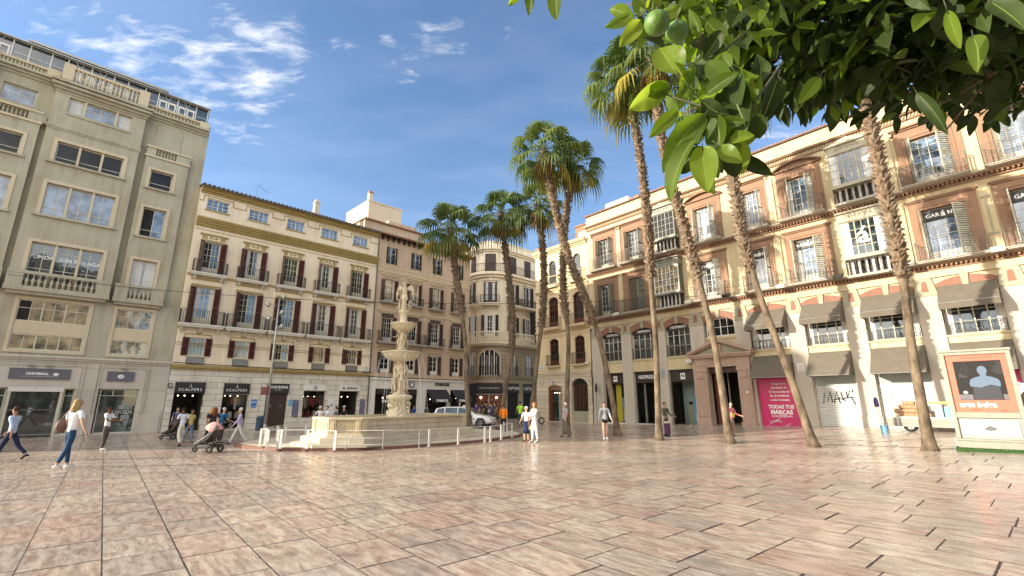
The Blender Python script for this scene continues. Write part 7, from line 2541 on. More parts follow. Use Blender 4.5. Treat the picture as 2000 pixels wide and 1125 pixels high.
    for (b, t, dist, wf, mm) in hand:
        A, B = W(*b, dist), W(*t, dist * rng.uniform(.97, 1.04))
        v = B - A
        view = (A - Vector((0, 0, H))).normalized()
        nn = (-view + Vector([rng.uniform(-.45, .45) for _ in range(3)]) + Vector((0, 0, .25))).normalized()
        veined_leaf(hl, A - off, v, nn, v.length * 1.05, v.length * wf, mm, rng.uniform(-.12, .2), rng)
        br.tube([A - off - v.normalized() * .02, A - off + v * .1], .0011, 'twig_green', 4)
    for k in range(80):
        px, py = rng.gauss(1400, 38), rng.uniform(120, 320)
        if py > 250 and not 1330 < px < 1450: continue
        A = W(px, py, rng.uniform(1.0, 1.16)); B = W(px + rng.gauss(0, 35), py + rng.uniform(25, 75), rng.uniform(.98, 1.12))
        v = B - A
        nn = (-(A - Vector((0, 0, H))).normalized() + Vector([rng.uniform(-.7, .7) for _ in range(3)])).normalized()
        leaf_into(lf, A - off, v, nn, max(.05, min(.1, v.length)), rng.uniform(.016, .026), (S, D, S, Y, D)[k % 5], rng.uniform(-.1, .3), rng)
    # denser small fill behind the spray
    for k in range(60):
        px, py = rng.uniform(1250, 1480), rng.uniform(-20, 85)
        A = W(px, py, rng.uniform(1.15, 1.4))
        leaf_into(lf, A - off, Vector((rng.uniform(-1, 1), rng.uniform(-.6, .6), rng.uniform(-1.2, .4))), Vector((rng.uniform(-.5, .5), -.6, 1)), rng.uniform(.07, .11), .026, S if rng.random() > .5 else D, .2, rng)
    br.build('branch', root, True)
    lf.build('foliage', root)
    hl.build('leaf_spray', root, True)
    for (px, py, dist, r) in ((1283, 45, 1.02, .031), (1322, 62, 1.08, .029)):
        c = W(px, py, dist)
        q = MB(); q.ball((0, 0, 0), r, 'unripe_orange', 20, (1, 1, .95)); q.tube([(0, 0, r * .9), (.005, 0, r * 1.5)], .003, 'bark_orange', 5)
        o = q.build('fruit', root, True); o.location = c - off


build_orange_tree()
# ------------------------------------------------------------------ street furniture, vehicles
def build_lamp():
    b = gnd(516, 846)
    root = thing('street_lamp', 'tall grey lamp post with five round spotlights before the cream house', 'street lamp', b)
    topp = at(546, 584, b.y) - b
    m = MB(); m.tube([(0, 0, 0), topp * .5, topp], [.085, .065, .045], 'metal', 10); m.lathe([(.16, 0), (.16, .05), (.1, .09), (.09, .5)], (0, 0, 0), 10, 'metal'); m.build('pole', root, True)
    for k, (px, py) in enumerate(((555, 580), (523, 595), (551, 610), (524, 622), (550, 637))):
        p = at(px, py, b.y - .15) - b
        f = p.z / topp.z
        q = topp * f
        s = 1 if px > 540 else -1
        m = MB()
        m.tube([q - Vector((0, 0, .05)), p + Vector((-s * .12, 0, .02))], .018, 'metal', 5)
        T = Matrix.Translation(p) @ Matrix.Rotation(R(s * (38 if k in (0, 2, 4) else 70)), 4, 'Y') @ Matrix.Rotation(R(20), 4, 'X')
        k0 = len(m.v)
        m.lathe([(.02, .14), (.09, .12), (.10, .0), (.17, -.1), (.16, -.1), (.02, -.06)], (0, 0, 0), 12, 'metal')
        for i in range(k0, len(m.v)): m.v[i] = tuple(T @ Vector(m.v[i]))
        m.build('spotlight', root, True)
    p = at(517, 764, b.y - .12) - b
    m = MB(); m.box(p.x - .2, p.x + .2, p.y - .05, p.y + .05, p.z - .2, p.z + .22, 'goods_red'); m.box(p.x - .16, p.x + .16, p.y - .06, p.y - .051, p.z - .16, p.z + .18, 'wood_red'); m.build('box_sign', root)
    g = gnd(505, 845)
    bin_ = thing('litter_bin', 'dark blue cylindrical litter bin at the foot of the lamp post', 'bin', g)
    m = MB(); m.lathe([(.17, .1), (.2, .14), (.2, .8), (.21, .82), (.21, .86), (.15, .92), (.05, .93), (.001, .93)], (0, 0, 0), 16, 'bluebin'); m.box(-.1, .1, -.215, -.19, .72, .78, 'dark'); m.tube([(0, .2, 0), (0, .2, 1.0)], .02, 'metal', 5); m.build('body', bin_, True)


def wheel(parent, x, y, z, r, w, nm='wheel', spokes=5, m_r='metal'):
    q = MB()
    k0 = 0
    q.lathe([(r * .62, -w / 2), (r * .93, -w / 2), (r, -w * .35), (r, w * .35), (r * .93, w / 2), (r * .62, w / 2)], (0, 0, 0), 20, 'rubber')
    for i in range(len(q.v)):
        a = q.v[i]; q.v[i] = (a[0], a[2], a[1])
    o = q.build(nm, parent, True)
    o.location = (x, y, z)
    h = MB()
    for k in range(spokes):
        a = 2 * math.pi * k / spokes
        h.tube([(0, -w * .42, 0), (math.cos(a) * r * .62, -w * .45, math.sin(a) * r * .62)], r * .07, m_r, 5)
    h.tube([(0, -w * .5, 0), (0, w * .4, 0)], r * .15, m_r, 8)
    h.tube([(math.cos(a * .3142) * r * .62, -w * .45, math.sin(a * .3142) * r * .62) for a in range(21)], r * .05, m_r, 5, cap=False)
    h.build('rim', o, True)
    return o


def car_body(name, secs, m, parent, glassm='glass_shop'):
    """loft along the length; each station: x, half width low, half width top, z sill, z belt, z roof"""
    mb = MB()
    rows = []
    for (x, wl, wt, zs, zb, zr) in secs:
        rows.append([(x, -wl * .94, zs), (x, -wl, zs + .12), (x, -wl, zb - .12), (x, -wl * .96, zb), (x, -wt, zr - .03), (x, -wt * .82, zr), (x, wt * .82, zr), (x, wt, zr - .03), (x, wl * .96, zb), (x, wl, zb - .12), (x, wl, zs + .12), (x, wl * .94, zs)])
    n = 12
    for a, b in zip(rows, rows[1:]):
        mb.faces(a + b, [(i, i + 1, n + i + 1, n + i) for i in range(n - 1)] + [(n - 1, 0, n, 2 * n - 1)], m)
    mb.faces(rows[0], [tuple(range(n))[::-1]], m); mb.faces(rows[-1], [tuple(range(n))], m)
    o = mb.build(name, parent, True, )
    md = o.modifiers.new('s', 'SUBSURF'); md.levels = 1; md.render_levels = 1
    return o, rows


def build_taxi():
    p = gnd(907, 834)
    root = thing('taxi', 'white estate taxi with a dark diagonal stripe on its door, parked behind the fountain', 'car', p, R(-14), None, .9)
    # x forward to the right
    S = [(-2.35, .62, .5, .35, .75, .85), (-2.3, .80, .62, .28, .95, 1.05), (-2.15, .86, .6, .24, 1.0, 1.40), (-1.6, .89, .62, .22, .98, 1.50), (-.5, .90, .64, .22, .96, 1.53), (.35, .90, .62, .22, .95, 1.46), (1.05, .89, .70, .22, .94, 1.02), (1.25, .89, .74, .22, .90, .965), (2.0, .85, .68, .24, .78, .84), (2.28, .72, .5, .28, .62, .72), (2.36, .6, .4, .34, .52, .60)]
    car_body('body', S, 'carwhite', root)
    g = MB()
    for s in (-1, 1):
        for (a, b, c, d) in (((-2.05, 1.0), (-1.35, 1.0), (-1.42, 1.42), (-1.9, 1.36)), ((-1.28, 1.0), (-.32, 1.0), (-.34, 1.455), (-1.32, 1.43)), ((-.25, 1.0), (.80, .99), (.25, 1.40), (-.26, 1.45))):
            def Y(z): return s * (.885 - (z - .95) * .46)
            g.poly([(q[0], Y(q[1]) * 1.0 + s * .012, q[1]) for q in (a, b, c, d)], 'glass_shop')
    g.build('window', root)
    g = MB(); g.poly([(1.08, -.62, 1.015), (1.08, .62, 1.015), (.40, .54, 1.45), (.40, -.54, 1.45)], 'glass_shop'); g.build('windscreen', root)
    s_ = MB(); s_.prism([(.25, .36), (.42, .36), (.98, .86), (.84, .86)], -.915, -.895, 'signgrey'); s_.ball((1.02, -.905, .62), .07, 'signgrey', 8, (1, .1, 1)); s_.build('door_stripe', root)
    for x in (-1.45, 1.55):
        for s in (-1, 1):
            wheel(root, x, s * .80, .325, .325, .2)
            a = MB(); a.tube([(x + .385 * math.cos(q * .3142), s * .885, .325 + .385 * math.sin(q * .3142)) for q in range(11)], .03, 'signgrey', 5); a.build('wheel_arch', root)
            a = MB(); a.prism([(x + .36 * math.cos(q * .3927), .325 + .36 * math.sin(q * .3927)) for q in range(16)], s * .80, s * .893, 'dark'); a.build('wheel_well', root)
    m = MB(); m.box(.7, .85, -1.08, -.92, .98, 1.1, 'carwhite'); m.build('mirror', root, bevel=.02)
    m = MB(); m.box(-.16, .16, -.12, .12, 1.5, 1.62, 'offwhite'); m.build('roof_sign', root, bevel=.02)
    for s in (-1, 1):
        m = MB(); m.ball((2.22, s * .62, .68), .13, 'clear', 8, (1.4, .8, .7)); m.build('headlight', root)
    m = MB()
    for z in (.72,): m.tube([(-1.9, -.895, z), (1.0, -.9, z)], .006, 'signgrey', 4)
    for x in (-.3, .9): m.tube([(x, -.905, .35), (x, -.9, .95)], .005, 'signgrey', 4)
    m.build('door_seam', root)


def build_right_side():
    # poster stand
    a, b = gnd(1875, 880), gnd(1995, 884)
    d = (b - a); L_ = d.length; d.normalize()
    rz = math.atan2(d.y, d.x)
    L2 = 1.50
    root = thing('poster_stand', 'large framed poster stand with an orange exhibition poster on a green grass mat', 'poster stand', (a.x, a.y, rise(a.x) - .02), rz)
    hgt = 2.93
    bs = MB(); bs.box(-.06, L2 + .2, -.32, .3, 0, .12, 'greenmat')
    random.seed(2)
    for k in range(700):
        x, y = random.uniform(-.07, L2 + .2), random.uniform(-.33, .31)
        bs.faces([(x, y, .11), (x + .012, y, .11), (x + random.uniform(-.01, .02), y - .01, .145)], [(0, 1, 2)], 'greenmat')
    for k in range(260):
        x, z = random.uniform(-.06, L2 + .2), random.uniform(0, .12)
        bs.faces([(x, -.32, z), (x + .012, -.32, z), (x + .004, -.345, z + .02)], [(0, 1, 2)], 'greenmat')
    bs.build('grass_mat', root)
    f = MB()
    W0, W1 = .0, L2 + .04
    f.box(W0, W1, -.12, .12, .12, .32, 'standgrey'); f.box(W0 - .02, W1 + .02, -.14, .14, .32, .38, 'standgrey')
    f.box(W0, W0 + .1, -.11, .11, .38, hgt, 'standgrey'); f.box(W1 - .1, W1, -.11, .11, .38, hgt, 'standgrey'); f.box(W0 - .03, W1 + .03, -.14, .14, hgt, hgt + .07, 'standgrey'); f.box(W0 + .1, W1 - .1, -.11, .11, hgt - .09, hgt, 'standgrey'); f.box(W0 + .1, W1 - .1, -.11, .11, .98, 1.14, 'standgrey')
    f.box(W0 + .1, W1 - .1, -.05, .05, .38, .98, 'metal')
    f.build('frame', root, bevel=.012)
    p = MB(); p.box(W0 + .16, W1 - .16, -.075, -.051, .46, .92, 'display'); p.ball(((W0 + W1) / 2, -.078, .68), .08, 'signgrey', 8, (1.5, .1, .7)); p.tube([((W0 + W1) / 2 - .12, -.08, .66), ((W0 + W1) / 2, -.08, .75), ((W0 + W1) / 2 + .12, -.08, .66)], .014, 'signgrey', 4); p.build('lower_panel', root)
    q = MB(); q.box(W0 + .1, W1 - .1, -.06, .06, 1.14, hgt - .09, 'orange'); q.build('poster', root)
    u0, u1 = W0 + .26, W1 - .24
    z0, z1 = 1.50, hgt - .28
    pp = [x for x in root.children if x.name.startswith('poster')][0]
    k = MB(); k.box(u0, u1, -.064, -.0601, z0, z1, 'dark')
    cx = (u0 + u1) / 2 + .08
    k.prism([(cx - .28, z0 + .01), (cx + .32, z0 + .01), (cx + .30, z0 + .42), (cx - .26, z0 + .42)], -.068, -.0642, 'statuedark')
    def blob(pts, m, y):
        k.prism([(cx + p_, z0 + q_) for p_, q_ in pts], y, -.0642, m)
    blob([(-.31, .40), (-.1, .36), (.12, .44), (.33, .38), (.34, .52), (.30, .60), (.20, .66), (.10, .69), (-.08, .69), (-.18, .66), (-.28, .60), (-.32, .50)], 'statueblue', -.070)
    blob([(-.065, .66), (.08, .66), (.07, .78), (-.055, .78)], 'statueblue', -.0705)
    blob([(.005 + .105 * math.cos(R(t)), .86 + .135 * math.sin(R(t))) for t in range(0, 360, 20)], 'statueblue', -.071)
    for t in range(7):
        k.tube([(cx + (.42 + .05 * t) * math.cos(R(g_)) * .9, -.0643, z0 + .62 + (.3 + .05 * t) * math.sin(R(g_))) for g_ in range(25 - 3 * t, 60, 8)], .004, 'signgrey', 3)
        k.tube([(cx - (.40 + .03 * t) * math.cos(R(g_)) * .9, -.0643, z0 + .62 + (.3 + .05 * t) * math.sin(R(g_))) for g_ in range(5, 55, 8)], .004, 'signgrey', 3)
    k.box(u0, cx - .3, -.068, -.0642, z0 + .01, z0 + .16, 'signgrey'); k.box(cx + .34, u1, -.068, -.0642, z0 + .01, z0 + .16, 'signgrey'); k.ball((u0 + .16, -.066, z0 + .22), .05, 'metal', 8, (1, .1, 1))
    k.build('picture', pp)
    lettering(pp, 'arte belga', u0 + .36, 1.36, -.064, .2, 'letter', bold=.006)
    lettering(pp, 'exposicion', u0 + .3, 1.22, -.064, .05, 'signblack'); lettering(pp, 'museo', u1 - .15, 1.2, -.064, .05, 'signblack')
    lettering(pp, 'del simbolismo al surrealismo', cx - .05, hgt - .18, -.064, .055, 'signgrey')

    # flat trailer bed with sacks and boards
    A = FR.w(7.6, -3.2, 0); Bp = FR.w(11.0, -3.2, 0)
    A = gnd(1737, 843); ang = FR.rz
    root = thing('flatbed_trailer', 'off-white low flatbed truck body parked against the stone piers', 'truck', (A.x, A.y, rise(A.x + .6)), ang)
    m = MB(); m.box(0, 4.2, 0, 1.7, .52, .62, 'planks'); m.box(0, 4.2, -.02, .02, .22, .62, 'planks'); m.box(0, 4.2, -.03, -.0201, .58, .64, 'offwhite'); m.box(0, 4.2, 1.68, 1.72, .4, 1.1, 'planks'); m.box(-.02, .02, 0, 1.7, .4, .66, 'planks'); m.box(.1, 4.1, .3, 1.4, .4, .51, 'iron')
    for k in range(3): m.box(0, 4.2, -.036, -.031, .3 + .09 * k, .31 + .09 * k, 'b5cap')
    for k in range(5): m.box(.35 + k * .9, .42 + k * .9, -.045, -.031, .24, .62, 'metal')
    m.build('flatbed', root)
    m = MB(); m.box(3.9, 4.05, .05, 1.65, .62, 1.35, 'metal'); m.tube([(.35, 1.7, .62), (.35, 1.7, 1.3)], .03, 'iron', 5); m.build('headboard', root)
    for x in (.75, 3.3):
        wheel(root, x, .25, .26, .26, .2)
    random.seed(8)
    sacks = [(.35, .62, .0), (.95, .62, .3), (1.55, .62, -.2), (2.0, .62, .3), (.7, .80, .2), (1.3, .80, -.3), (1.85, .79, .1), (1.0, .98, .3), (1.5, .97, -.1), (1.25, 1.14, .1)]
    names = ['bottom sack at the far left of the pile, white-ended', 'second sack of the bottom row', 'third sack of the bottom row', 'right-hand sack of the bottom row', 'left sack of the second layer', 'middle sack of the second layer', 'right sack of the second layer', 'left sack of the third layer', 'right sack of the third layer', 'topmost brown sack of the pile on the truck bed']
    for k, (x, z, r) in enumerate(sacks):
        o = thing('sack', names[k] if 'truck' in names[k] else names[k] + ' on the truck bed', 'sack', Matrix.Translation((A.x, A.y, rise(A.x + .6))) @ Matrix.Rotation(ang, 4, 'Z') @ Vector((x * .66, .3, z)), ang + r * .4, 'brown sacks piled on the truck bed')
        q = MB(); q.box(-.21, .21, -.16, .16, .0, .175, 'sack' if k else 'cream'); q.build('bag', o, bevel=.05)
    for k, (x, w_, z1, mm, lab) in enumerate(((1.78, .28, 1.15, 'display', 'pale sheet-wrapped bundle right of the sacks'), (2.1, .28, 1.05, 'skyblue', 'light blue bundle standing on the truck bed'), (2.42, .28, 1.1, 'b5cap', 'grey-beige bundle at the right of the truck bed'))):
        o = thing('bundle', lab, 'bundle', Matrix.Translation((A.x, A.y, rise(A.x + .6))) @ Matrix.Rotation(ang, 4, 'Z') @ Vector((x, .5, .62)), ang)
        q = MB(); q.box(-w_ / 2, w_ / 2, -.2, .25, 0, z1 - .62, mm); q.box(-w_ / 2 - .005, w_ / 2 + .005, -.206, .256, .15, .17, 'metal'); q.build('wrap', o, bevel=.04)
    o = thing('plank_stack', 'stack of orange-yellow boards laid across the bundles', 'boards', Matrix.Translation((A.x, A.y, rise(A.x + .6))) @ Matrix.Rotation(ang, 4, 'Z') @ Vector((2.1, .4, 1.17)), ang)
    q = MB()
    for k in range(3): q.box(-.75, .75 - .05 * k, -.1, .2, .045 * k, .045 * k + .04, 'goods_tan' if k != 1 else 'yellow')
    q.build('board', o)
    # bucket with tools
    g = gnd(1729, 846)
    o = thing('bucket', 'blue bucket standing left of the truck bed', 'bucket', (g.x, g.y, rise(g.x)))
    q = MB(); q.lathe([(.12, 0), (.15, .32), (.16, .33), (.145, .33), (.115, .02), (.001, .02)], (0, 0, 0), 14, 'skyblue'); q.build('pail', o, True)
    q = MB(); q.tube([(-.15, 0, .31), (-.1, 0, .42), (.1, 0, .42), (.15, 0, .31)], .006, 'metal', 4); q.build('handle', o)
    o = thing('broom', 'dark blue broom standing head up in the bucket', 'broom', (g.x + .03, g.y, rise(g.x) + .02))
    q = MB(); q.tube([(0, 0, 0), (-.16, .03, 1.1)], .014, 'metal', 5); q.build('stick', o)
    q = MB(); q.prism([(-.24, 1.08), (-.08, 1.1), (-.1, 1.34), (-.16, 1.5), (-.22, 1.48), (-.26, 1.3)], -.03, .06, 'purple'); q.build('head', o)
    # white van at the right edge
    g = gnd(1975, 862)
    v = gnd(1960, 862)
    root = thing('van', 'white van with a dark side window, cut off by the right edge of the picture', 'van', (v.x + 1.0, v.y + .9, rise(v.x)), FR.rz)
    S = [(-.35, .80, .7, .35, .95, 1.05), (-.25, .88, .78, .3, 1.05, 1.2), (.25, .92, .8, .28, 1.08, 1.45), (.75, .93, .8, .28, 1.1, 1.95), (1.5, .93, .82, .28, 1.1, 2.02), (4.2, .93, .82, .3, 1.1, 2.02), (4.35, .86, .75, .35, 1.1, 1.9)]
    car_body('body', S, 'carwhite', root)
    q = MB()
    q.poly([(.35, -.915, 1.15), (1.35, -.915, 1.15), (1.35, -.85, 1.75), (.85, -.85, 1.75)], 'glass_shop'); q.build('window', root)
    q = MB(); q.box(-.2, 4.1, -.955, -.93, .45, .62, 'iron_grey'); q.build('side_strip', root)
    q = MB(); q.box(.0, 1.5, -.95, -.931, .82, .96, 'signgrey'); q.box(.2, .32, -1.1, -.93, 1.05, 1.2, 'iron'); q.build('mirror', root)
    lettering(root, 'ALFONSO', .75, .89, -.955, .12, 'letter', bold=.003)
    for x in (.6, 3.4):
        for s in (-1, 1): wheel(root, x, s * .82, .31, .31, .2)


build_lamp()
build_taxi()
build_right_side()


def pram(label, pos, rz, cm, hood, k=1.0):
    root = thing('pram', label, 'pram', pos, rz, None, k)
    for (x, y, r, nm) in ((.50, -.02, .11, 'wheel'), (-.28, -.26, .13, 'wheel'), (-.28, .26, .13, 'wheel')):
        wheel(root, x, y, r, r, .05, nm, 7)
    f = MB()
    for s in (-.24, .24):
        f.tube([(.46, s * .2, .12), (.1, s, .38), (-.5, s, .86), (-.62, s, .98)], .014, 'iron', 6); f.tube([(-.28, s, .14), (.0, s, .44)], .014, 'iron', 6)
    f.tube([(-.62, -.24, .98), (-.64, 0, 1.0), (-.62, .24, .98)], .018, 'iron', 6); f.build('frame', root)
    s = MB(); s.prism([(.42, .30), (.36, .24), (-.08, .36), (-.42, .82), (-.34, .9), (-.1, .62), (.1, .48)], -.2, .2, 'signblack'); s.prism([(-.2, .16), (.25, .14), (.2, .26), (-.2, .28)], -.2, .2, 'signblack'); s.build('seat', root, bevel=.02)
    h = MB()
    n = 8
    k0 = len(h.v)
    for i in range(n + 1):
        a = R(40 + 120 * i / n)
        for j in range(7):
            b = R(-90 + 180 * j / 6)
            h.v.append((-.22 + .36 * math.cos(a) * math.cos(b) + .08, .23 * math.sin(b), .66 + .36 * math.sin(a) * max(.25, math.cos(b))))
    for i in range(n):
        for j in range(6):
            h.f.append((i * 7 + j, (i + 1) * 7 + j, (i + 1) * 7 + j + 1, i * 7 + j + 1)); h.mi.append(h.mat(hood))
    h.build('hood', root, True)
    return root


plain('pram_pink', (.62, .30, .27), .8, vary=.2, scale=14)
g = gnd(404, 884)
pram('black pushchair with a pale pink hood, facing left towards the picture edge', g, R(172), 'signblack', 'pram_pink', 1.0)
g = gnd(333, 858)
pram('dark pushchair half hidden behind the woman in white trousers', g, R(180), 'signblack', 'signblack', .9)

# ------------------------------------------------------------------ the people, left to right
walk = lambda s=1, a=22, **k: dict(legl=(a * s, 6 if s > 0 else 22), legr=(-a * s * .8, 22 if s > 0 else 6), arml=(-a * s, 8, 16), armr=(a * s, 8, 16), **k)


def bag(root, J, h, m='b3trim', side='r', z=-.16, size=(.07, .05, .085), strap=True, y=0.03):
    sgn = 1 if side == 'r' else -1
    c = J['sh' + side] + Vector((sgn * .06, y, z * 1.35))
    o = thing('handbag', BAG.pop(0), 'bag', root.matrix_world @ c if False else (0, 0, 0))
    o.matrix_world = Matrix.Translation(root.location) @ Matrix.Rotation(root.rotation_euler.z, 4, 'Z') @ Matrix.Scale(h, 4)
    q = MB(); q.ball(c, 1.0, m, 10, size)
    for i in range(0): pass
    q.build('bag_body', o, True)
    if strap:
        q = MB(); q.tube([c + Vector((0, .03, size[2] * .8)), J['sh' + side] + Vector((sgn * -.02, .02, .045)), J['sh' + side] + Vector((sgn * -.02, -.03, .04)), c + Vector((0, -.03, size[2] * .8))], .008, m, 5); q.build('strap', o, True)


BAG = ['brown leather shoulder bag of the curly-haired woman in jeans', 'beige shoulder bag of the girl in the yellow top', 'pale yellow cloth bag in the hand of the woman in white trousers']
plain('bagbrown', (.16, .085, .06), .6, vary=.2)
plain('bagbeige', (.45, .34, .22), .7, vary=.2)
plain('bagyellow', (.75, .68, .40), .8, vary=.1)
SK, SKD = (.56, .35, .24), (.13, .06, .035)
BR, BL, GR, RD, BK = (.06, .035, .02), (.36, .24, .11), (.62, .60, .56), (.17, .05, .025), (.015, .012, .01)

person('man in a light blue shirt and dark trousers striding out of the left edge', 10, 902, 1.62, 262, walk(-1, 27), (.42, .52, .66), (.02, .025, .06), (.05, .03, .02), skin=(.42, .23, .15), sleeves=.8, shoe=(.03, .02, .05))


def x1(root, J, h): bag(root, J, h, 'bagbrown', 'r', -.15, (.045, .085, .095))


person('woman with curly fair hair in a white top and blue jeans, walking away', 124, 915, 1.80, 8, dict(legl=(-14, 12), legr=(12, 5), arml=(-8, 28, 14), armr=(4, 10, 30), lean=1), (.80, .80, .80), (.025, .06, .13), BL, hairlen=.15, shoe=(.75, .75, .78), extra=x1, sleeves=.5)


def x2(root, J, h):
    q = MB(); c = J['hnr'].lerp(J['hnl'], .5) + Vector((0, -.01, .005)); q.box(c.x - .02, c.x + .02, c.y - .045, c.y + .035, c.z - .003, c.z + .003, 'letter')
    o = thing('phone', 'small pale phone in the hands of the man in the white T-shirt', 'phone'); o.matrix_world = Matrix.Translation(root.location) @ Matrix.Rotation(root.rotation_euler.z, 4, 'Z') @ Matrix.Scale(h, 4)
    q.build('case', o)


person('man in a white T-shirt and grey-brown trousers standing and looking at his phone', 200, 880, 1.56, 86, dict(arml=(28, 8, 66, 14), armr=(30, 6, 62, 14), legl=(4, 4), legr=(-5, 3), lean=-2, head=-24), (.78, .78, .80), (.10, .085, .075), BK, skin=SKD, shoe=(.55, .58, .5), extra=x2)
person('woman in white T-shirt and wide cream trousers beside a dark pushchair', 349, 872, 1.50, 300, walk(1, 10), (.72, .74, .80), (.62, .57, .48), BK, skin=(.20, .10, .06), kind='wide', shoe=(.06, .04, .04))


def x3(root, J, h):
    bag(root, J, h, 'bagbeige', 'l', -.13, (.045, .05, .06))


person('young woman in a yellow top and light jeans with a bag strap across her back', 366, 865, 1.42, 110, walk(-1, 16), (.72, .62, .20), (.18, .25, .36), BK, skin=(.33, .18, .12), extra=x3)
person('man in dark clothes just inside the first shop doorway', 339, 856, 1.45, 150, dict(), (.10, .10, .18), (.04, .04, .06), BR, skin=SK)
person('long red-haired woman in black walking behind the pushchair', 411, 868, 1.50, 345, walk(1, 12), (.03, .025, .025), (.03, .025, .03), RD, hairlen=.20, skin=SK)
person('fair curly-haired woman in black, left of the red-haired one', 405, 865, 1.48, 0, walk(1, 8), (.03, .025, .025), (.04, .035, .04), (.45, .27, .11), hairlen=.16, skin=SK)
person('grey-haired man in a blue shirt half hidden behind the red-haired woman', 428, 866, 1.47, 20, dict(arml=(20, 12, 50), armr=(20, 12, 50)), (.02, .12, .26), (.05, .04, .05), GR, skin=SK)
person('grey-haired man in a lavender shirt and white trousers walking right', 463, 868, 1.53, 232, walk(1, 26), (.46, .38, .56), (.60, .58, .54), GR, skin=SK, sleeves=.9, fat=1.12, shoe=(.05, .05, .08))
for k, (px, lab, tp, hr, bald) in enumerate(((621, 'woman in a white blouse resting on the fountain rim, left of the three there', (.70, .68, .66), GR, False), (636, 'man in a white shirt sitting at the fountain rim, middle of the three', (.72, .74, .78), BR, False), (653, 'person with dark hair in grey-blue at the fountain rim, right of the three', (.10, .14, .20), BR, False))):
    b = gnd(px, 851)
    person(lab, px, 851, 1.50 if k < 2 else 1.47, 200 + 20 * k, dict(arml=(30, 14, 50), armr=(30, 14, 50), legl=(10, 20), legr=(4, 10), drop=.0), tp, (.1, .1, .14), hr, skin=SK, hairlen=.05 if k != 1 else 0)
person('figure in black with a white cap in the right-hand clothes shop doorway', 669, 846, 1.48, 190, dict(), (.02, .02, .02), (.02, .02, .02), BK, cap=(.6, .6, .6))
person('man in a bright blue shirt before the dark coffee-shop window', 808, 835, 1.50, 300, dict(arml=(30, 12, 50), armr=(10, 10, 20)), (.02, .09, .30), (.06, .05, .05), BK, skin=(.3, .17, .11))
person('dark-clothed man seen from behind near the coffee-shop pillar', 832, 834, 1.48, 20, dict(), (.05, .045, .045), (.04, .04, .05), BK, skin=(.3, .17, .11))
person('grey-haired woman behind the roof of the white taxi', 897, 832, 1.62, 180, dict(), (.4, .36, .33), (.1, .1, .1), GR, skin=SK)
for k, (px, py, tp, bt, hr, f, lab) in enumerate(((930, 828, (.07, .05, .22), (.05, .05, .08), BK, 200, 'person in a violet top at the left of the group before the lit sweet display'), (941, 826, (.05, .05, .055), (.04, .04, .04), BR, 20, 'person in dark grey, second of the group before the sweet display'), (949, 829, (.03, .03, .035), (.05, .04, .04), BK, 340, 'person in black in the middle of the group before the sweet display'), (956, 826, (.45, .44, .43), (.1, .1, .12), BR, 190, 'person in pale grey facing the camera in the group before the sweet display'), (959, 831, (.06, .08, .15), (.05, .06, .10), BR, 10, 'person in a navy jacket seen from behind, in front of the group'), (967, 830, (.10, .09, .09), (.04, .05, .07), BK, 240, 'person in a dark coat at the right end of the group before the sweet display'))):
    person(lab, px, py, 1.62 + .04 * (k % 3), f, dict(arml=(10 + 8 * k, 10, 20 + 8 * k), armr=(6, 10, 20)), tp, bt, hr, skin=SK, hairlen=.08 if k % 2 else 0)
person('woman in an orange top and black trousers walking away towards the corner house', 983, 848, 1.62, 10, walk(1, 14, lean=3), (.80, .23, .02), (.02, .02, .025), RD, skin=(.42, .24, .15), sleeves=.8, hairlen=.04, fat=1.1)
person('officer in a bright yellow-green top and dark trousers standing by the corner shops', 1016, 834, 1.72, 10, dict(arml=(10, 16, 40), armr=(10, 16, 40)), (.45, .95, .05), (.05, .06, .07), BK, skin=SK, fat=1.15)


def x5(root, J, h):
    o = thing('walking_stick', 'dark walking stick of the elderly woman in the navy skirt', 'walking stick'); o.matrix_world = Matrix.Translation(root.location) @ Matrix.Rotation(root.rotation_euler.z, 4, 'Z') @ Matrix.Scale(h, 4)
    q = MB(); c = J['hnr']; q.tube([c + Vector((0, .03, .03)), c + Vector((0, -.01, .035)), c + Vector((.03, -.05, -.15)), (c.x + .06, c.y - .08, .0)], .008, 'iron', 6); q.build('stick', o)


person('white-haired elderly woman in a white blouse and navy skirt leaning on a stick', 1028, 863, 1.50, 205, dict(armr=(28, 16, 34), arml=(18, 8, 40, 10), lean=-3, legl=(4, 5), legr=(-3, 3)), (.85, .83, .80), (.02, .03, .09), (.85, .84, .80), kind='skirt', skin=(.62, .40, .28), extra=x5, fat=1.15, shoe=(.3, .1, .08))


def x6(root, J, h):
    bag(root, J, h, 'bagyellow', 'l', -.34, (.03, .05, .085), False, -.02)


person('red-haired woman in an all-white tunic and trousers holding the older woman', 1044, 864, 1.68, 235, dict(arml=(4, 10, 12), armr=(34, 10, 40), lean=-2, legl=(6, 6), legr=(-6, 5), turn=10), (.86, .85, .84), (.84, .83, .82), (.28, .10, .035), hairlen=.09, skin=(.55, .33, .22), sleeves=.8, shoe=(.7, .7, .7), fat=1.12, extra=x6)
person('older man in a white cap, pale shirt and grey trousers walking with hands behind him', 1103, 854, 1.66, 235, dict(legl=(8, 8), legr=(-12, 16), arml=(-30, 12, 30), armr=(10, 12, 20), lean=-6, head=-10), (.36, .33, .35), (.19, .17, .15), GR, cap=(.75, .75, .74), skin=(.5, .3, .2), fat=1.18)


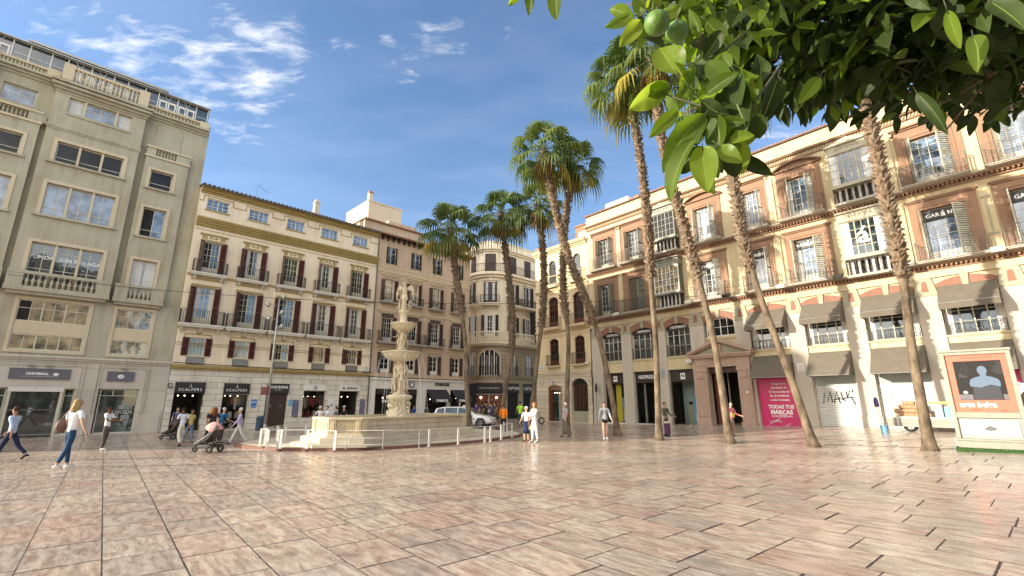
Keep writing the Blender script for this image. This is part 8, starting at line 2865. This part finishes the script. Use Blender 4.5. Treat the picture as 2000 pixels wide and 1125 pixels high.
def x7(root, J, h):
    o = thing('backpack', 'dark red backpack of the woman in black shorts', 'backpack'); o.matrix_world = Matrix.Translation(root.location) @ Matrix.Rotation(root.rotation_euler.z, 4, 'Z') @ Matrix.Scale(h, 4)
    q = MB(); q.ball(J['ch'] + Vector((.02, .105, -.02)), 1, 'goods_red', 10, (.085, .055, .13)); q.build('pack', o, True)
    q = MB()
    for s in (-1, 1): q.tube([J['ch'] + Vector((s * .06, .07, .08)), J['ch'] + Vector((s * .062, .0, .1)), J['ch'] + Vector((s * .062, -.062, .04)), J['ch'] + Vector((s * .07, -.03, -.09))], .009, 'iron', 5)
    q.build('strap', o)
    s_ = MB()
    for s in (-1, 1): s_.ball(J['hd1'] + J['Rh'] @ Vector((s * .018, -.05, .01)), .014, 'dark', 8, (1, .4, .8))
    gl = s_.build('sunglasses', root)


person('woman in sunglasses, a grey striped shirt and black shorts walking towards the camera', 1183, 859, 1.70, 182, dict(legl=(10, 8), legr=(-8, 14), arml=(-10, 14, 14), armr=(12, 14, 14), lean=-1), (.36, .38, .40), (.012, .010, .012), BR, skin=(.60, .38, .27), kind='shorts', sleeves=.9, shoe=(.8, .75, .72), extra=x7)


def x8(root, J, h):
    o = thing('shopping_trolley', 'purple wheeled shopping trolley beside the man behind the palm trunk', 'shopping trolley'); o.matrix_world = Matrix.Translation(root.location) @ Matrix.Rotation(root.rotation_euler.z, 4, 'Z') @ Matrix.Scale(h, 4)
    q = MB(); q.box(-.14, .0, -.16, -.04, .06, .42, 'trolley'); q.box(-.15, .01, -.165, -.035, .38, .44, 'cream'); q.build('bag_body', o, bevel=.015)
    q = MB(); q.tube([(-.07, -.02, .04), (-.07, .0, .55), (-.07, .03, .6)], .008, 'metal', 5); q.tube([(-.14, -.02, .035), (.0, -.02, .035)], .03, 'rubber', 8); q.build('handle', o)


plain('trolley', (.10, .03, .09), .8, vary=.2)
person('man in an olive jacket with a purple trolley, half hidden behind the upright palm trunk', 1303, 852, 1.62, 150, dict(arml=(20, 20, 40), armr=(10, 14, 60), lean=-3), (.10, .09, .06), (.05, .045, .06), BK, skin=(.4, .22, .14), sleeves=.9, extra=x8)


def x9(root, J, h):
    o = thing('folder', 'bright yellow folder held by the person in pink behind the portal palm', 'folder'); o.matrix_world = Matrix.Translation(root.location) @ Matrix.Rotation(root.rotation_euler.z, 4, 'Z') @ Matrix.Scale(h, 4)
    c = J['hnl']; T = Matrix.Translation(c) @ Matrix.Rotation(R(18), 4, 'Y'); q = MB(); q.box(-.07, .07, -.03, -.02, -.05, .06, 'yellow', T); q.build('cover', o)


person('bald person in a pink top partly behind the leaning palm by the portal', 1432, 852, 1.55, 150, dict(arml=(20, 26, 55), armr=(20, 12, 50)), (.62, .20, .22), (.3, .2, .17), GR, skin=(.62, .36, .28), bald=True, extra=x9, sleeves=.9)

# wheel of a bicycle behind the white-clad pair, and the wires across the square
b = gnd(1046, 829)
o = thing('bicycle', 'bicycle leaning at the corner behind the women in white', 'bicycle', b, R(20))
for x in (-.5, .5):
    wheel(o, x, 0, .27, .27, .035, 'wheel', 10)
q = MB(); q.tube([(-.5, 0, .32), (-.1, 0, .75), (.35, 0, .78), (.5, 0, .32)], .016, 'iron', 5); q.tube([(-.1, 0, .75), (-.05, 0, .32), (.35, 0, .78)], .016, 'iron', 5); q.tube([(.32, -.2, .95), (.36, 0, .9), (.32, .2, .95)], .014, 'iron', 5); q.tube([(.36, 0, .9), (.35, 0, .78)], .014, 'iron', 5); q.build('frame', o)
q = MB(); q.ball((-.15, 0, .86), .1, 'iron', 8, (1.2, .6, .4)); q.build('saddle', o)


def wire(label, a, b, sag, r=.012):
    o = thing('overhead_cable', label, 'cable')
    q = MB(); a, b = Vector(a), Vector(b)
    q.tube([a.lerp(b, i / 16) - Vector((0, 0, sag * 4 * (i / 16) * (1 - i / 16))) for i in range(17)], r, 'cable', 4); q.build('wire', o)


A1 = FL.w(-6.7, -.35, 7.2)
wire('long thin cable from the grey block balcony across to the yellow building, over the fountain', A1, FR.w(4.2, -.1, 8.2), 1.2)
wire('lower cable from the grey block to the round corner house', FL.w(-6.6, -.3, 7.0), Vector((-3.2, 47.3, 6.9)), 1.0)
wire('short cable from the second banner balcony towards the far oriel', FR.w(7.0, -.6, 8.6), FR.w(-7.4, -.4, 10.2), .5)
wire('thick cable along the foot of the upper wall of the cream house', FL.w(.0, -.3, 3.62), FL.w(11.6, -.3, 3.6), .06, .025)
